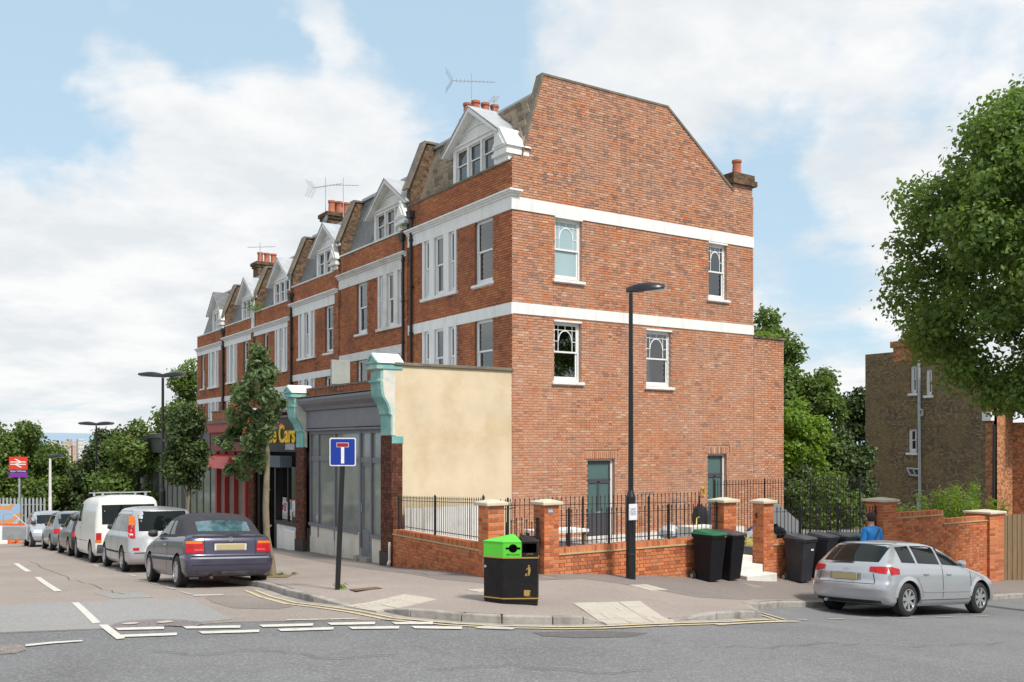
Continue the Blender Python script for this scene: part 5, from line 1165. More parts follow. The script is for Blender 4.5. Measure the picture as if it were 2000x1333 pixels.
# railings
def railing(label, p0, p1, zb, zt, sp=.11, posts=(), group='black iron railings', topr=.10, post_h=.12, r=.0085, botr=.06):
    """p0,p1 xy; zb/zt functions of u"""
    p0 = Vector(p0); p1 = Vector(p1); Ln = (p1 - p0).length; d = (p1 - p0) / Ln; yaw = math.atan2(d.y, d.x)
    t = thing('railing', label, 'railing', (p0.x, p0.y, zb(0)), group)
    n = int(Ln / sp); hh = zt(0) - zb(0)
    m = MB(); m.tube((0, 0, 0), (0, 0, hh - .05), r, n=6); m.tube((0, 0, hh - .05), (0, 0, hh - .02), r, r * 1.8, n=6, cap=False); m.tube((0, 0, hh - .02), (0, 0, hh + .03), r * 1.8, .001, n=6)
    me = m.mesh('bar'); me.materials.append(MT['iron'])
    for k in range(n + 1):
        u = k * sp; p = p0 + d * u; o = bpy.data.objects.new('bar', me); COL.objects.link(o); o.parent = t
        o.location = Vector((p.x, p.y, zb(u / Ln) + .0)) - ORG[t.name]
    for z_ in (lambda u: zb(u) + botr, lambda u: zt(u) - topr):
        m = MB(); a = Vector((p0.x, p0.y, z_(0))); b = Vector((p1.x, p1.y, z_(1))); n_ = Vector((-d.y, d.x, 0)) * .018; u_ = Vector((0, 0, .006))
        m.hexa([a - n_ - u_, b - n_ - u_, b + n_ - u_, a + n_ - u_, a - n_ + u_, b - n_ + u_, b + n_ + u_, a + n_ + u_]); m.build('rail', MT['iron'], t)
    for u in posts:
        p = p0 + d * Ln * u; m = MB(); m.box(p.x - .018, p.y - .018, zb(u) - .14, p.x + .018, p.y + .018, zt(u) + .03); m.tube((p.x, p.y, zt(u) + .03), (p.x, p.y, zt(u) + .07), .022, .002, n=8); m.build('post', MT['iron'], t)
    return t
a_, b_ = A + (B - A) * .02 + Vector((.1, 0, 0)), B + (A - B) * .01 + Vector((.1, 0, 0))
zl0, zl1 = onX(790, 972, -3.65)[1], onX(934, 972, -5.0)[1]
railing('black spear railing on the sloping wall in front of the cream flank', a_.to_2d(), b_.to_2d(), lambda u: zA + (zB - zA) * u + .03, lambda u: zl0 + (zl1 - zl0) * u, sp=.135, posts=(.01, .5, .99))
zr = onY(1200, 994, YW)[1]
railing('black spear railing on the wall behind the lamp post', (-3.50, YW + .17), (.86, YW + .17), lambda u: zt + .03, lambda u: zr, sp=.125, posts=(.07, .30, .67, .99))
zq = onY(1600, 988, YW)[1]
railing('black spear railing on the low wall behind the grey wheelie bins', (2.5, YW + .17), (6.4, YW + .17), lambda u: W3(3.97 * u) + .03, lambda u: zq + (zt3b - zt3) * u * .9, sp=.125, posts=(.27, .62, .99))
railing('taller black railing round the light well under the gable', (-3.5, -4.5), (2.7, -4.5), lambda u: -.2, lambda u: 1.40 - .12 * u, sp=.125, posts=(.07, .40, .72, .99), topr=.12)
railing('dark railing at the back of the yard in front of the trees', (5.2, -2.5), (12.0, -2.5), lambda u: -.3, lambda u: 1.55, sp=.12, posts=(.0, .3, .6, .95))
railing('short black railing beside the gate', (-4.8, -6.2), (-3.6, -5.6), lambda u: -.2, lambda u: 1.40, sp=.12, posts=(.02,))
# gate between the first piers
gt = thing('gate', 'black iron arched pedestrian gate between the two left piers', 'gate', (-4.35, YW + .17, .1))
q = MB()
for k in range(8):
    x = -4.76 + k * .115; zt_ = .98 + .20 * math.sin(math.pi * (k + .5) / 8); q.tube((x, YW + .17, .1), (x, YW + .17, zt_), .011, n=6); q.tube((x, YW + .17, zt_), (x, YW + .17, zt_ + .06), .02, .002, n=6)
q.build('bars', MT['iron'], gt)
q = MB(); q.box(-4.78, YW + .16, .2, -3.93, YW + .18, .24); q.box(-4.78, YW + .16, .82, -3.93, YW + .18, .86); q.box(-4.79, YW + .15, .1, -4.75, YW + .19, 1.2); q.box(-3.96, YW + .15, .1, -3.92, YW + .19, 1.2); q.build('frame', MT['iron'], gt)
q = MB(); q.box(-4.05, YW + .10, .66, -3.93, YW + .17, .80); q.build('lock', MT['iron'], gt)
# entrance steps
st = thing('entrance_steps', 'white painted concrete steps up between two brick piers', 'steps', (1.65, -7, -.4))
for k in range(4):
    z0_ = -.62; q = MB(); q.box(1.27 - .0, -7.35 + k * .30, -.7, 2.10 + (.12 if k < 1 else -.002 * k), -7.35 + (k + 1) * .30 + .02, -.43 + .17 * (k + 1) - .0)
    q.build('step', MT['concrete'], st, bevel=.012)
q = MB(); q.box(1.3, -6.1, -.6, 2.1, 0, -.20 + .12); q.build('path', mat('path_flags', (.30, .29, .30), .8), st)
# raised white stair wall behind pier four
rw = thing('stair_wall', 'sloping white rendered stair wall behind the railing', 'wall', (3.4, -3.6, -.3))
pa = [onY(*p, -3.8) for p in ((1512, 985), (1522, 985), (1562, 1020), (1562, 1060), (1512, 1060))]
q = MB(); q.prism([(a, -3.8, b) for a, b in pa], (0, .15, 0)); q.build('wall', MT['white'], rw, fix=True)
lw = thing('white_boards', 'white painted boards standing against the cream flank wall behind the railing', 'boards', (-2.2, -.1, -.27))
for k in range(13):
    q = MB(); x = -3.35 + k * .175; q.box(x, -.16 - .012 * (k % 2), -.5, x + .165, -.13 - .012 * (k % 2), .98 - .01 * (k % 3)); q.build('board', MT['white_old'], lw)
# ------------------------------------------------------------------ cars
def interp(tab): xs = [a for a, _ in tab]; ys = [b for _, b in tab]; return lambda v: float(np.interp(v, xs, ys))
def smoothtab(tab, n=400, win=.035):
    z = np.array([a for a, _ in tab]); v = np.array([b for _, b in tab]); zz = np.linspace(z[0], z[-1], n); vv = np.interp(zz, z, v); k = max(1, int(win / (zz[1] - zz[0])))
    ker = np.hanning(2 * k + 3)[1:-1]; ker /= ker.sum(); pad = len(ker) // 2; vp = np.concatenate([2 * vv[0] - vv[pad:0:-1], vv, 2 * vv[-1] - vv[-2:-pad - 2:-1]]); vv = np.convolve(vp, ker, 'valid')
    return lambda q: float(np.interp(q, zz, vv))
class Body:
    """a car body as a stack of rounded level outlines between a tail and a nose profile"""
    def __init__(s, rear, front, width, capr, capf, p=2.6, barrel=.035):
        s.xr = smoothtab(rear); s.xf = smoothtab(front); s.w = smoothtab(width); s.cr = smoothtab(capr); s.cf = smoothtab(capf); s.p = p; s.bar = barrel; s.z0 = rear[0][0]; s.z1 = rear[-1][0]
    def Y(s, x, z):
        xr, xf, w, p = s.xr(z), s.xf(z), s.w(z), s.p; cr, cf = s.cr(z), s.cf(z)
        f = 1.
        if x < xr + cr: f = max(0, 1 - min(1, (xr + cr - x) / cr) ** p) ** (1 / p)
        if x > xf - cf: f = max(0, 1 - min(1, (x - xf + cf) / cf) ** p) ** (1 / p)
        m = (xr + xf) / 2; return w * f * (1 - s.bar * ((x - m) / ((xf - xr) / 2)) ** 2)
    def XR(s, y, z): u = min(1, abs(y) / (s.w(z) * (1 - s.bar))); return s.xr(z) + s.cr(z) * (1 - max(0, 1 - u ** s.p) ** (1 / s.p))
    def XF(s, y, z): u = min(1, abs(y) / (s.w(z) * (1 - s.bar))); return s.xf(z) - s.cf(z) * (1 - max(0, 1 - u ** s.p) ** (1 / s.p))
    def ring(s, z):
        xr, xf, w, p = s.xr(z), s.xf(z), s.w(z), s.p; cr, cf = s.cr(z), s.cf(z); pts = []; n = 9
        for k in range(n): a = math.pi / 2 * k / (n - 1); pts.append((xr + cr * (1 - math.cos(a) ** (2 / p)) if a < math.pi / 2 - 1e-6 else xr + cr, w * math.sin(a) ** (2 / p)))
        x0, x1 = xr + cr, xf - cf; ns = 26
        for k in range(1, ns): pts.append((x0 + (x1 - x0) * k / ns, w))
        for k in range(n): a = math.pi / 2 * (1 - k / (n - 1)); pts.append((xf - cf * (1 - math.cos(a) ** (2 / p)) if a < math.pi / 2 - 1e-6 else xf - cf, w * math.sin(a) ** (2 / p)))
        m = (xr + xf) / 2; h = (xf - xr) / 2
        up = [(x, y * (1 - s.bar * ((x - m) / h) ** 2)) for x, y in pts]
        return up + [(x, -y) for x, y in up[-2:0:-1]]
    def solid(s, za, zb, crown=.025, n=46):
        zs = np.linspace(za, zb, n); m = MB(); R_ = [s.ring(z) for z in zs]; L_ = len(R_[0])
        for r_, z in zip(R_, zs): m.v += [(x, y, z) for x, y in r_]
        for i in range(n - 1):
            for k in range(L_): j = (k + 1) % L_; m.f.append((i * L_ + k, (i + 1) * L_ + k, (i + 1) * L_ + j, i * L_ + j)); m.m.append(0)
        # top: shrinking rings for a crowned roof
        base = (n - 1) * L_; cxm = sum(x for x, y in R_[-1]) / L_
        for q, (f, dz) in enumerate(((.75, .45), (.4, .85))):
            o = len(m.v); m.v += [(cxm + (x - cxm) * f, y * f, zb + crown * dz) for x, y in R_[-1]]
            for k in range(L_): j = (k + 1) % L_; m.f.append((base + k, o + k, o + j, base + j)); m.m.append(0)
            base = o
        m.f.append(tuple(range(base + L_ - 1, base - 1, -1))); m.m.append(0); m.f.append(tuple(range(0, L_))); m.m.append(0)
        return m
def patch(fn, u0, u1, v0, v1, nu=10, nv=6, th=.012, corner=0):
    """thin panel following a surface; corners in (u,v); v0/v1 may be functions of u or tuples (at u0, at u1)"""
    m = MB(); f0 = v0 if callable(v0) else (lambda u, a=v0: a if not isinstance(a, tuple) else a[0] + (a[1] - a[0]) * (u - u0) / (u1 - u0)); f1 = v1 if callable(v1) else (lambda u, a=v1: a if not isinstance(a, tuple) else a[0] + (a[1] - a[0]) * (u - u0) / (u1 - u0))
    P = [[fn(u0 + (u1 - u0) * i / nu, f0(u0 + (u1 - u0) * i / nu) + (f1(u0 + (u1 - u0) * i / nu) - f0(u0 + (u1 - u0) * i / nu)) * j / nv) for j in range(nv + 1)] for i in range(nu + 1)]
    for i in range(nu + 1):
        for j in range(nv + 1): m.v.append(tuple(P[i][j]))
    W = nv + 1
    for i in range(nu):
        for j in range(nv): m.f.append((i * W + j, (i + 1) * W + j, (i + 1) * W + j + 1, i * W + j + 1)); m.m.append(0)
    return m
def carpaint(name, col, metal=.5, rough=.32): return mat(name, col, rough, metal, var=.035, vscale=1.3, coat=.6, spec=.5)
MT['carglass'] = mat('car_glass', (.006, .010, .010), .015, spec=.32, var=.2, vscale=2)
MT['trim'] = mat('black_car_plastic', (.02, .02, .022), .55)
MT['seam'] = mat('panel_gap', (.012, .012, .013), .9)
MT['redlens'] = mat('red_lamp_lens', (.42, .004, .008), .25, var=.3, vscale=12)
MT['amber'] = mat('amber_lamp_lens', (.62, .15, .008), .25, var=.15, vscale=14)
MT['clear'] = mat('clear_lamp_lens', (.62, .64, .66), .12, coat=1., var=.2, vscale=10)
MT['plate_y'] = mat('rear_number_plate', (.42, .35, .17), .5, var=.03)
MT['rim'] = mat('alloy_wheel', (.52, .53, .55), .28, .7, var=.12)
MT['rimgrey'] = mat('steel_wheel', (.30, .31, .32), .45, .4, var=.2)
MT['under'] = mat('car_underside', (.012, .012, .012), .9)
def wheel(parent, x, y, r, side, spokes=5, w=.2, mt_='rim', double=False):
    sg = side
    ty = MB(); n = 36; pr = [(r * .64, -w / 2), (r * .72, -w / 2 - .008), (r * .93, -w / 2 + .005), (r, -w / 2 + .03), (r, w / 2 - .03), (r * .93, w / 2 - .005), (r * .72, w / 2 + .008), (r * .64, w / 2)]
    ty.lathe((x, y, r), pr, n, axis='Y'); T = ty.build('wheel', MT['rubber'], parent, smooth=True)
    m = MB(); yo = y + sg * (w / 2 - .012); rr = r * .66
    m.lathe((x, y, r), [(rr, sg * (w / 2 + .002)), (rr * .95, sg * (w / 2 - .012)), (rr * .92, sg * (w / 2 - .07)), (.001, sg * (w / 2 - .075))], 32, 1, axis='Y')
    for k in range(spokes):
        for dd in ((-.11, .11) if double else (0,)):
            a = 2 * math.pi * k / spokes + .3 + dd; d = Vector((math.cos(a), 0, math.sin(a))); s_ = Vector((-math.sin(a), 0, math.cos(a))); c = Vector((x, yo, r)); w0, w1 = (.022, .016) if double else (.05, .035)
            o_ = Vector((0, sg * .006, 0)); i_ = Vector((0, -sg * .03, 0))
            m.hexa([c + d * .03 - s_ * w0 + i_, c + d * rr * .96 - s_ * w1 + i_, c + d * rr * .96 + s_ * w1 + i_, c + d * .03 + s_ * w0 + i_, c + d * .03 - s_ * w0 + o_ * .2, c + d * rr * .96 - s_ * w1 + o_, c + d * rr * .96 + s_ * w1 + o_, c + d * .03 + s_ * w0 + o_ * .2])
    m.tube((x, yo - sg * .02, r), (x, yo + sg * .004, r), .06, n=14)
    # outer rim ring
    m.lathe((x, y, r), [(rr * 1.0, sg * (w / 2 + .004)), (rr * .93, sg * (w / 2 + .004)), (rr * .91, sg * (w / 2 - .02))], 32, 0, axis='Y')
    rm = m.build('rim', [MT[mt_], MT['under']], T, fix=True)
    return T
def finish(me):
    me.polygons.foreach_set('use_smooth', np.ones(len(me.polygons), bool))
    try: me.set_sharp_from_angle(angle=R(34))
    except Exception: pass
def body_obj(B, za, zb, paint_, parent, wheels, r, name='body', low=None, crown=.02, dark_low=True):
    m = B.solid(za, zb, crown)
    me = m.mesh(name); o = link(name, me, [paint_, MT['under'], MT['trim']], None)
    bm = bmesh.new(); bm.from_mesh(me); bmesh.ops.recalc_face_normals(bm, faces=bm.faces); bm.to_mesh(me); bm.free()
    if wheels:
        c = MB()
        for x in wheels:
            for sg in (-1, 1):
                c.tube((x, sg * .55, r * 1.0), (x, sg * 1.15, r * 1.0), r + .055, n=40)
        cm = c.mesh('cut'); co = bpy.data.objects.new('cut', cm); COL.objects.link(co)
        bm = bmesh.new(); bm.from_mesh(cm); bmesh.ops.recalc_face_normals(bm, faces=bm.faces); bm.to_mesh(cm); bm.free()
        b = o.modifiers.new('b', 'BOOLEAN'); b.operation = 'DIFFERENCE'; b.object = co; b.solver = 'EXACT'
        bpy.context.view_layer.update(); me2 = bpy.data.meshes.new_from_object(o.evaluated_get(bpy.context.evaluated_depsgraph_get()))
        o.modifiers.clear(); o.data = me2; me = me2; bpy.data.objects.remove(co)
        rr = r + .055
        for p in me.polygons:
            c_ = p.center
            for x in wheels:
                if math.hypot(c_.x - x, c_.z - r) < rr + .004 and (abs(p.normal.y) < .4 or abs(c_.y) < .6): p.material_index = 1
            if p.normal.z < -.9 and c_.z < za + .01: p.material_index = 1
    finish(me); o.parent = parent
    return o
def car_parts(B, t):
    def side(sg, off=.006):
        def f(x, z): return Vector((x, sg * (B.Y(x, z) + off), z))
        return f
    def rear(off=.006): return lambda y, z: Vector((B.XR(y, z) - off, y, z))
    def front(off=.006): return lambda y, z: Vector((B.XF(y, z) + off, y, z))
    return side, rear, front
def put(m, name, mt_, t): return m.build(name, MT[mt_] if isinstance(mt_, str) else mt_, t, smooth=True)
def seam_v(side_, x0, z0, x1, z1, t, w=.014):
    n = 8; m = MB(); pl = [(x0 + (x1 - x0) * k / n, z0 + (z1 - z0) * k / n) for k in range(n + 1)]
    for (a, b), (c, d) in zip(pl[:-1], pl[1:]): m.poly([side_(a - w / 2, b), side_(c - w / 2, d), side_(c + w / 2, d), side_(a + w / 2, b)])
    return m
def seam_h(fn, u0, u1, z, w=.014, n=14, z1=None):
    m = MB(); z1 = z if z1 is None else z1
    for k in range(n): a, b = u0 + (u1 - u0) * k / n, u0 + (u1 - u0) * (k + 1) / n; za, zb = z + (z1 - z) * k / n, z + (z1 - z) * (k + 1) / n; m.poly([fn(a, za - w / 2), fn(b, zb - w / 2), fn(b, zb + w / 2), fn(a, za + w / 2)])
    return m
def mirror_part(t, x, y, z, sg, paint_):
    m = MB(); m.lathe((0, 0, 0), [(.001, -.10), (.055, -.085), (.085, -.03), (.085, .04), (.06, .08), (.001, .09)], 14); o = m.build('mirror', paint_, t, smooth=True); o.location = (x, y + sg * .09, z); o.rotation_euler = (R(90), 0, 0); o.scale = (.75, .9, 1.05); return o
def place_car(t, rearL, frontL, wb, track, flip=False):
    """wheel contacts of the side nearest the camera (xy) fix position and heading"""
    a = Vector(rearL); b = Vector(frontL); d = (b - a).normalized(); return d
def handle(t, s_, x, z):
    m = MB(); a = s_(x, z); b = s_(x + .16, z); o = Vector((0, math.copysign(.022, a.y), 0)); h = Vector((0, 0, .014))
    m.hexa([a - h, b - h, b - h + o, a - h + o, a + h, b + h, b + h + o, a + h + o]); return m.build('door_handle', t['_p'] if False else MT['alu'], t, bevel=.006, fix=True)
def set_car(t, cx_, cy_, yaw, wb, tr=.72):
    c, s = math.cos(yaw), math.sin(yaw)
    def g(dx, dy): return gz(cx_ + dx * c - dy * s, cy_ + dx * s + dy * c)
    f = (g(wb / 2, tr) + g(wb / 2, -tr)) / 2; r = (g(-wb / 2, tr) + g(-wb / 2, -tr)) / 2; l = (g(wb / 2, tr) + g(-wb / 2, tr)) / 2; rt = (g(wb / 2, -tr) + g(-wb / 2, -tr)) / 2
    t.location = (cx_, cy_, (f + r) / 2 + .004); t.rotation_euler = (math.atan2(l - rt, 2 * tr), -math.atan2(f - r, wb), yaw)
GRP = 'cars parked along the kerbs'

# --- silver estate hatchback, near right
def silver_hatch():
    t = thing('parked_car', 'silver five door hatchback parked at the right, its tail to the bins', 'car', rot=(0, 0, 0), group=GRP)
    pt = carpaint('silver_paint', (.47, .485, .515), .55, .24)
    B = Body([(.19, -1.80), (.24, -1.98), (.34, -2.06), (.50, -2.095), (.60, -2.09), (.66, -2.05), (.80, -2.045), (.93, -2.00), (.99, -1.95), (1.04, -1.88), (1.20, -1.70), (1.32, -1.56), (1.37, -1.50), (1.40, -1.25), (1.415, -.9)],
             [(.19, 1.95), (.25, 2.12), (.35, 2.18), (.5, 2.20), (.60, 2.16), (.68, 2.08), (.75, 1.95), (.82, 1.70), (.88, 1.38), (.93, 1.08), (.98, .92), (1.1, .68), (1.2, .46), (1.3, .20), (1.36, -.02), (1.40, -.25), (1.415, -.5)],
             [(.19, .80), (.28, .865), (.45, .88), (.62, .882), (.80, .875), (.92, .855), (.98, .83), (1.1, .77), (1.22, .705), (1.32, .645), (1.37, .59), (1.40, .50), (1.415, .38)],
             [(.19, .22), (.6, .26), (.9, .30), (1.1, .24), (1.3, .2), (1.415, .18)], [(.19, .4), (.6, .55), (.8, .6), (.95, .45), (1.1, .32), (1.3, .25), (1.415, .2)])
    bo = body_obj(B, .19, 1.415, pt, t, (-1.29, 1.29), .315)
    side, rear, front = car_parts(B, t)
    for sg in (-1, 1):
        S_ = side(sg)
        # glasshouse: quarter, rear door, front door
        top = lambda x: min(1.345, np.interp(x, [-1.62, -1.45, -1.0, -.3, .1, .5, .9], [1.20, 1.30, 1.335, 1.34, 1.29, 1.15, .985])); bot = lambda x: np.interp(x, [-1.5, 0, .9], [1.02, .985, .945])
        for a, b in ((-1.42, -.98), (-.90, -.16), (-.08, .84)): put(patch(side(sg, .004), a, b, bot, top, 12, 5), 'side_window', 'carglass', t)
        put(seam_v(side(sg, .003), -.93, .36, -.93, .98, t) if False else seam_v(side(sg, .003), -.12, .34, -.12, .97, t), 'panel_gap', 'seam', t)
        m = seam_v(side(sg, .003), .93, .36, .90, .93, t); put(m, 'panel_gap', 'seam', t)
        m = MB(); pl = [(-.80, .36), (-.86, .55), (-.98, .72), (-1.0, .98)]
        for (a, b), (c, d) in zip(pl[:-1], pl[1:]): s3_ = side(sg, .003); m.poly([s3_(a - .005, b), s3_(c - .005, d), s3_(c + .005, d), s3_(a + .005, b)])
        put(m, 'panel_gap', 'seam', t)
        put(patch(side(sg, .012), -.82, .90, .455, .485, 14, 1), 'rubbing_strip', pt, t)
        put(patch(side(sg, .020), -.86, .88, .235, .30, 14, 2), 'sill_strip', pt, t)
        put(patch(side(sg, .003), -.86, .88, .30, .312, 14, 1), 'panel_gap', 'seam', t)
        for x in (-.78, .02): handle(t, side(sg, .004), x, .80)
        mirror_part(t, .74, sg * B.Y(.74, 1.0), 1.0, sg, pt)
        # flared arches
        for x in (-1.29, 1.29):
            m = MB(); n = 22; r0 = .372
            for k in range(n):
                a0, a1 = math.pi * (k / n) - .12 + .24 * 0, math.pi * ((k + 1) / n) - .12; q = []
                for a, rr, of in ((a0, r0, .022), (a1, r0, .022), (a1, r0 + .075, .002), (a0, r0 + .075, .002)):
                    xx, zz = x + rr * math.cos(a), .315 + rr * math.sin(a); zz = max(.2, zz); q.append(Vector((xx, sg * (B.Y(min(max(xx, B.xr(zz) + .05), B.xf(zz) - .05), zz) + of), zz)))
                m.poly(q)
            put(m, 'arch_lip', pt, t)
    put(patch(rear(.005), -.60, .60, lambda y: 1.015 + .0 * y, lambda y: 1.345 - .04 * (y / .6) ** 2, 14, 6), 'rear_window', 'carglass', t)
    put(patch(rear(.03), -.56, .56, 1.36, 1.39, 12, 2), 'roof_spoiler', pt, t)
    for sg in (-1, 1):
        m = patch(rear(.012), sg * .50, sg * .80, (.84, .80), (.93, .94), 10, 4); m2 = patch(side(sg, .014), B.XR(.80, .86) + .02, B.XR(.80, .86) + .28, (.79, .80), (.945, .90), 8, 4)
        i0 = len(m.v); m.v += m2.v; m.f += [tuple(k + i0 for k in f) for f in m2.f]; m.m += m2.m; put(m, 'tail_lamp', 'redlens', t)
        put(seam_v(lambda y, z: rear(.003)(y, z), sg * .62, .62, sg * .58, .80, t), 'panel_gap', 'seam', t)
    put(seam_h(rear(.003), -.62, .62, .61, .009), 'panel_gap', 'seam', t); put(seam_h(rear(.004), -.80, .80, .43, .012), 'bumper_crease', 'seam', t) if False else None
    put(patch(rear(-.0), -.34, .34, .66, .80, 8, 3), 'plate_recess', mat('silver_recess', (.26, .27, .29), .4, .5), t)
    m = MB(); m.box(-2.075, -.27, .675, -2.055, .27, .785); m.build('number_plate', MT['plate_y'], t)
    put(patch(rear(.006), -.70, .70, .20, .295, 14, 2), 'diffuser', 'trim', t); put(patch(rear(.012), -.74, .74, .475, .49, 14, 1), 'bumper_crease', pt, t)
    m = MB(); m.tube((-2.0, .42, .245), (-2.08, .42, .245), .03, n=12); m.build('exhaust', MT['alu'], t)
    m = MB()
    for k in range(4): m.lathe((-2.035, -.045 + .03 * k, .865), [(.017, -.002), (.017, .002), (.012, .002), (.012, -.002)], 14, axis='Y')
    m = MB()
    for k in range(4):
        c = Vector((-2.036, -.05 + .033 * k, .868))
        for j in range(14):
            a0, a1 = 2 * math.pi * j / 14, 2 * math.pi * (j + 1) / 14; m.poly([c + Vector((0, .024 * math.cos(a0), .024 * math.sin(a0))), c + Vector((0, .024 * math.cos(a1), .024 * math.sin(a1))), c + Vector((0, .018 * math.cos(a1), .018 * math.sin(a1))), c + Vector((0, .018 * math.cos(a0), .018 * math.sin(a0)))])
    m.build('badge', MT['clear'], t)
    m = MB(); m.box(-1.97, -.12, 1.005, -1.93, .35, 1.03); m.build('wiper', MT['trim'], t)
    put(patch(front(.005), -.66, .66, 1.0, lambda y: 1.36 - .05 * (y / .66) ** 2, 12, 6), 'windscreen', 'carglass', t)
    for sg in (-1, 1): put(patch(front(.01), sg * .48, sg * .80, .60, .72, 8, 3), 'headlight', 'clear', t)
    put(patch(front(.01), -.32, .32, .36, .72, 8, 3), 'grille', 'trim', t)
    for x in (-1.29, 1.29):
        for sg in (-1, 1): wheel(t, x, sg * .765, .315, sg, 7, .21, double=True)
    return t
A_ = silver_hatch(); ra = onG(1770, 1205); fa = onG(1915, 1198)
yaw = math.atan2(fa[1] - ra[1], fa[0] - ra[0]); mid = Vector(((ra[0] + fa[0]) / 2, (ra[1] + fa[1]) / 2)); nn = Vector((-math.sin(yaw), math.cos(yaw)))
cen = mid + nn * .84; set_car(A_, cen.x, cen.y, yaw, 2.58)

# --- generic smaller cars
def gen_car(label, col, L_, W_, H_, wb, kind='hatch', r=.30, hood=.9, ws=.35, belt=.88, rearw=None, metal=.5, cat='car', detail=True, name='parked_car', tail='std', rx=None, open_door=False, paint_=None, roofcol=None):
    t = thing(name, label, cat, rot=(0, 0, 0), group=GRP)
    pt = paint_ or carpaint(label.split()[0] + '_paint', col, metal)
    xr = -L_ * .47; xf = xr + L_; fw = xf - (L_ - wb) * .44 ; rw = fw - wb; h = H_; hw = W_ / 2
    if kind == 'van':
        rearp = [(.22, xr + .2), (.30, xr + .06), (.45, xr), (.60, xr + .02), (belt, xr + .03), (h * .75, xr + .07), (h * .9, xr + .12), (h * .97, xr + .2), (h - .015, xr + .4), (h, xr + .8)]
        frontp = [(.22, xf - .25), (.35, xf - .03), (.55, xf), (.8, xf - .06), (1.0, xf - .25), (1.1, xf - .5), (1.2, xf - .72), (1.5, xf - 1.05), (1.75, xf - 1.32), (h * .95, xf - 1.55), (h, xf - 2.0)]
        wid = [(.22, hw * .93), (.35, hw), (.9, hw), (1.15, hw * .985), (1.5, hw * .945), (h * .9, hw * .89), (h * .96, hw * .80), (h, hw * .5)]
    else:
        b = belt; rb = {'hatch': .10, 'mpv': .05, 'notch': .18}[kind]; g = h - b
        rearp = [(.20, xr + .22), (.26, xr + .08), (.36, xr + .02), (.50, xr), (.62, xr + .015), (b * .9, xr + rb * .6), (b, xr + rb), (b + g * .15, xr + rb * 1.5), (b + g * .6, xr + rb * 1.5 + g * (.12 if kind == 'mpv' else .5)), (b + g * .88, xr + rb * 1.5 + g * (.22 if kind == 'mpv' else .85)), (h - .02, xr + rb + g * 1.5), (h, xr + rb + g * 2.2)]
        frontp = [(.20, xf - .25), (.28, xf - .06), (.45, xf), (.58, xf - .03), (.68, xf - .16), (b * .85, xf - .45), (b * .95, xf - hood * .75), (b + .02, xf - hood), (b + g * .35, xf - hood - ws * .8), (b + g * .8, xf - hood - ws * 1.9), (h - .03, xf - hood - ws * 2.5), (h, xf - hood - ws * 3.3)]
        wid = [(.20, hw * .91), (.30, hw * .985), (.55, hw), (b * .9, hw * .985), (b, hw * .95), (b + g * .5, hw * .84), (b + g * .8, hw * .75), (h - .04, hw * .68), (h, hw * .45)]
    B = Body(rearp, frontp, wid, [(.2, .2), (belt, .24), (h, .18)], [(.2, .4), (.6, .5), (belt, .45), (h, .25)])
    body_obj(B, rearp[0][0], h, pt, t, (rw, fw), r)
    side, rear, front = car_parts(B, t); g = h - belt
    for sg in (-1, 1):
        x1 = xf - hood - .05
        if kind == 'van':
            put(patch(side(sg, .004), x1 - 1.15, x1 - .35, 1.18, lambda x: min(h - .25, np.interp(x, [x1 - 1.1, x1 - .75, x1 - .35], [h - .25, h - .26, 1.45])), 8, 4), 'side_window', 'carglass', t)
            m = seam_v(side(sg, .003), x1 - 1.25, .4, x1 - 1.25, h - .3, t); put(m, 'panel_gap', 'seam', t); put(seam_v(side(sg, .003), x1 - .1, .4, x1 - .1, 1.1, t), 'panel_gap', 'seam', t)
            put(seam_h(side(sg, .003), rw + .5, x1 - .2, .62, .014), 'panel_gap', 'seam', t)
            handle(t, side(sg, .004), x1 - 1.15, 1.0)
        else:
            xb = xr + g * .9 + (.1 if kind != 'mpv' else -.1); tp = lambda x: min(h - .085, float(np.interp(x, [xb, xb + .25, x1 - ws * 2.0, x1 - ws * 1.0, x1], [belt + g * .45, h - .085, h - .09, belt + g * .48, belt + .03])))
            n = 3 if kind == 'mpv' else 2; xs_ = np.linspace(xb, x1, n + 1)
            for a, b_ in zip(xs_[:-1], xs_[1:]): put(patch(side(sg, .004), a + .03, b_ - .03, lambda x: belt + .035, tp, 10, 4), 'side_window', 'carglass', t)
            for x in xs_[1:-1]: put(seam_v(side(sg, .003), x, .34, x, belt + .02, t), 'panel_gap', 'seam', t)
            put(seam_v(side(sg, .003), x1 + .02, .34, x1 - .02, belt, t), 'panel_gap', 'seam', t); put(patch(side(sg, .01), rw + .42, fw - .42, .46, .49, 10, 1), 'rubbing_strip', 'trim' if kind == 'mpv' else pt, t)
            handle(t, side(sg, .004), xs_[1] + .08 if n == 2 else xs_[2] + .06, belt - .12)
        o = mirror_part(t, xf - hood - (.15 if kind != 'van' else .35), sg * B.Y(xf - hood - .2, belt + .08), belt + (.10 if kind != 'van' else .25), sg, MT['trim'])
        for x in (rw, fw): wheel(t, x, sg * (hw - .11), r, sg, 5 if kind != 'van' else 8, .19, 'rim' if kind != 'van' else 'rimgrey')
    put(patch(front(.005), -hw * .74, hw * .74, belt + (.06 if kind != 'van' else .28), h - .1, 10, 5), 'windscreen', 'carglass', t)
    for sg in (-1, 1): put(patch(front(.01), sg * hw * .52, sg * hw * .88, .58, .72 if kind != 'van' else .8, 6, 3), 'headlight', 'clear', t)
    put(patch(front(.008), -hw * .4, hw * .4, .36, .52, 8, 2), 'grille', 'trim', t)
    m = MB(); x_ = B.xf(.42) + .0; m.box(x_ - .01, -.26, .37, x_ + .015, .26, .48); m.build('front_plate', MT['clear'], t)
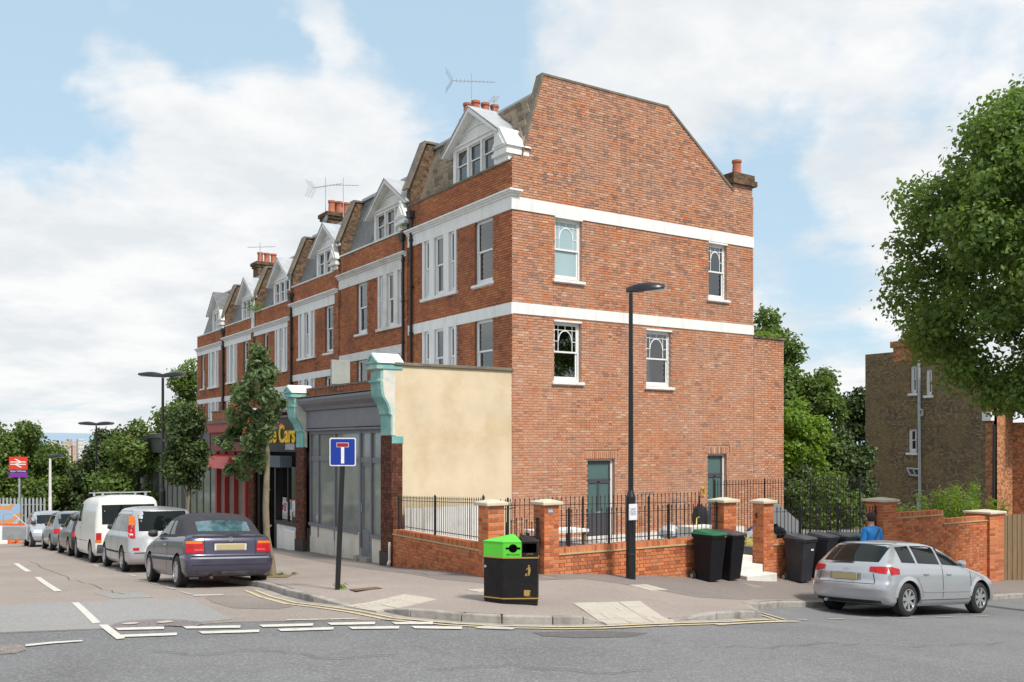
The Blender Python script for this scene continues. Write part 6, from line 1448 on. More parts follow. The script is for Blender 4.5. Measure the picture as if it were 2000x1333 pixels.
    # tail
    if kind == 'van':
        put(patch(rear(.005), -hw * .78, hw * .78, 1.12, h - .28, 10, 5), 'rear_window', 'carglass', t)
        for sg in (-1, 1): put(patch(rear(.01), sg * hw * .80, sg * hw * .96, .62, .88, 4, 3), 'tail_lamp', 'redlens', t); put(patch(rear(.014), sg * hw * .80, sg * hw * .96, .60, .68, 4, 2), 'indicator', 'amber', t)
        put(patch(rear(.03), -hw * .92, hw * .92, .30, .55, 12, 3), 'bumper', mat('grey_bumper', (.07, .075, .09), .6), t)
    else:
        put(patch(rear(.005), -hw * .70, hw * .70, belt + .05, h - .10, 10, 5), 'rear_window', 'carglass', t)
        if kind == 'mpv':
            for sg in (-1, 1):
                put(patch(rear(.014), sg * hw * .80, sg * hw * .955, .86, 1.18, 5, 6), 'tail_lamp', 'redlens', t); put(patch(rear(.016), sg * hw * .78, sg * hw * .93, 1.18, 1.40, 5, 4), 'indicator', 'amber', t); put(patch(rear(.018), sg * hw * .85, sg * hw * .95, .935, .975, 5, 2), 'reverse_lamp', 'clear', t); put(patch(rear(.012), sg * hw * .70, sg * hw * .86, .56, .63, 5, 2), 'reflector', 'redlens', t)
            put(seam_h(rear(.004), -hw * .93, hw * .93, .50, .022), 'bumper_strip', 'seam', t)
            for sg in (-1, 1): put(seam_h(side(sg, .004), rw - .9 + .45, xf - .9, .50, .02), 'bumper_strip', 'seam', t)
        else:
            for sg in (-1, 1): put(patch(rear(.012), sg * hw * .66, sg * hw * .93, belt - .22, belt - .04, 6, 3), 'tail_lamp', 'redlens', t)
    xz = .72 if kind != 'van' else .70
    m = MB(); m.box(B.xr(xz) - .02, -.27, xz - .055, B.xr(xz) + .01, .27, xz + .055); m.build('number_plate', MT['plate_y'], t)
    return t, B, rw, fw, side, pt
def put_street(t, rl, fl, hw, rw, fw, back=False):
    """rl, fl: ground contacts of the road-side wheels"""
    a, b = Vector(rl), Vector(fl); d = (b - a).normalized(); yaw = math.atan2(d.y, d.x)
    if back: yaw += math.pi
    side_n = Vector((d.y, -d.x))      # towards the kerb
    c = (a + b) / 2 + side_n * (hw - .12); f = Vector((math.cos(yaw), math.sin(yaw)))
    c = c - f * (rw + fw) / 2; set_car(t, c.x, c.y, yaw, fw - rw)
KX = lambda y: float(np.interp(y, [-12, -4.2, 3, 10, 20, 30], [-10.1, -9.98, -9.78, -9.55, -9.35, -9.2]))
# silver people carrier
t_, B_, rw, fw, side_, _ = gen_car('silver people carrier with tall red and amber tail lamps', (.46, .47, .49), 4.25, 1.75, 1.62, 2.54, 'mpv', .315, .85, .34, .98)
ra = onG(245.5, 1117); put_street(t_, (ra[0], ra[1]), (ra[0] + .04, ra[1] + 2.54), .875, rw, fw)
# white van
t_, B_, rw, fw, side_, _ = gen_car('white panel van with a dusty rear window', (.74, .735, .71), 4.75, 1.86, 1.96, 2.92, 'van', .32, .7, metal=0, cat='van', name='parked_van', belt=1.0, paint_=mat('white_van_paint', (.74, .735, .71), .35, 0, .04, coat=.6, dirt=(.50, .47, .40), dscale=1.5, damt=.4))
m = MB(); 
for y in (-.6, .6):
    for x in (-1.4, .2): m.box(x - .03, y - .03, 1.94, x + .03, y + .03, 2.04)
m.box(-1.43, -.75, 2.03, -1.38, .75, 2.06); m.box(.18, -.75, 2.03, .22, .75, 2.06); m.build('roof_rack', MT['alu'], t_)
ra = onG(183, 1099); put_street(t_, (ra[0], ra[1]), (ra[0] + .06, ra[1] + 2.92), .93, rw, fw)
# black hatchback, blue-grey hatchback, silver car facing the camera with its door open
t_, B_, rw, fw, side_, _ = gen_car('black hatchback between the white van and the grey car', (.012, .013, .016), 3.95, 1.68, 1.44, 2.5, 'hatch', .30, .95, .32, .86, metal=.2)
ra = onG(135, 1086); put_street(t_, (ra[0] + .05, ra[1] - .1), (ra[0] + .1, ra[1] + 2.4), .84, rw, fw)
t_, B_, rw, fw, side_, _ = gen_car('grey hatchback between the black car and the car with the open door', (.20, .215, .235), 3.9, 1.66, 1.45, 2.48, 'hatch', .30, .95, .32, .86)
ra = onG(100, 1076); put_street(t_, (ra[0] + .05, ra[1]), (ra[0] + .1, ra[1] + 2.4), .83, rw, fw)
t_, B_, rw, fw, side_, pt_ = gen_car('pale silver car facing the camera with its driver door wide open', (.45, .48, .52), 3.85, 1.70, 1.50, 2.5, 'hatch', .30, .85, .36, .90)
ra = onG(62, 1069); c_ = Vector((ra[0] + .78, ra[1] + 1.3)); set_car(t_, c_.x, c_.y, R(-91), 2.5)
m = MB(); hx = .62; L_ = 1.05   # the open door, swung out from its hinge: right side of a car facing us is at -y local
def dp(u, z, o): a = R(62); return Vector((hx - u * math.cos(a) + o * math.sin(a), -.83 - u * math.sin(a) - o * math.cos(a), z))
m.hexa([dp(0, .30, 0), dp(L_, .30, 0), dp(L_, .30, .07), dp(0, .30, .07), dp(0, .88, 0), dp(L_, .90, 0), dp(L_, .90, .07), dp(0, .88, .07)])
for (u0, z0, u1, z1) in ((.02, .88, .62, 1.40), (.62, 1.40, 1.0, 1.38), (1.0, 1.38, L_, .90)):
    a, b = dp(u0, z0, 0), dp(u1, z1, 0); k = dp(0, 0, .04) - dp(0, 0, 0); w_ = Vector((0, 0, .05)) if abs(z1 - z0) < .4 else (dp(.05, 0, 0) - dp(0, 0, 0)); m.hexa([a, b, b + k, a + k, a + w_, b + w_, b + w_ + k, a + w_ + k])
m.build('open_door', pt_, t_, fix=True, bevel=.01)
m = MB(); m.hexa([dp(.08, .32, .07), dp(L_ - .05, .32, .07), dp(L_ - .05, .32, .10), dp(.08, .32, .10), dp(.08, .82, .07), dp(L_ - .05, .84, .07), dp(L_ - .05, .84, .10), dp(.08, .82, .10)]); m.build('door_lining', MT['rimgrey'], t_, fix=True)

# --- purple grey convertible with its soft top up, near left
def cabrio():
    t = thing('parked_car', 'purplish grey convertible with its dark soft top up, nearest in the row', 'car', rot=(0, 0, 0), group=GRP)
    pt = carpaint('aubergine_paint', (.070, .066, .105), .5, .28)
    B = Body([(.20, -1.82), (.26, -1.94), (.34, -1.98), (.42, -1.995), (.54, -1.995), (.575, -1.98), (.60, -1.93), (.70, -1.915), (.88, -1.89), (.95, -1.86), (1.0, -1.70)],
             [(.20, 1.80), (.28, 1.98), (.45, 2.02), (.58, 1.99), (.68, 1.92), (.76, 1.72), (.84, 1.35), (.90, 1.05), (.95, .85), (1.0, .6)],
             [(.20, .78), (.30, .835), (.50, .852), (.56, .855), (.60, .84), (.75, .84), (.88, .828), (.95, .80), (1.0, .70)],
             [(.2, .16), (.6, .16), (.95, .18), (1.0, .2)], [(.2, .3), (.6, .35), (.9, .4), (1.0, .4)], p=3.2, barrel=.03)
    body_obj(B, .20, 1.0, pt, t, (-1.27, 1.20), .30, crown=.01)
    T = Body([(.93, -1.70), (1.0, -1.60), (1.1, -1.46), (1.2, -1.32), (1.30, -1.16), (1.36, -1.0), (1.40, -.8), (1.42, -.55)], [(.93, .95), (1.0, .84), (1.1, .64), (1.2, .45), (1.30, .24), (1.36, .05), (1.40, -.1), (1.42, -.3)],
             [(.93, .795), (1.0, .765), (1.1, .735), (1.2, .70), (1.30, .65), (1.36, .59), (1.40, .50), (1.42, .40)], [(.93, .35), (1.2, .30), (1.42, .2)], [(.93, .3), (1.42, .2)], p=2.6)
    cloth = mat('soft_top_cloth', (.036, .035, .045), .9, var=.18, vscale=5, bump=.3, bscale=90)
    body_obj(T, .94, 1.42, cloth, t, None, 0, 'soft_top', crown=.015)
    side, rear, front = car_parts(B, t); ts, tr_, tf = car_parts(T, t)
    put(patch(lambda y, z: tr_(.006)(y, z), -.50, .50, lambda y: 1.06, lambda y: 1.27 - .03 * (y / .5) ** 2, 14, 6), 'rear_window', mat('plastic_rear_window', (.06, .12, .14), .06, spec=.9, var=.6, vscale=7, coat=1.), t)
    for sg in (-1, 1):
        tp = lambda x: float(np.interp(x, [-.75, -.62, .1, .45, .82], [1.02, 1.27, 1.27, 1.15, 1.0]))
        put(patch(ts(sg, .006), -.32, .72, lambda x: 1.0, tp, 12, 5), 'side_window', 'carglass', t); put(patch(ts(sg, .006), -.78, -.38, lambda x: 1.0, tp, 8, 5), 'side_window', 'carglass', t)
        put(patch(ts(sg, .012), -.375, -.325, lambda x: .99, lambda x: 1.27, 2, 4), 'pillar', 'trim', t)
        put(patch(side(sg, .012), -1.0, .95, .955, .985, 14, 2), 'waist_trim', 'trim', t)
        put(patch(side(sg, .016), -.9, .82, .50, .56, 14, 2), 'rubbing_strip', 'trim', t)
        for x in (-.45, .78): put(seam_v(side(sg, .003), x, .32, x, .95, t), 'panel_gap', 'seam', t)
        handle(t, side(sg, .004), -.36, .80)
        m = mirror_part(t, .62, sg * .80, 1.02, sg, MT['trim'])
        for x in (-1.27, 1.20): wheel(t, x, sg * .745, .30, sg, 7, .2, double=False)
        # stacked tail lamps: amber over red
        put(patch(rear(.012), sg * .50, sg * .80, .66, .825, 8, 4), 'tail_lamp', 'redlens', t); put(patch(rear(.013), sg * .52, sg * .80, .825, .875, 8, 2), 'indicator', 'amber', t); put(patch(rear(.016), sg * .50, sg * .66, .70, .725, 4, 1), 'lamp_bar', mat('lamp_bar', (.62, .08, .08), .3), t)
        put(seam_v(lambda y, z: rear(.003)(y, z), sg * .475, .62, sg * .475, .93, t, .008), 'panel_gap', 'seam', t)
    put(seam_h(rear(.004), -.82, .82, .595, .016), 'panel_gap', 'seam', t); put(patch(rear(.010), -.82, .82, .545, .575, 14, 1), 'bumper_top', mat('bumper_sheen', (.22, .22, .26), .3, .3), t)
    put(seam_h(rear(.004), -.80, .80, .43, .010), 'panel_gap', 'seam', t)
    put(patch(rear(.006), -.78, .78, .945, .972, 14, 2), 'boot_lip', 'trim', t); put(patch(rear(.005), -.78, .78, .24, .31, 12, 2), 'valance', mat('scuffed_valance', (.10, .10, .11), .6, var=.7, vscale=9), t)
    put(patch(rear(.002), -.32, .32, .70, .86, 8, 3), 'plate_recess', 'trim', t); m = MB(); m.box(-1.925, -.30, .70, -1.905, .30, .825); m.build('plate_surround', MT['clear'], t); m = MB(); m.box(-1.934, -.265, .712, -1.924, .265, .812); m.build('number_plate', MT['plate_y'], t)
    m = MB(); c = Vector((-1.915, 0, .905)); m.lathe(c, [(.001, -.0), (.04, 0)], 16, axis='Z')
    m = MB()
    for k in range(20): a0, a1 = 2 * math.pi * k / 20, 2 * math.pi * (k + 1) / 20; m.poly([c + Vector((0, .045 * math.cos(a0), .045 * math.sin(a0))), c + Vector((0, .045 * math.cos(a1), .045 * math.sin(a1))), c + Vector((0, .037 * math.cos(a1), .037 * math.sin(a1))), c + Vector((0, .037 * math.cos(a0), .037 * math.sin(a0)))])
    for a, b in (((-.028, .03), (-.012, -.03)), ((-.012, -.03), (0, -.002)), ((0, -.002), (.012, -.03)), ((.012, -.03), (.028, .03))): m.poly([c + Vector((0, a[0] - .004, a[1])), c + Vector((0, a[0] + .004, a[1])), c + Vector((0, b[0] + .004, b[1])), c + Vector((0, b[0] - .004, b[1]))])
    m.build('badge', MT['alu'], t)
    m = MB(); m.tube((-1.6, .35, .21), (-1.96, .35, .20), .03, n=10); m.tube((-1.5, -.1, .2), (-1.5, .45, .2), .09, n=12); m.build('exhaust', mat('rusty_exhaust', (.09, .05, .04), .8), t)
    put(patch(tf(.006) if False else (lambda y, z: Vector((T.XF(y, z) + .006, y, z))), -.60, .60, 1.0, 1.36, 10, 5), 'windscreen', 'carglass', t)
    for sg in (-1, 1): put(patch(front(.01), sg * .5, sg * .76, .58, .70, 6, 3), 'headlight', 'clear', t)
    put(patch(front(.008), -.42, .42, .58, .68, 8, 2), 'grille', 'trim', t)
    return t
C_ = cabrio(); ra = Vector(onG(345, 1148)); fl = Vector(onG(290, 1134)); rr_ = Vector(onG(497, 1154))
yaw = math.atan2(2.47, .05); d = Vector((math.cos(yaw), math.sin(yaw))); n_ = Vector((d.y, -d.x))
c = ra + n_ * .82 + d * 1.27; set_car(C_, c.x, c.y, yaw, 2.47)
# ------------------------------------------------------------------ trees and plants
def leaves(name, mt_, parent, P, N_, size, jitter=.9, fold=.25, aspect=1.5, seed=1):
    """P leaf positions, N_ outward directions -> one mesh of folded leaves"""
    g = np.random.default_rng(seed); n = len(P)
    d = N_ + g.normal(0, jitter, (n, 3)); d /= np.linalg.norm(d, axis=1)[:, None] + 1e-9
    a = g.normal(0, 1, (n, 3)); a -= (a * d).sum(1)[:, None] * d; a /= np.linalg.norm(a, axis=1)[:, None] + 1e-9; b = np.cross(d, a)
    s = size * g.uniform(.6, 1.3, n); l = (s * aspect)[:, None]; w = s[:, None]
    v = np.zeros((n, 6, 3)); fz = d * (fold * s)[:, None]
    v[:, 0] = P - a * l * .5; v[:, 1] = P - b * w * .5 - a * l * .05 + fz; v[:, 2] = P + a * l * .10 ; v[:, 3] = P + b * w * .5 - a * l * .05 + fz; v[:, 4] = P - b * w * .28 + a * l * .35 + fz * .6; v[:, 5] = P + b * w * .28 + a * l * .35 + fz * .6
    v = np.concatenate([v, (P + a * l * .5)[:, None, :]], 1)
    f = np.array([(0, 2, 1), (0, 3, 2), (1, 2, 6), (2, 3, 6)]); f = np.array([(0, 2, 4, 1), (0, 3, 5, 2), (2, 6, 4), (2, 5, 6)], dtype=object)
    nv = n * 7; me = bpy.data.meshes.new(name); me.vertices.add(nv)
    off = ORG.get(parent.name, Vector()) if parent else Vector()
    v = v - np.array(off); me.vertices.foreach_set('co', v.reshape(-1))
    idx = np.array([0, 2, 4, 1, 0, 3, 5, 2, 2, 6, 4, 2, 5, 6]); sizes = np.array([4, 4, 3, 3])
    me.loops.add(n * 14); me.loops.foreach_set('vertex_index', ((np.arange(n) * 7)[:, None] + idx).reshape(-1))
    me.polygons.add(n * 4); tot = np.tile(sizes, n); st = np.concatenate([[0], np.cumsum(tot)[:-1]]); me.polygons.foreach_set('loop_start', st); me.update(calc_edges=True); me.validate()
    return link(name, me, mt_, parent)
def clump_points(C, Rr, n, g, shell=.55, flat=.8):
    """leaf positions in the outer part of each clump"""
    k = g.choice(len(C), n, p=(Rr ** 2) / (Rr ** 2).sum()); d = g.normal(0, 1, (n, 3)); d /= np.linalg.norm(d, axis=1)[:, None]
    r = Rr[k] * (shell + (1 - shell) * g.uniform(0, 1, n) ** .6) * (1 + .18 * g.normal(0, 1, n)); d2 = d * np.array([1, 1, flat]); return C[k] + d2 * r[:, None], d + np.array([0, 0, .5])
def limbs(name, parent, base, top, r, tips, g, mt_, n=14, fork=.45):
    m = MB(); base = Vector(base); top = Vector(top); pts = [base]; k = 5
    for i in range(1, k + 1): p = base.lerp(top, i / k); p += Vector((g.normal(0, r * .5), g.normal(0, r * .5), 0)); pts.append(p)
    for i in range(k): m.tube(pts[i], pts[i + 1], r * (1 - .13 * i) * (1.25 if i == 0 else 1), r * (1 - .13 * (i + 1)), n=10)
    for tp in tips:
        tp = Vector(tp); s0 = base.lerp(top, g.uniform(fork, 1.)); midp = s0.lerp(tp, .5) + Vector((0, 0, g.uniform(-.1, .25) * (tp - s0).length)); rr = r * .38
        m.tube(s0, midp, rr, rr * .6, n=6); m.tube(midp, tp, rr * .6, rr * .2, n=5)
        for _ in range(2): q = tp + Vector(g.normal(0, min(.35, (tp - s0).length * .1), 3).tolist()); m.tube(midp.lerp(tp, .5), q, rr * .3, rr * .1, n=4)
    return m.build(name, mt_, parent, smooth=True)
def tree(label, base, height, rad, crown_lo, nclump, nleaf, size, mt_, seed, bark='bark', cat='tree', shape='oval', centre=None, trunk_r=.12, lean=(0, 0), group=None, cl=.36, flat=.85, name='tree', squash=1., shell=.5):
    g = np.random.default_rng(seed); bx, by, bz = base
    t = thing(name, label, cat, base, group); zc = (crown_lo + height) / 2; hz = (height - crown_lo) / 2
    C = []; Rr = []
    while len(C) < nclump:
        u = g.uniform(-1, 1, 3); q = np.linalg.norm(u)
        if q > 1 or q < .25: continue
        zz = u[2]; wr = 1.
        if shape == 'egg': wr = 1.0 - .35 * max(0, zz) - .25 * max(0, -zz)
        if shape == 'column': wr = .95 - .45 * abs(zz) ** 2
        if shape == 'wide': wr = 1.
        f = q ** -.35
        C.append((bx + lean[0] + u[0] * f * rad * wr * (1 - cl * .6), by + lean[1] + u[1] * f * rad * wr * squash * (1 - cl * .6), bz + zc + zz * f * hz * (1 - cl * .35))); Rr.append(rad * cl * g.uniform(.6, 1.15))
    C = np.array(C); Rr = np.array(Rr)
    P, Nn = clump_points(C, Rr, nleaf, g, shell, flat)
    P = P[P[:, 2] > bz + .2] if crown_lo < 1 else P; Nn = Nn[:len(P)]
    leaves('crown', mt_, t, P, Nn, size, seed=seed)
    tips = C[g.choice(len(C), min(len(C), 16), replace=False)]
    limbs('trunk', t, (bx, by, bz - .2), (bx + lean[0] * .7, by + lean[1] * .7, bz + zc), trunk_r, tips, g, MT[bark])
    return t
LF = {}
LF['plane'] = leaf_mat('plane_leaves', [(.032, .075, .018), (.055, .115, .028), (.09, .16, .038), (.16, .23, .055)], .40)
LF['mid'] = leaf_mat('mid_green_leaves', [(.04, .075, .015), (.065, .115, .024), (.095, .155, .035), (.14, .20, .05)], .32)
LF['dark'] = leaf_mat('dark_green_leaves', [(.018, .038, .012), (.03, .06, .016), (.05, .085, .024), (.07, .10, .03)], .2)
LF['bright'] = leaf_mat('bright_green_leaves', [(.07, .14, .015), (.11, .20, .02), (.15, .25, .03), (.19, .27, .04)], .4)
LF['rowan'] = leaf_mat('rowan_leaves', [(.045, .075, .03), (.07, .11, .042), (.10, .15, .06), (.14, .19, .08)], .28)
LF['berry'] = mat('rowan_berries', (.42, .11, .02), .5)
def tree_at(px, py_top, Y, ground_z, **k):
    x, y, _ = at(px, 868, Y); ztop = CAMZ + (HY - py_top) / FPX * Y; return (x, y, ground_z), ztop - ground_z
# the big plane tree at the right edge: its trunk stands beyond the frame
b = at(2075, 868, 20.5); bz = -1.6
tree('big broad plane tree whose crown fills the right edge', (b.x, b.y, bz), 12.2, 3.85, 4.6, 170, 80000, .080, LF['plane'], 11, shape='egg', cl=.19, trunk_r=.32, flat=.7, lean=(-.05, .25), shell=.3)
# street rowan with thin trunk and berries
rb = onG(527, 1125, KH); rz = pz(*rb); g = np.random.default_rng(5)
rt = thing('street_tree', 'slim young street tree with orange berries beside the purplish convertible', 'tree', (rb[0], rb[1], rz), 'young street trees')
Yr = 26 + rb[0] * .5491 + rb[1] * .8357
def rp(px, py, dy=0): v = at(px, py, Yr + dy); return (v.x, v.y, v.z)
C = []; Rr = []
for px, py, rr in [(505, 690, 20), (515, 712, 22), (498, 715, 20), (515, 735, 24), (480, 770, 24), (520, 775, 26), (470, 815, 26), (505, 820, 30), (530, 812, 16), (465, 850, 24), (500, 862, 28), (520, 850, 16), (445, 868, 16), (470, 895, 22), (500, 900, 20), (430, 865, 12), (475, 930, 14), (450, 915, 12), (465, 790, 16), (552, 790, 12), (492, 735, 14)]:
    for _ in range(2): C.append(rp(px + g.normal(0, 4), py + g.normal(0, 4), g.normal(0, .45))); Rr.append(rr / FPX * Yr * g.uniform(.7, 1.05))
C = np.array(C); Rr = np.array(Rr); P, Nn = clump_points(C, Rr, 7600, g, .15, .85)
leaves('crown', LF['rowan'], rt, P, Nn, .062, seed=3, aspect=2.4)
m = MB(); pts = [rp(532, 1128), rp(528, 1090), rp(521, 1050), rp(519, 990), rp(521, 930), rp(522, 885), rp(517, 840), rp(513, 780), rp(508, 720)]
for k in range(len(pts) - 1): m.tube(pts[k], pts[k + 1], [.10, .078, .070, .068, .062, .055, .045, .035][k], [.085, .075, .068, .062, .055, .045, .035, .02][k], n=10)
for tp in C[::3]:
    s0 = Vector(rp(519, 885 - g.uniform(0, 110))); m.tube(s0, Vector(tp), .018, .006, n=5)
for k in range(4): z_ = [1085, 1030, 960, 905][k]; m.tube(rp(527 - k * 2, z_), rp(533 - k * 3, z_ - 4), .03, .015, n=6)
m.build('trunk', MT['bark'], rt, smooth=True)
for (px, py) in [(455, 790), (462, 797), (533, 745), (478, 840), (548, 832), (512, 735), (486, 820)]:
    c = Vector(rp(px, py, -.5)); m = MB()
    for _ in range(9): q = c + Vector(g.normal(0, .035, 3).tolist()); r = .011; m.hexa([(q.x + a * r, q.y + b_ * r, q.z - r) for a, b_ in ((-1, -1), (1, -1), (1, 1), (-1, 1))] + [(q.x + a * r, q.y + b_ * r, q.z + r) for a, b_ in ((-1, -1), (1, -1), (1, 1), (-1, 1))])
    m.build('berry_cluster', LF['berry'], rt, smooth=False)
# second, fuller street tree
def street2(px, pyt, pyb, py_ground, Y, rad, label, seed, leaf='mid', n=12000, size=.09, shape='column', **k):
    v = at(px, 868, Y); gzv = gz(v.x, v.y) + (KH if -8 < v.x < -3 else 0); ht = CAMZ + (HY - pyt) / FPX * Y - gzv; lo = CAMZ + (HY - pyb) / FPX * Y - gzv
    return tree(label, (v.x, v.y, gzv), ht, rad, lo, 46, n, size, LF[leaf], seed, shape=shape, **k)
street2(367, 780, 985, 1060, 32, .88, 'dense egg shaped street tree in front of the small shops', 21, 'dark', 11000, .085, cl=.4, trunk_r=.07, group='young street trees')
# trees behind the end of the terrace and down the left street
for (px, pt, pb, Y, rad, lab, sd, leaf, n, size, shp) in [
    (378, 695, 900, 62, 3.0, 'tall tree standing just beyond the far end of the terrace', 31, 'mid', 9000, .24, 'egg'),
    (268, 800, 985, 47, 2.3, 'rounded tree behind the double headed lamp post', 32, 'mid', 10000, .2, 'egg'),
    (205, 815, 1010, 52, 1.9, 'rounded olive green tree above the white van', 33, 'dark', 9000, .19, 'egg'),
    (150, 880, 1015, 60, 2.0, 'lower dark tree left of the white van roof', 34, 'dark', 7000, .2, 'wide'),
    (110, 905, 1010, 66, 2.4, 'bright leafed low tree behind the pale slim lamp post', 35, 'mid', 7000, .22, 'wide'),
    (45, 800, 1000, 58, 2.9, 'broad bright tree behind the red station sign', 36, 'mid', 12000, .22, 'egg'),
    (-45, 790, 1010, 60, 3.2, 'large tree cut by the left edge of the photograph', 37, 'mid', 8000, .24, 'egg'),
    (310, 850, 1000, 60, 2.2, 'dark tree between the low building and the lamp post', 38, 'dark', 6000, .22, 'wide'),
    (85, 868, 1000, 72, 2.6, 'pale green tree furthest back on the left, under the city view', 39, 'mid', 6000, .24, 'wide')]:
    v = at(px, 868, Y); zt_ = CAMZ + (HY - pt) / FPX * Y; zb_ = min(CAMZ + (HY - pb) / FPX * Y, -4.4); gb = -5.2
    tree(lab, (v.x, v.y, gb), zt_ - gb, rad, max(.5, zb_ - gb), 60, int(n * 1.7), size * .70, LF[leaf], sd, shape=shp, cl=.30, trunk_r=.16, bark='bark_dark', group='trees down the side street')
# trees behind the house on the right
for (px, pt, Y, rad, lab, sd, leaf, n, size, shp, lo) in [
    (1500, 592, 42, 2.2, 'tall tree rising behind the right edge of the brick gable', 41, 'mid', 13000, .17, 'egg', 2.5),
    (1585, 670, 40, 1.9, 'second tree behind the annex, its crown ragged', 42, 'mid', 12000, .16, 'egg', 1.),
    (1548, 770, 36, 1.3, 'bright lime green small tree against the annex wall', 43, 'bright', 6000, .15, 'wide', 3.6),
    (1640, 800, 40, 1.7, 'dark tree between the gable and the brown brick house', 44, 'dark', 9000, .16, 'egg', .6),
    (1680, 748, 50, 1.9, 'dark tree touching the corner of the brown brick house', 45, 'dark', 8000, .19, 'egg', 1.),
    (1600, 905, 33, 1.6, 'bushy green shrub mass above the back railing', 46, 'mid', 9000, .12, 'wide', .4),
    (1545, 880, 34, 1.2, 'dark bush close behind the annex wall', 47, 'dark', 6000, .12, 'wide', .4)]:
    v = at(px, 868, Y); gb = -3.2; zt_ = CAMZ + (HY - pt) / FPX * Y
    tree(lab, (v.x, v.y, gb), zt_ - gb, rad, lo, 60, int(n * 1.5), size * .75, LF[leaf], sd, shape=shp, cl=.30, trunk_r=.12, bark='bark_dark', group='trees behind the yard')
# bamboo-like shrubs behind the garden wall
def bamboo(px, pyt, Y, rad, label, sd, n=2600):
    v = at(px, 868, Y); gb = -1.6; ht = CAMZ + (HY - pyt) / FPX * Y - gb; t = thing('bamboo', label, 'shrub', (v.x, v.y, gb), 'feathery green shrubs behind the garden wall'); g = np.random.default_rng(sd); m = MB(); P = []; D = []
    for k in range(26):
        a = g.uniform(0, 6.28); top = Vector((v.x + rad * math.cos(a) * g.uniform(.3, 1), v.y + rad * math.sin(a) * g.uniform(.3, 1), gb + ht * g.uniform(.6, 1))); s0 = Vector((v.x + g.normal(0, .12), v.y + g.normal(0, .12), gb)); m.tube(s0, top, .012, .004, n=4)
        for _ in range(n // 26): u = g.uniform(.35, 1); p = s0.lerp(top, u) + Vector(g.normal(0, .09, 3).tolist()); P.append(tuple(p)); D.append(((top - s0).normalized() + Vector((0, 0, .3))))
    m.build('stem', mat('green_stem', (.12, .16, .04), .6), t); leaves('foliage', LF['bright'], t, np.array(P), np.array([tuple(d) for d in D]), .035, aspect=5, jitter=1.2, seed=sd)
bamboo(1882, 945, 30, .75, 'largest feathery shrub behind the stepped garden wall', 51, 4200); bamboo(1822, 950, 31, .45, 'narrow feathery shrub beside the grey drainpipe', 52, 2200); bamboo(1775, 985, 31, .5, 'low feathery shrub nearest the tall pier', 53, 2000); bamboo(1948, 968, 30, .3, 'thin yellowish shrub by the far low pier', 54, 1400)
def weeds(label, pts, h, n, sd, leaf='bright', name='weeds', s=.03):
    t = thing(name, label, 'weeds', pts[0]); g = np.random.default_rng(sd); P = []; 
    for p in pts: P.append(np.array(p) + g.normal(0, 1, (n, 3)) * np.array([h, h, h * .5]) + np.array([0, 0, h * .4]))
    P = np.concatenate(P); leaves('foliage', LF[leaf], t, P, np.tile(np.array([0, 0, 1.]), (len(P), 1)), s, aspect=2.5, seed=sd)
weeds('small weeds growing on top of the rear annex', [(9.75, .1, 6.18), (10.1, .1, 6.18), (10.5, .1, 6.16)], .12, 260, 61)
weeds('weeds growing beside the fifth house dormer', [(-.1, 21.6, 8.9), (-.1, 21.3, 8.75)], .25, 300, 62, 'mid')
weeds('tuft of weeds at the foot of the sign post', [(*onG(664, 1151, KH), pz(*onG(664, 1151, KH)) + .01)], .05, 50, 63)
weeds('grass growing round the foot of the berry tree', [(rb[0] + .25, rb[1], rz), (rb[0] - .1, rb[1] - .3, rz), (rb[0] + .5, rb[1] - .1, rz)], .04, 60, 64, 'mid', s=.02)
weeds('weeds on the gutter corner of the second house', [(-.1, 6.25, 9.75)], .10, 120, 65, 'mid')

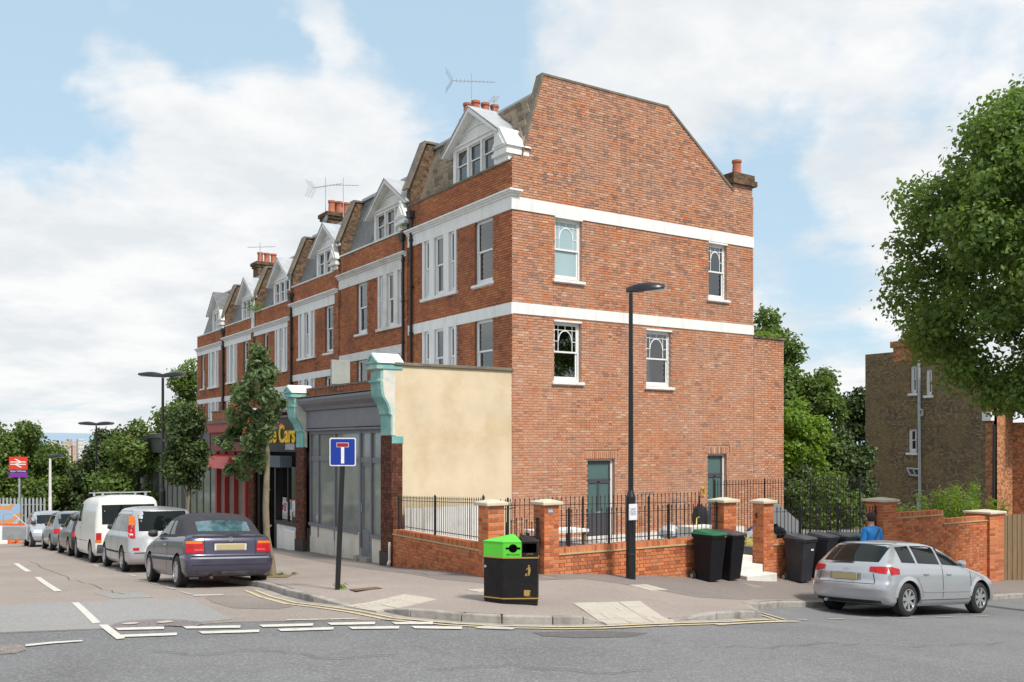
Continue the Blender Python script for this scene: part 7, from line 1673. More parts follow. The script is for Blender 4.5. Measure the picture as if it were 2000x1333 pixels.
# ------------------------------------------------------------------ street furniture
def street_lamp(label, base, top, arm='single', col='black', r0=.085, r1=.055, head=.9, yaw=0, split=1.9):
    x, y = base; z = pz(x, y) if x > -8.4 and y > -12 else gz(x, y); t = thing('street_lamp', label, 'street lamp', (x, y, z), 'street lamps')
    m = MB(); m.tube((x, y, z - .1), (x, y, z + split), r0, r0 * .97, n=18); m.tube((x, y, z + split), (x, y, z + split + .12), r0 * .97, r1, n=18); m.tube((x, y, z + split + .12), (x, y, top), r1, r1 * .75, n=18); m.build('column', MT[col], t, smooth=True)
    m = MB(); m.box(x - .04, y - r0 - .006, z + .9, x + .04, y - r0 + .02, z + 1.4)
    m.build('access_door', MT[col], t)
    for sg in ((1,) if arm == 'single' else (1, -1)):
        d = Vector((math.cos(yaw), math.sin(yaw), 0)) * sg; s = Vector((-d.y, d.x, 0)); o = Vector((x, y, top)); m = MB(); N_ = 12; rings = []
        for k in range(N_ + 1):
            u = k / N_; L_ = -.09 + head * u; w = .055 + .085 * math.sin(min(1, max(0, (u - .2) / .6)) * math.pi * .62) * (1 - max(0, u - .85) * 4.5); h = .06 + .06 * math.sin(math.pi * min(1, u * 1.05)); up = .12 * u - .02 * u * u * 3 * .8 + .02
            c = o + d * L_ + Vector((0, 0, up + .02)); w = max(w, .01)
            rings.append([c + s * (w * a) + Vector((0, 0, h * b)) for a, b in ((-1, -.35), (-.92, .3), (-.55, .8), (0, 1), (.55, .8), (.92, .3), (1, -.35), (.5, -.5), (-.5, -.5))])
        i0 = len(m.v)
        for r_ in rings: m.v += [tuple(q) for q in r_]
        n = 9
        for k in range(N_):
            for j in range(n): m.f.append((i0 + k * n + j, i0 + k * n + (j + 1) % n, i0 + (k + 1) * n + (j + 1) % n, i0 + (k + 1) * n + j)); m.m.append(0)
        m.f.append(tuple(range(i0 + n - 1, i0 - 1, -1))); m.m.append(0); m.f.append(tuple(range(i0 + N_ * n, i0 + N_ * n + n))); m.m.append(0)
        L_ = m.build('lantern', MT['lantern'], t, smooth=True)
        q = MB(); c = o + d * head * .62 + Vector((0, 0, .045)); q.hexa([c - d * .2 - s * .07 - Vector((0, 0, .02)), c + d * .2 - s * .05 - Vector((0, 0, .0)), c + d * .2 + s * .05, c - d * .2 + s * .07 - Vector((0, 0, .02)), c - d * .22 - s * .08 + Vector((0, 0, .02)), c + d * .22 - s * .06 + Vector((0, 0, .03)), c + d * .22 + s * .06 + Vector((0, 0, .03)), c - d * .22 + s * .08 + Vector((0, 0, .02))]); q.build('lens', MT['clear'], L_, fix=True)
    return t
MT['lantern'] = mat('lantern_shell', (.018, .018, .024), .3, spec=.4)
lx, ly = onG(1232, 1131, KH); ztl = at(1232, 573, 26 + lx * .5491 + ly * .8357).z
lamp = street_lamp('tall black lamp post with one lantern in front of the brick gable', (lx, ly), ztl, yaw=R(-35), head=.74, r0=.095, r1=.052, split=1.6)
sx, sy = lx - .05, ly - .11; q = MB(); zs = at(1231, 1000, 18.6).z; q.box(sx - .095, sy - .015, zs - .19 + .05, sx + .11, sy, zs + .19 - .02); q.build('notice', mat('laminated_notice', (.70, .70, .76), .3, var=.1, vscale=30), lamp)
text('notice_text', 'PLANNING\nNOTICE\nNotice is given\nof application\nin this street', .028, mat('notice_ink', (.25, .25, .3), .6), (sx, sy - .018, zs + .02), (R(90), 0, 0), lamp, .001)
q = MB(); q.lathe((lx, ly, zs - .85), [(.062, 0), (.10, .02), (.10, .05), (.062, .1)], 16); q.build('collar', MT['black'], lamp, smooth=True)
# double lamp on the side street
v = onG(318, 1080, KH); Yp = 34.; v = at(318, 868, Yp); street_lamp('tall dark lamp post with two lanterns beyond the silver people carrier', (v.x, v.y), at(318, 738, Yp).z, arm='double', r0=.10, r1=.06, head=.95, yaw=R(-33), split=2.0)
v = at(188, 868, 47); street_lamp('distant dark lamp post with two lanterns above the white van', (v.x, v.y), at(188, 832, 47).z, arm='double', r0=.09, r1=.05, head=.95, yaw=R(-33), split=2.0)
v = at(98, 868, 45); street_lamp('pale slim lamp post with one lantern by the station fence', (v.x, v.y), at(98, 896, 45).z, col='white_old', r0=.08, r1=.07, head=.75, yaw=R(-33), split=2.0)
# no through road sign
gx, gy_ = onG(659, 1152, KH); z = pz(gx, gy_); Ys = 26 + gx * .5491 + gy_ * .8357
sg_ = thing('road_sign', 'blue square no through road sign on a slightly leaning black post', 'sign', (gx, gy_, z))
tp = at(671, 856, Ys); m = MB(); m.tube((gx, gy_, z - .05), (gx, gy_, z + .9), .045, .045, n=14); b0 = Vector((gx, gy_, z - .05))
m = MB(); m.tube(b0, tp, .042, .042, n=14); m.build('post', MT['black'], sg_, smooth=True)
cz = at(671, 883, Ys); ang = -YAW + R(-4)
def plate(name, cx_, cz_, w, h, mt_, d0, d1, rr=.02, parent=sg_, base=cz, ang=ang):
    m = MB(); pts = []; n = 5
    for qx, qz, a0 in ((w / 2 - rr, h / 2 - rr, 0), (-w / 2 + rr, h / 2 - rr, 90), (-w / 2 + rr, -h / 2 + rr, 180), (w / 2 - rr, -h / 2 + rr, 270)):
        for k in range(n): a = R(a0 + 90 * k / (n - 1)); pts.append((cx_ + qx + rr * math.cos(a), cz_ + qz + rr * math.sin(a)))
    ax_ = Vector((math.cos(ang), math.sin(ang), 0)); nn_ = Vector((math.sin(ang), -math.cos(ang), 0))
    m.prism([base + ax_ * a + Vector((0, 0, b)) + nn_ * d0 for a, b in pts], nn_ * (d1 - d0)); return m.build(name, mt_, parent, fix=True)
S_ = 52 / FPX * Ys * 1.0
plate('sign_face', 0, 0, S_, S_ * 1.06, mat('sign_white', (.78, .78, .78), .4), .045, .055, .03); plate('blue_panel', 0, 0, S_ * .92, S_ * .97, mat('sign_blue', (.005, .035, .30), .35, var=.02), .056, .059, .02)
plate('white_bar', 0, -S_ * .10, S_ * .12, S_ * .66, mat('sign_white', (.8, .8, .8), .4), .060, .062, .002); plate('bar_edge', 0, S_ * .26, S_ * .46, S_ * .17, mat('sign_white', (.8, .8, .8), .4), .0625, .0632, .004); plate('red_bar', 0, S_ * .26, S_ * .43, S_ * .14, mat('sign_red', (.36, .005, .015), .4), .0635, .065, .002)
# station sign
v = at(38, 868, 50); gzs = gz(v.x, v.y); ss = thing('station_sign', 'red, navy and purple railway station sign with white double arrow', 'sign', (v.x, v.y, gzs))
m = MB(); m.tube((v.x, v.y, gzs), at(38, 930, 50), .05, n=10); m.build('post', MT['galv'], ss)
u = 1 / FPX * 50; base = at(37, 893, 50); an2 = -YAW
plate('red_panel', 0, 13 * u - 13 * u + 0, 36 * u, 25 * u, mat('rail_red', (.70, .045, .015), .4, var=.03), .06, .08, .01, ss, at(37, 905, 50), an2)
P_ = lambda n, cy, h, m_: plate(n, 0, 0, 36 * u, h * u, m_, .06, .08, .005, ss, at(37, cy, 50), an2)
P_('navy_panel', 920.5, 6, mat('rail_navy', (.02, .015, .10), .4)); P_('purple_panel', 928, 9, mat('rail_purple', (.20, .035, .32), .4))
w_ = mat('rail_white', (.8, .8, .8), .4); nn_ = Vector((math.sin(an2), -math.cos(an2), 0)); ax_ = Vector((math.cos(an2), math.sin(an2), 0)); c0 = at(37, 905, 50) + nn_ * .082
def lp(pts): MB_ = MB(); MB_.prism([c0 + ax_ * (a * u) + Vector((0, 0, b * u)) for a, b in pts], nn_ * .006); return MB_.build('double_arrow', w_, ss, fix=True)
lp([(-15, 3.2), (15, 3.2), (15, 1.4), (-15, 1.4)]); lp([(-15, -1.4), (15, -1.4), (15, -3.2), (-15, -3.2)]); lp([(-1, 9), (4, 9), (10, 5.4), (1.5, 1.2), (-3, 1.2), (4, 5.2)][::1]) if False else None
lp([(-8, 8.2), (-3.5, 8.2), (6, 3.2), (1.5, 3.2)]); lp([(1.5, 1.4), (6, 1.4), (-1.5, -1.4), (-6, -1.4)]); lp([(-1.5, -3.2), (-6, -3.2), (3.5, -8.2), (8, -8.2)][::1])
text('station_name', 'Upper Holloway', .125, w_, at(37, 920.5, 50) + nn_ * .085, (R(90), 0, an2), ss, .003)
# palisade fence and bright hoardings at the far left
pf = thing('palisade_fence', 'grey steel palisade fence under the station sign', 'fence', tuple(at(40, 868, 52)))
for k in range(17):
    p = at(-30 + k * 7.3, 868, 52); zb = -2.9; ztp = at(0, 975, 52).z; m = MB(); w = .05; m.hexa([(p.x - w, p.y - .01, zb), (p.x + w, p.y - .01, zb), (p.x + w, p.y + .02, zb), (p.x - w, p.y + .02, zb), (p.x - w, p.y - .01, ztp), (p.x + w, p.y - .01, ztp), (p.x + w, p.y + .02, ztp), (p.x - w, p.y + .02, ztp)]); m.prism([(p.x - w, p.y, ztp), (p.x + w, p.y, ztp), (p.x, p.y, ztp + .1)], (0, .02, 0)); m.build('pale', MT['galv'], pf)
for z_ in (.3, 1.5): a, b = at(-35, 868, 52.1), at(90, 868, 52.1); m = MB(); z0 = at(0, 985, 52).z - z_ + .25; m.hexa([(a.x, a.y, z0), (b.x, b.y, z0), (b.x, b.y + .05, z0), (a.x, a.y + .05, z0), (a.x, a.y, z0 + .05), (b.x, b.y, z0 + .05), (b.x, b.y + .05, z0 + .05), (a.x, a.y + .05, z0 + .05)]); m.build('rail', MT['galv'], pf)
mm = bpy.data.materials.new('painted_mural'); mm.use_nodes = True; tt = mm.node_tree
cc = ramp(tt, noise(tt, .9, 1.5, .4, geo_pos(tt)), [(.0, (.30, .45, .62)), (.46, (.62, .30, .12)), (.54, (.36, .52, .68)), (.60, (.55, .22, .08))], 'CONSTANT'); tt.links.new(cc, tt.nodes['Principled BSDF'].inputs['Base Color'])
mu = thing('mural_wall', 'low wall painted with a blue and orange mural at the far left', 'wall', tuple(at(10, 868, 48)))
a, b = at(-45, 868, 48), at(40, 868, 48); za, zb = at(0, 1062, 48).z, at(0, 985, 48).z; m = MB(); m.hexa([(a.x, a.y, za), (b.x, b.y, za), (b.x, b.y + .2, za), (a.x, a.y + .2, za), (a.x, a.y, zb), (b.x, b.y, zb), (b.x, b.y + .2, zb), (a.x, a.y + .2, zb)]); m.build('panel', mm, mu)
orange = mat('orange_barrier', (.72, .11, .02), .5, var=.1); 
for k, (px, lab) in enumerate([(-5, 'orange plastic roadwork barrier cut by the left edge'), (14, 'orange plastic roadwork barrier beside the white block'), (34, 'orange plastic roadwork barrier behind the open car door')]):
    p = at(px, 868, 46 - k * .3); t = thing('barrier', lab, 'barrier', tuple(p), 'orange road barriers'); z0 = gz(p.x, p.y); m = MB(); ax2 = ax_ * .55
    for z1, z2 in ((z0 + .15, z0 + .3), (z0 + .45, z0 + .95)): m.hexa([p * 0 + Vector((p.x, p.y, z)) + o_ for z in (z1, z2) for o_ in (-ax2, ax2, ax2 + Vector((.03, .05, 0)), -ax2 + Vector((.03, .05, 0)))])
    m.build('panel', orange, t, fix=True); m = MB()
    for s_ in (-.45, 0, .45): q = Vector((p.x, p.y, 0)) + ax_ * s_; m.box(q.x - .05, q.y - .03, z0, q.x + .05, q.y + .03, z0 + .95)
    for s_ in (-.35, .35): q = Vector((p.x, p.y, 0)) + ax_ * s_; m.box(q.x - .08, q.y - .25, z0, q.x + .08, q.y + .25, z0 + .06)
    m.build('foot', orange, t)
p = at(-2, 868, 44.5); t = thing('white_block', 'white block standing at the left edge in front of the orange barriers', 'block', tuple(p)); z0 = gz(p.x, p.y); m = MB(); m.box(p.x - .35, p.y - .2, z0, p.x + .35, p.y + .2, z0 + .85); m.build('body', MT['white'], t, bevel=.04, seg=2)

# litter and recycling bin
bx_, by_ = onG(1003, 1180, KH); bz_ = pz(bx_, by_)
bt = thing('litter_bin', 'black street litter bin with a bright green recycling half', 'bin', (bx_, by_, bz_))
Ybin = 26 + bx_ * .5491 + by_ * .8357; uu = Ybin / FPX; Hb = 134 * uu
fx = Vector((math.cos(-YAW + R(3)), math.sin(-YAW + R(3)), 0)); fy = Vector((-fx.y, fx.x, 0))
WF = 68 * uu; O = Vector((bx_, by_, bz_)) - fx * (WF * .30)
FBn = Fr(O, fx, -fy); hw_ = Hb * .665; mid_ = WF * .53
plan = [(-.27, .21), (0, 0), (WF, 0), (WF + .03, .22), (WF - .12, .52), (-.15, .52)]      # along the front, depth back
def ring3(pts, z, k=0.):
    cxp, cyp = WF * .42, .26; return [O + fx * (cxp + (a - cxp) * (1 + k)) + fy * (cyp + (b - cyp) * (1 + k)) + Vector((0, 0, z)) for a, b in pts]
gr = mat('green_bin_plastic', (.10, .56, .04), .38, var=.04, vscale=3); gold = mat('gold_band', (.42, .28, .08), .4, .3)
bk = mat('bin_black', (.010, .009, .010), .5, spec=.25, var=.3, vscale=4, dirt=(.024, .022, .02), dscale=3, damt=.6)
MB().prism(ring3(plan, .03), (0, 0, hw_ - .03)).build('body', bk, bt, bevel=.01, seg=2, fix=True)
MB().prism(ring3(plan, -.08, -.03), (0, 0, .11)).build('base', bk, bt, fix=True)
for z0, h0 in ((hw_ * .105, .016), (hw_ - .004, .02)): MB().prism(ring3(plan, z0, .022), (0, 0, h0)).build('gold_band', gold, bt, fix=True)
z1 = hw_ + .016; zh = Hb * .905
def wallseg(q, p, r, z0, z1_, holes=(), th=.02):
    a = O + fx * p[0] + fy * p[1]; b = O + fx * r[0] + fy * r[1]; d = (b - a); Ln = d.length; d.normalize(); n_ = Vector((d.y, -d.x, 0)); F = Fr((a.x, a.y, bz_), d, n_)
    wall_cells(q, F, 0, Ln, z0, z1_, holes, -th, 0); return F, Ln
q = MB(); wallseg(q, (-.27, .21), (0, 0), z1, zh)
# green front with a round mouth crossed by a slot, cut through
zg = z1 + (zh - z1) * .56; cg = mid_ * .54; rC, sw, sh = .062, mid_ * .40, .017
angs = sorted({round(2 * math.pi * k / 64, 5) for k in range(64)} | {round(a, 5) for s_ in (0, math.pi) for a in (s_ + math.atan2(sh, sw), s_ - math.atan2(sh, sw), s_ + math.asin(sh / rC), s_ - math.asin(sh / rC), s_ + math.asin(sh / rC) + .01, s_ - math.asin(sh / rC) - .01)} | {round(math.atan2(zz - zg, aa - cg), 5) for zz in (z1, zh) for aa in (0, mid_)})
angs = sorted({a % (2 * math.pi) for a in angs}); oo = []; ii = []
for a in angs:
    c_, s_ = math.cos(a), math.sin(a); lim = min([v for v in ((mid_ - cg) / c_ if c_ > 1e-6 else 9, -cg / c_ if c_ < -1e-6 else 9, (zh - zg) / s_ if s_ > 1e-6 else 9, (z1 - zg) / s_ if s_ < -1e-6 else 9)])
    rr = max(rC, min(sw / abs(c_) if abs(c_) > 1e-4 else 9, sh / abs(s_) if abs(s_) > 1e-4 else 9)); oo.append((cg + c_ * lim, zg + s_ * lim)); ii.append((cg + c_ * rr, zg + s_ * rr))
FB2 = Fr((O.x, O.y, bz_), fx, -fy); FBn = FB2
for k in range(len(angs)):
    j_ = (k + 1) % len(angs); q.poly([FB2.p(*oo[k], 0), FB2.p(*oo[j_], 0), FB2.p(*ii[j_], 0), FB2.p(*ii[k], 0)]); q.poly([FB2.p(*ii[k], 0), FB2.p(*ii[j_], 0), FB2.p(*ii[j_], -.03), FB2.p(*ii[k], -.03)])
wallseg(q, (mid_ - .001, .52), (-.15, .52), z1, zh); wallseg(q, (-.15, .52), (-.27, .21), z1, zh)
G_ = q.build('recycling_hood', gr, bt)
q = MB(); q.fb(FB2, -.1, z1, -.30, mid_ - .02, zh - .01, -.24); q.build('hood_lining', MT['dark'], G_)
q = MB(); wallseg(q, (mid_, 0), (WF, 0), z1, zh, [(.015, z1 + .06, WF - mid_ - .015, zh - .025)]); wallseg(q, (WF, 0), (WF + .03, .22), z1, zh); wallseg(q, (WF + .03, .22), (WF - .12, .52), z1, zh); wallseg(q, (WF - .12, .52), (mid_, .52), z1, zh); q.build('litter_hood', bk, bt)
def roofp(pts, mt_, nm):
    q = MB(); base = ring3(pts, zh, .02); ap = [O + fx * a + fy * b + Vector((0, 0, Hb)) for a, b in ((mid_ - .10, .26), (mid_ + .0, .26))]
    i0 = len(q.v); q.v += [tuple(p) for p in base] + [tuple(p - Vector((0, 0, .012))) for p in base] + [tuple(ap[0 if 'green' in nm else 1])]; n = len(base)
    for k in range(n): q.f.append((k, (k + 1) % n, 2 * n)); q.m.append(0); q.f.append((n + k, n + (k + 1) % n, (k + 1) % n, k)); q.m.append(0)
    q.build(nm, mt_, bt, fix=True)
roofp([(-.27, .21), (0, 0), (mid_, 0), (mid_, .52), (-.15, .52)], gr, 'green_lid'); roofp([(mid_ + .004, 0), (WF, 0), (WF + .03, .22), (WF - .12, .52), (mid_ + .004, .52)], bk, 'black_lid')
rotb = (R(90), 0, math.atan2(fx.y, fx.x)); dg = mat('dark_green_letters', (.02, .16, .01), .5); gd = gold
text('lettering', 'RECYCLING', .036, dg, FB2.p(cg, z1 + .035, .003), rotb, bt, .001); text('lettering', 'LITTER', .030, gd, FB2.p(mid_ + (WF - mid_) * .5, z1 + .04, .003), rotb, bt, .001)
FBn = Fr(O, fx, -fy)
q = MB(); c = (WF * .74, hw_ * .72)
def fpoly(pts, s=1.): q.fprism(FBn, [(c[0] + a * s, c[1] + b * s) for a, b in pts], .0, .003)
fpoly([(-.012, .075), (.0, .088), (.014, .075), (.006, .06), (-.006, .06)]); fpoly([(-.012, .055), (.02, .055), (.024, -.0), (.01, -.065), (.0, -.065), (.004, -.01), (-.004, -.065), (-.018, -.065), (-.01, 0)]); fpoly([(-.012, .05), (-.042, .02), (-.036, .012), (-.012, .034)]); fpoly([(-.05, -.07), (-.028, -.07), (-.03, -.035), (-.048, -.035)])
q.build('tidy_symbol', gold, bt, fix=True)
q = MB(); c = (WF * .70, hw_ * .24); fpoly([(-.05, -.04), (.02, -.045), (.03, -.02), (.045, -.02), (.03, 0), (.045, .03), (.02, .04), (-.05, .04)]); q.build('council_mark', gold, bt, fix=True)
text('lettering', 'HARINGEY', .016, gd, FBn.p(WF * .72, hw_ * .165, .003), rotb, bt, .001)
q = MB(); p_ = O + fx * -.25 + fy * .19 + Vector((0, 0, hw_ * .8)); q.tube(p_, p_ - fy * .03, .018, n=12); q.build('lock', MT['alu'], bt)

# wheelie bins
def wheelie(label, x, y, yaw, body, lid, badge=None, s=1.0, sticker=False):
    z = pz(x, y); t = thing('wheelie_bin', label, 'wheelie bin', (x, y, z), 'wheelie bins'); t.rotation_euler = (0, 0, yaw); t.scale = (.84, .80, 1.); ORG[t.name] = Vector()
    def bx2(w0, d0, z0, w1, d1, z1, yo=0): return [(-w0 / 2, -d0 / 2 + yo, z0), (w0 / 2, -d0 / 2 + yo, z0), (w0 / 2, d0 / 2 + yo, z0), (-w0 / 2, d0 / 2 + yo, z0), (-w1 / 2, -d1 / 2, z1), (w1 / 2, -d1 / 2, z1), (w1 / 2, d1 / 2, z1), (-w1 / 2, d1 / 2, z1)]
    q = MB(); q.hexa(bx2(.46, .50, .02, .56, .66, .94, .05)); b = q.build('body', body, t, bevel=.03, seg=3)
    q = MB(); q.box(-.30, -.355, .91, .30, .345, .975); q.build('rim', body, t, bevel=.01)
    q = MB(); q.hexa([(-.305, -.37, .98), (.305, -.37, .98), (.305, .36, .98), (-.305, .36, .98), (-.27, -.33, 1.01), (.27, -.33, 1.01), (.26, .30, 1.075), (-.26, .30, 1.075)]); q.box(-.25, -.39, .965, .25, -.34, .995); q.build('lid', lid, t, bevel=.01, seg=2)
    q = MB(); q.tube((-.24, .40, .97), (.24, .40, .97), .016, n=8); q.box(-.22, .33, .94, -.19, .42, .98); q.box(.19, .33, .94, .22, .42, .98); q.build('handle', body, t)
    for sg in (-1, 1):
        q = MB(); q.lathe((sg * .275, .33, .10), [(.03, -.028), (.085, -.03), (.10, -.02), (.10, .02), (.085, .03), (.03, .028)], 20, axis='Y'); 
        q = MB(); q.tube((sg * .25, .34, .10), (sg * .30, .34, .10), .10, n=22); w = q.build('wheel', MT['rubber'], t, bevel=.008)
        q = MB(); q.tube((sg * .30, .34, .10), (sg * .306, .34, .10), .05, n=12); q.build('hub', MT['rimgrey'], w)
    if badge: q = MB(); q.box(.17, -.352 - .006, .925, .215, -.352, .965); q.build('reflector', badge, t)
    if sticker: q = MB(); q.box(.04, -.325, .72, .16, -.318, .76); q.build('sticker', MT['white'], t)
    return t
bkp = mat('black_bin_plastic', (.009, .009, .012), .5, spec=.25, var=.15); grp = mat('grey_bin_plastic', (.030, .030, .038), .5, spec=.3, var=.12, dirt=(.055, .053, .05), dscale=3, damt=.4); gnl = mat('green_bin_lid', (.012, .13, .055), .4); orb = mat('orange_reflector', (.7, .25, .02), .4); dgl = mat('dark_bin_lid', (.05, .05, .055), .4)
def bin_at(px, py, yaw, dx=0, dy=0): p = onG(px, py, KH); return p[0] + dx, p[1] + dy
def bin_x(px, y): # x of a bin standing at this y
    return onY(px, 1130, y)[0]
YB = -7.42
for px, dy, yw, lab, lid, bad, st_ in [(1386, 0, 6, 'black wheelie bin with a green lid by the brick pier', gnl, orb, False), (1424, .12, 9, 'black wheelie bin with a black lid, right behind the green lidded one', dgl, orb, False)]:
    wheelie(lab, bin_x(px, YB + dy), YB + dy, R(yw), bkp, lid, bad)
for px, dy, yw, lab, lid, st_ in [(1563, 0, 5, 'grey wheelie bin nearest, with a small white sticker', dgl, True), (1607, .12, 8, 'second grey wheelie bin in the row behind the silver hatchback', dgl, False), (1643, .15, 5, 'third grey wheelie bin in the row behind the silver hatchback', dgl, False), (1676, .2, 8, 'grey wheelie bin with a green lid at the end of the row', gnl, False)]:
    wheelie(lab, bin_x(px, YB + dy), YB + dy, R(yw), grp, lid, None, sticker=st_)

# clutter seen through the entrance: cycle, bags, pots, table
bc = thing('bicycle', 'bicycle under a black cover leaning inside the entrance', 'bicycle', (2.2, -4.8, -.1))
q = MB()
def wheel_ring(c, r, ax2_, n=24):
    for k in range(n):
        a0, a1 = 2 * math.pi * k / n, 2 * math.pi * (k + 1) / n; p0 = c + ax2_ * (r * math.cos(a0)) + Vector((0, 0, r * math.sin(a0))); p1 = c + ax2_ * (r * math.cos(a1)) + Vector((0, 0, r * math.sin(a1))); q.tube(p0, p1, .02, n=6)
axb = Vector((.8, .6, 0)).normalized(); c1, c2 = Vector((2.0, -5.0, .24)), Vector((2.0, -5.0, .24)) + axb * 1.0
wheel_ring(c1, .33, axb); wheel_ring(c2, .33, axb); q.build('wheel', MT['rubber'], bc)
q = MB(); bb = c1 + axb * .45 + Vector((0, 0, -.05)); hd = c2 - axb * .15 + Vector((0, 0, .55)); st_ = c1 + axb * .28 + Vector((0, 0, .55)); q.path([c1, bb, st_, hd, bb], .016); q.path([c1, st_], .012); q.path([hd, c2], .014); q.path([hd, hd + Vector((0, 0, .12))], .013); q.build('frame', mat('yellow_cycle_paint', (.5, .45, .05), .4), bc)
q = MB(); q.lathe(hd + Vector((0, 0, -.05)), [(.02, .35), (.16, .28), (.22, .05), (.17, -.3), (.03, -.42)], 12); q.build('cover', mat('black_cover', (.015, .015, .018), .4), bc, smooth=True)
def bag(label, p, s, mt_, sd):
    t = thing('bag', label, 'bag', p, 'bags of rubbish in the yard'); g = np.random.default_rng(sd); q = MB(); n = 12; pr = [(.02, 0), (.75, .02), (1, .3), (.95, .7), (.6, 1.05), (.2, 1.25), (.25, 1.4), (.02, 1.42)]
    for r_, z_ in pr:
        for k in range(n): a = 2 * math.pi * k / n; rr = s * r_ * (1 + g.normal(0, .07)); q.v.append((p[0] + rr * math.cos(a), p[1] + rr * math.sin(a), p[2] + s * z_ * .9))
    for i in range(len(pr) - 1):
        for k in range(n): j = (k + 1) % n; q.f.append((i * n + k, i * n + j, (i + 1) * n + j, (i + 1) * n + k)); q.m.append(0)
    q.build('bag_body', mt_, t, smooth=True)
wb_ = mat('white_sack', (.55, .56, .58), .5, var=.3, vscale=9); yb = mat('yellow_sack', (.55, .48, .10), .5, var=.3, vscale=6); bb_ = mat('blue_sack', (.03, .08, .32), .5, var=.2)
gb_ = -.27
bag('white sack with blue print behind pier four', (3.35, -5.6, .25), .22, wb_, 1); bag('yellow sack low behind pier four', (3.1, -5.8, .12), .2, yb, 2); bag('yellow sack in the middle of the rubbish pile', (3.95, -5.5, .2), .24, yb, 3); bag('blue sack in the rubbish pile', (3.7, -5.4, .35), .22, bb_, 4); bag('black bin bag at the right of the pile', (4.5, -5.3, .2), .3, bkp, 5); bag('crumpled white sack at the right of the pile', (5.0, -5.4, .05), .25, wb_, 6); bag('white plastic sack inside the entrance', (1.75, -4.4, .3), .3, wb_, 7)
pl = thing('rubble_bed', 'raised bed the rubbish sacks are piled on', 'planter', (4, -5.5, -.3)); q = MB(); q.box(2.7, -6.2, -.6, 6.2, -4.6, .18); q.build('bed', mat('grey_bed', (.22, .20, .19), .9, var=.3), pl)
tb = thing('garden_table', 'small white topped timber table behind the railing', 'table', (-3.0, -5.4, -.27)); zt_ = at(1107, 1028, 20).z
zt_ = .72; q = MB(); q.box(-2.95, -5.6, zt_, -1.75 + .05, -4.95, zt_ + .06); q.build('table_top', MT['white'], tb)
for a, b in ((-2.9, -5.55), (-1.8, -5.55), (-2.9, -5.0), (-1.8, -5.0)): q = MB(); q.box(a, b, -.27, a + .06, b + .06, zt_); q.build('leg', MT['timber'], tb)
for k, (px, py, lab) in enumerate([(1105, 1058, 'white plant tub furthest left behind the wall railing'), (1122, 1058, 'second white plant tub behind the wall railing')]):
    a = onY(px, py, -5.2); t = thing('plant_tub', lab, 'tub', (a[0], -5.2, -.27), 'white tubs in the yard'); q = MB(); q.lathe((a[0], -5.2, -.27), [(.001, 0), (.14, 0), (.18, .55), (.19, .6), (.16, .6), (.15, .5), (.001, .5)], 16); q.build('tub_body', MT['white'], t, smooth=True)
a = onY(1372, 1050, -5.0); cbx = thing('box_planter', 'white framed box with red panels behind the railing near the third pier', 'planter', (a[0], -5, -.27)); q = MB(); q.box(a[0] - .55, -5.2, -.27, a[0] + .35, -4.7, .62); q.build('frame', MT['white_old'], cbx)
q = MB()
for k in range(3): q.box(a[0] - .48 + k * .29, -5.22, .18, a[0] - .26 + k * .29, -5.2, .52)
q.build('panel', MT['wbrick'], cbx)
dpp = thing('drain_pipe', 'short white waste pipe at the foot of the shop pilaster', 'pipe', (SHX - .2, -.1, -.5)); q = MB(); zz = gz(-3.7, -.1) + KH; q.tube((-3.78, -.16, zz + .1), (-3.78, -.16, zz + .62), .035, n=10); q.tube((-3.78, -.16, zz + .14), (-3.86, -.26, zz + .06), .045, n=10); q.build('pipe', MT['white_old'], dpp, smooth=True)
hk = thing('hose', 'yellow coiled hose hanging on the gable beside the right door', 'hose', (7.1, -.05, 1.3)); q = MB(); a = onY(1372, 960, -.05); c = Vector((a[0], -.05, a[1])); q2 = []
for k in range(18): an_ = 2 * math.pi * k / 12; q2.append(c + Vector((.07 * math.cos(an_) + .004 * k, -.01 * (k % 3), .14 * math.sin(an_))))
q.path(q2, .014, 6); q.build('loop', mat('yellow_hose', (.6, .42, .03), .5), hk)

# ------------------------------------------------------------------ brown house on the right
bh = thing('brown_house', 'brown stock brick house flank with an orange brick front at the right', 'house', tuple(at(1940, 1000, 42)))
c_ = at(1940, 868, 42); X0, Y0 = c_.x, c_.y; bk_ = Vector((0, 1, 0)); FH = Fr((X0, Y0, 0), (0, 1, 0), (-1, 0, 0)); FH2 = Fr((X0, Y0, 0), (1, 0, 0), (0, -1, 0))
def onF(px, py): return onX(px, py, X0)[0] - Y0, onX(px, py, X0)[1]
pts = [onF(1690, 1040), onF(1690, 697), onF(1745, 688), onF(1745, 668), onF(1800, 664), onF(1800, 700)]
Lb, zf_ = onF(1690, 697); zl = onF(1745, 688)[1]; ec, ez = onF(1940, 772); rx_, rz_ = onF(1885, 745)
ridge = onF(1800, 700)
wins_ = [(1778, 715, 1790, 768), (1808, 722, 1820, 772), (1774, 838, 1790, 884), (1788, 975, 1794, 1002)]
hl = []
for (a, b, c, d) in wins_: p, q_ = onF(a, b), onF(c, d); hl.append((min(p[0], q_[0]), min(p[1], q_[1]), max(p[0], q_[0]), max(p[1], q_[1])))
q = MB(); wall_cells(q, FH, 0, Lb, -4, ez, hl, -.3, 0); 
hl2 = [h for h in hl if h[3] > ez]
q = MB(); up = max(zl, ridge[1] - .6)
wall_cells(q, FH, rx_ + .0, Lb, -4, zl, hl, -.3, 0); wall_cells(q, FH, 0, rx_, -4, ez, hl, -.3, 0)
q.fprism(FH, [(0, ez), (rx_, ez), (rx_, zl)], -.3, 0); q.build('flank_wall', MT['yellowbrick'], bh, fix=True)
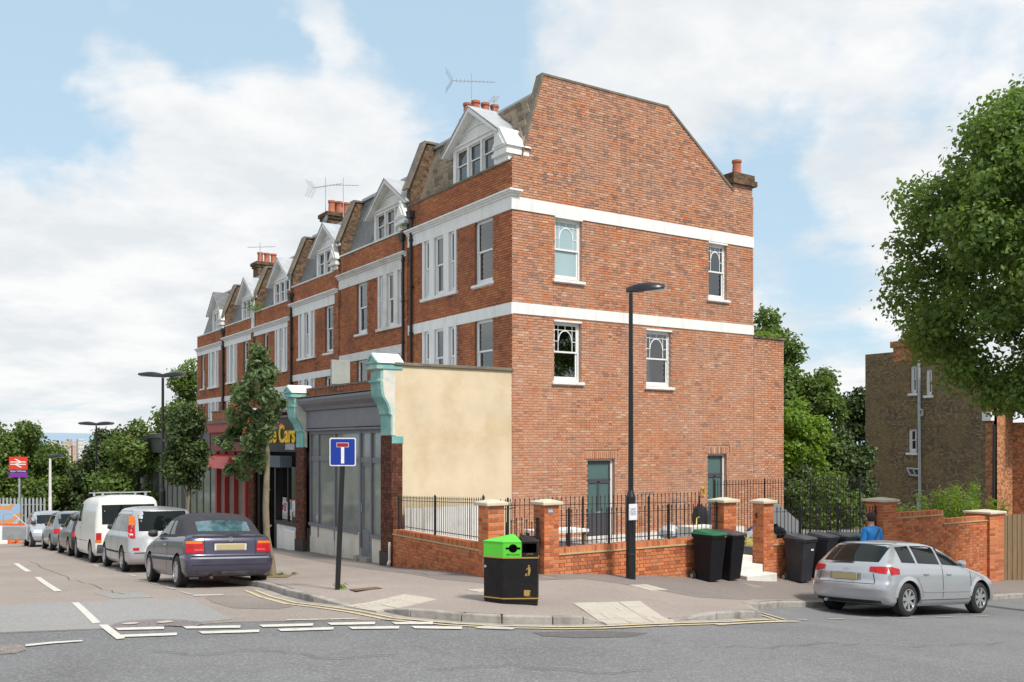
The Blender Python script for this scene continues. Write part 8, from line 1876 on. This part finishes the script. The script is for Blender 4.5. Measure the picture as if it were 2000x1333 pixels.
for h_ in hl:
    sash(bh, FH, *h_, sill=.12, c=-.08, fr=.08, curtain='all')
q = MB(); q.fb(FH2, 0.02, -4, -.3, 1.6, ez, .0); q.fb(FH2, 1.6, -4, -.3, 9, ez - 1.2, .6); q.build('front_wall', MT['orangebrick'], bh); q = MB(); q.fb(FH, 0, -4, .004, .35, ez, .012); q.build('quoin', MT['orangebrick'], bh)
q = MB(); q.prism([(X0 - .15, Y0 - .4, ez - .15), (X0 - .15, Y0 + rx_ + .6, zl + .35), (X0 - .15, Y0 + rx_ + .6, zl + .50), (X0 - .15, Y0 - .4, ez)], (10, 0, 0)); q.build('roof', MT['lead'], bh, fix=True); q = MB(); q.prism([(X0 + 1.0, Y0 - 1.5, ez - 1.35), (X0 + 1.0, Y0 + .1, ez - .4), (X0 + 1.0, Y0 + .1, ez - .3), (X0 + 1., Y0 - 1.5, ez - 1.25)], (9, 0, 0)); q.build('front_roof', MT['slate'], bh, fix=True)
q = MB(); a, b = onF(1800, 664)[0], onF(1745, 668)[0]; cz0 = onF(1745, 668)[1]; q.fb(FH, a, zl - .5, -.9, b, cz0 - .3, .02); q.fb(FH, a - .12, cz0 - .3, -1., b + .12, cz0, .1); ch = q.build('chimney', MT['orangebrick'], bh)
for k in range(3): p = MB(); yy = Y0 + a + (b - a) * (.2 + .3 * k); p.lathe((X0 + .4, yy, cz0), [(.16, 0), (.13, .1), (.12, .4), (.15, .45), (.1, .45)], 10); p.build('chimney_pot', MT['pot'], ch, smooth=True)
def fpipe(label, pts_, r, mt_, nm='pipe'):
    q = MB(); P = [FH.p(*onF(*p), .09) for p in pts_]; q.path(P, r, 8); return q.build(nm, mt_, bh, smooth=False)
fpipe('', [(1797, 705), (1799, 1010)], .07, MT['galv']); fpipe('', [(1799, 800), (1804, 802), (1804, 812), (1799, 812)], .05, MT['galv']); fpipe('', [(1799, 917), (1774, 915), (1780, 928), (1799, 930)], .045, MT['galv']); fpipe('', [(1786, 918), (1790, 927)], .04, MT['galv']); fpipe('', [(1944, 830), (1943, 975)], .06, MT['pipe'])
q = MB(); p0, p1 = onF(1924, 806), onF(1942, 822); q.fb(FH, p1[0], p1[1], 0, p0[0], p0[1], .25); q.build('alarm_box', MT['white'], bh)
# bay of the orange house with its small roof, behind the timber fence
q = MB(); bx0 = X0 + 2.2; q.box(bx0, Y0 - 1.6, -4, bx0 + 4, Y0, .3); q.build('bay', MT['orangebrick'], bh); q = MB(); q.hexa([(bx0 - .3, Y0 - 1.9, .3), (bx0 + 4.3, Y0 - 1.9, .3), (bx0 + 4.3, Y0, .3), (bx0 - .3, Y0, .3), (bx0 + .9, Y0 - .5, 1.5), (bx0 + 3.4, Y0 - .5, 1.5), (bx0 + 3.4, Y0, 1.5), (bx0 + .9, Y0, 1.5)]); q.build('bay_roof', MT['slate'], bh, fix=True)
sash(bh, Fr((bx0, Y0 - 1.6, 0), (1, 0, 0), (0, -1, 0)), .5, -1.6, 1.7, -.1, c=.02, depth=.05)
q = MB(); q.box(bx0 - .02, Y0 - 1.66, -.1, bx0 + 4.02, Y0 - 1.6, .28); q.build('bay_fascia', MT['white'], bh)
ta = aerial(tuple(at(1762, 664, 45)), .8, .7, R(20), 'aerial on the chimney of the brown brick house', 5, False)

# ------------------------------------------------------------------ far city
ct = [(108, 862, 884, 14), (118, 868, 886, 12), (128, 862, 882, 10), (137, 858, 880, 7), (146, 862, 876, 12), (158, 858, 879, 9), (112, 872, 888, 16), (150, 870, 885, 14), (139, 876, 893, 12), (166, 862, 880, 10), (98, 868, 886, 10), (60, 862, 880, 16), (20, 864, 882, 20), (1660, 820, 850, 12)]
cm = [mat('pink_block', (.58, .46, .44), .9, var=.1, vscale=.05), mat('white_block', (.62, .60, .58), .9, var=.1, vscale=.05), mat('buff_block', (.50, .44, .36), .9, var=.1, vscale=.05), mat('orange_roofs', (.52, .36, .28), .9, var=.2, vscale=.05)]
ADJ = ['pinkish', 'tall white', 'buff', 'orange roofed']
for k, (px, p0, p1, w) in enumerate(ct[:12]):
    Y = 1100 + 90 * (k % 5); a = at(px, p1 + 22, Y); u = Y / FPX; ztp = at(px, p0, Y).z
    t = thing('tower_block', f'{ADJ[k % 4]} distant city block, {["first", "second", "third", "fourth", "fifth", "sixth", "seventh", "eighth", "ninth", "tenth", "eleventh", "twelfth"][sorted(c[0] for c in ct[:12]).index(px)]} from the left in the gap in the trees', 'building', tuple(a), 'distant blocks of the city'); q = MB(); x0, x1 = a.x - w / 2 * u, a.x + w / 2 * u; q.box(x0, a.y, a.z - 10, x1, a.y + 15, ztp); w_ = q.build('wall', cm[k % 4], t)
    q = MB(); 
    for i in range(3):
        for j in range(3): q.box(x0 + (x1 - x0) * (.15 + i * .3), a.y - .3, ztp - (3 + j * 4.5), x0 + (x1 - x0) * (.28 + i * .3), a.y, ztp - (1.2 + j * 4.5))
    q.build('window', mat('far_window', (.28, .30, .34), .6) if k == 0 else bpy.data.materials['far_window'], t)

# ------------------------------------------------------------------ the man walking away
def person():
    mx_, my_ = at(1703, 868, 20.9).x, at(1703, 868, 20.9).y; z = pz(mx_, my_); hd = at(1705, 1003, 20.9).z; H = hd - z
    t = thing('person', 'man in a bright blue jacket with a bag strap across his back, walking away', 'person', (mx_, my_, z)); t.rotation_euler = (0, 0, R(-20)); ORG[t.name] = Vector(); s = H / 1.78
    def skin(name, V, E_, Rr, mt_, sub=2, parent=t, root=0):
        me = bpy.data.meshes.new(name); me.from_pydata([tuple(c * s for c in v) for v in V], E_, []); o = bpy.data.objects.new(name, me); COL.objects.link(o)
        sk = o.modifiers.new('s', 'SKIN'); sk.use_smooth_shade = True
        for i, r in enumerate(Rr): me.skin_vertices[0].data[i].radius = (r[0] * s, r[1] * s) if isinstance(r, tuple) else (r * s, r * s)
        me.skin_vertices[0].data[root].use_root = True
        sb = o.modifiers.new('u', 'SUBSURF'); sb.levels = sub; sb.render_levels = sub
        bpy.context.view_layer.update(); m2 = bpy.data.meshes.new_from_object(o.evaluated_get(bpy.context.evaluated_depsgraph_get())); bpy.data.objects.remove(o)
        m2.materials.clear(); m2.materials.append(mt_); finish(m2); q = bpy.data.objects.new(name, m2); COL.objects.link(q); q.parent = parent; return q
    sk = mat('skin', (.42, .25, .17), .55, var=.05)
    body = skin('body', [(0, 0, .95), (0, .01, 1.15), (0, .01, 1.38), (0, .02, 1.50), (0, .03, 1.58), (0, .05, 1.68), (0, .045, 1.745), (-.10, 0, .90), (-.11, .12, .50), (-.11, .02, .10), (-.11, .14, .05), (.10, 0, .90), (.11, -.02, .50), (.11, -.22, .12), (.11, -.12, .05), (-.165, 0, 1.41), (-.235, -.04, 1.15), (-.225, .08, .90), (.165, 0, 1.41), (.235, .05, 1.15), (.225, .16, .92), (-.225, .12, .82), (.225, .20, .84)],
         [(0, 1), (1, 2), (2, 3), (3, 4), (4, 5), (5, 6), (0, 7), (7, 8), (8, 9), (9, 10), (0, 11), (11, 12), (12, 13), (13, 14), (2, 15), (15, 16), (16, 17), (17, 21), (2, 18), (18, 19), (19, 20), (20, 22)],
         [(.15, .11), (.14, .10), (.16, .11), (.06, .06), (.055, .06), (.078, .095), (.06, .07), .09, .065, .045, .035, .09, .065, .045, .035, .06, .045, .035, .06, .045, .035, .03, .03], sk)
    jk = mat('blue_jacket', (.004, .17, .50), .6, var=.12, vscale=5, bump=.3, bscale=18)
    skin('jacket', [(0, 0, .88), (0, .0, 1.10), (0, .0, 1.30), (0, .01, 1.42), (0, .02, 1.51), (-.165, 0, 1.41), (-.235, -.04, 1.16), (-.225, .07, .93), (.165, 0, 1.41), (.235, .05, 1.16), (.225, .15, .94)], [(0, 1), (1, 2), (2, 3), (3, 4), (3, 5), (5, 6), (6, 7), (3, 8), (8, 9), (9, 10)], [(.20, .15), (.19, .14), (.205, .145), (.15, .11), (.075, .075), (.085, .085), (.072, .072), (.055, .055), (.085, .085), (.072, .072), (.055, .055)], jk)
    skin('trousers', [(0, 0, .95), (-.10, 0, .88), (-.11, .12, .50), (-.11, .03, .14), (.10, 0, .88), (.11, -.02, .50), (.11, -.20, .16)], [(0, 1), (1, 2), (2, 3), (0, 4), (4, 5), (5, 6)], [(.17, .13), .11, .08, .065, .11, .08, .065], mat('dark_trousers', (.03, .032, .045), .8))
    for a, b in (((-.11, -.02, .05), (-.11, .20, .04)), ((.11, -.26, .08), (.11, -.06, .04))): skin('shoe', [a, b], [(0, 1)], [(.055, .05), (.045, .035)], MT['rubber'], 1)
    hair = mat('dark_hair', (.018, .012, .010), .7, var=.3, vscale=20, bump=.5)
    q = MB(); q.lathe((0, 0, 0), [(.001, -.095), (.06, -.085), (.09, -.04), (.102, .02), (.095, .075), (.06, .11), (.001, .125)], 18); h = q.build('hair', hair, None, smooth=True); h.parent = t; h.location = (0, .03 * s, 1.685 * s); h.scale = (s * .92, s * 1.08, s * 1.0); h.rotation_euler = (R(-12), 0, 0)
    for sg in (-1, 1): q = MB(); q.lathe((0, 0, 0), [(.001, -.03), (.018, -.02), (.02, .01), (.001, .03)], 10); e_ = q.build('ear', sk, None, smooth=True); e_.parent = t; e_.location = (sg * .095 * s, .05 * s, 1.66 * s)
    q = MB(); P = [(.13, -.02, 1.49), (.10, -.125, 1.42), (.0, -.165, 1.28), (-.10, -.17, 1.12), (-.19, -.12, .98)]; q.path([Vector(p) * s for p in P], .016 * s, 6); q.build('bag_strap', mat('strap', (.06, .055, .06), .8), t)
    return t
person()
# things behind the camera that glass and paintwork reflect: the trees and houses over the road
for k, (x, y, lab) in enumerate([(-6, -46, 'large tree over the road behind the viewer, left'), (6, -44, 'large tree over the road behind the viewer, centre'), (18, -42, 'large tree over the road behind the viewer, right')]):
    tree(lab, (x, y, -.5), 11 + k, 5, 2.5, 30, 5000, .5, LF['dark'], 70 + k, cl=.4, trunk_r=.3, group='trees behind the viewer')
SC.render.film_transparent = False
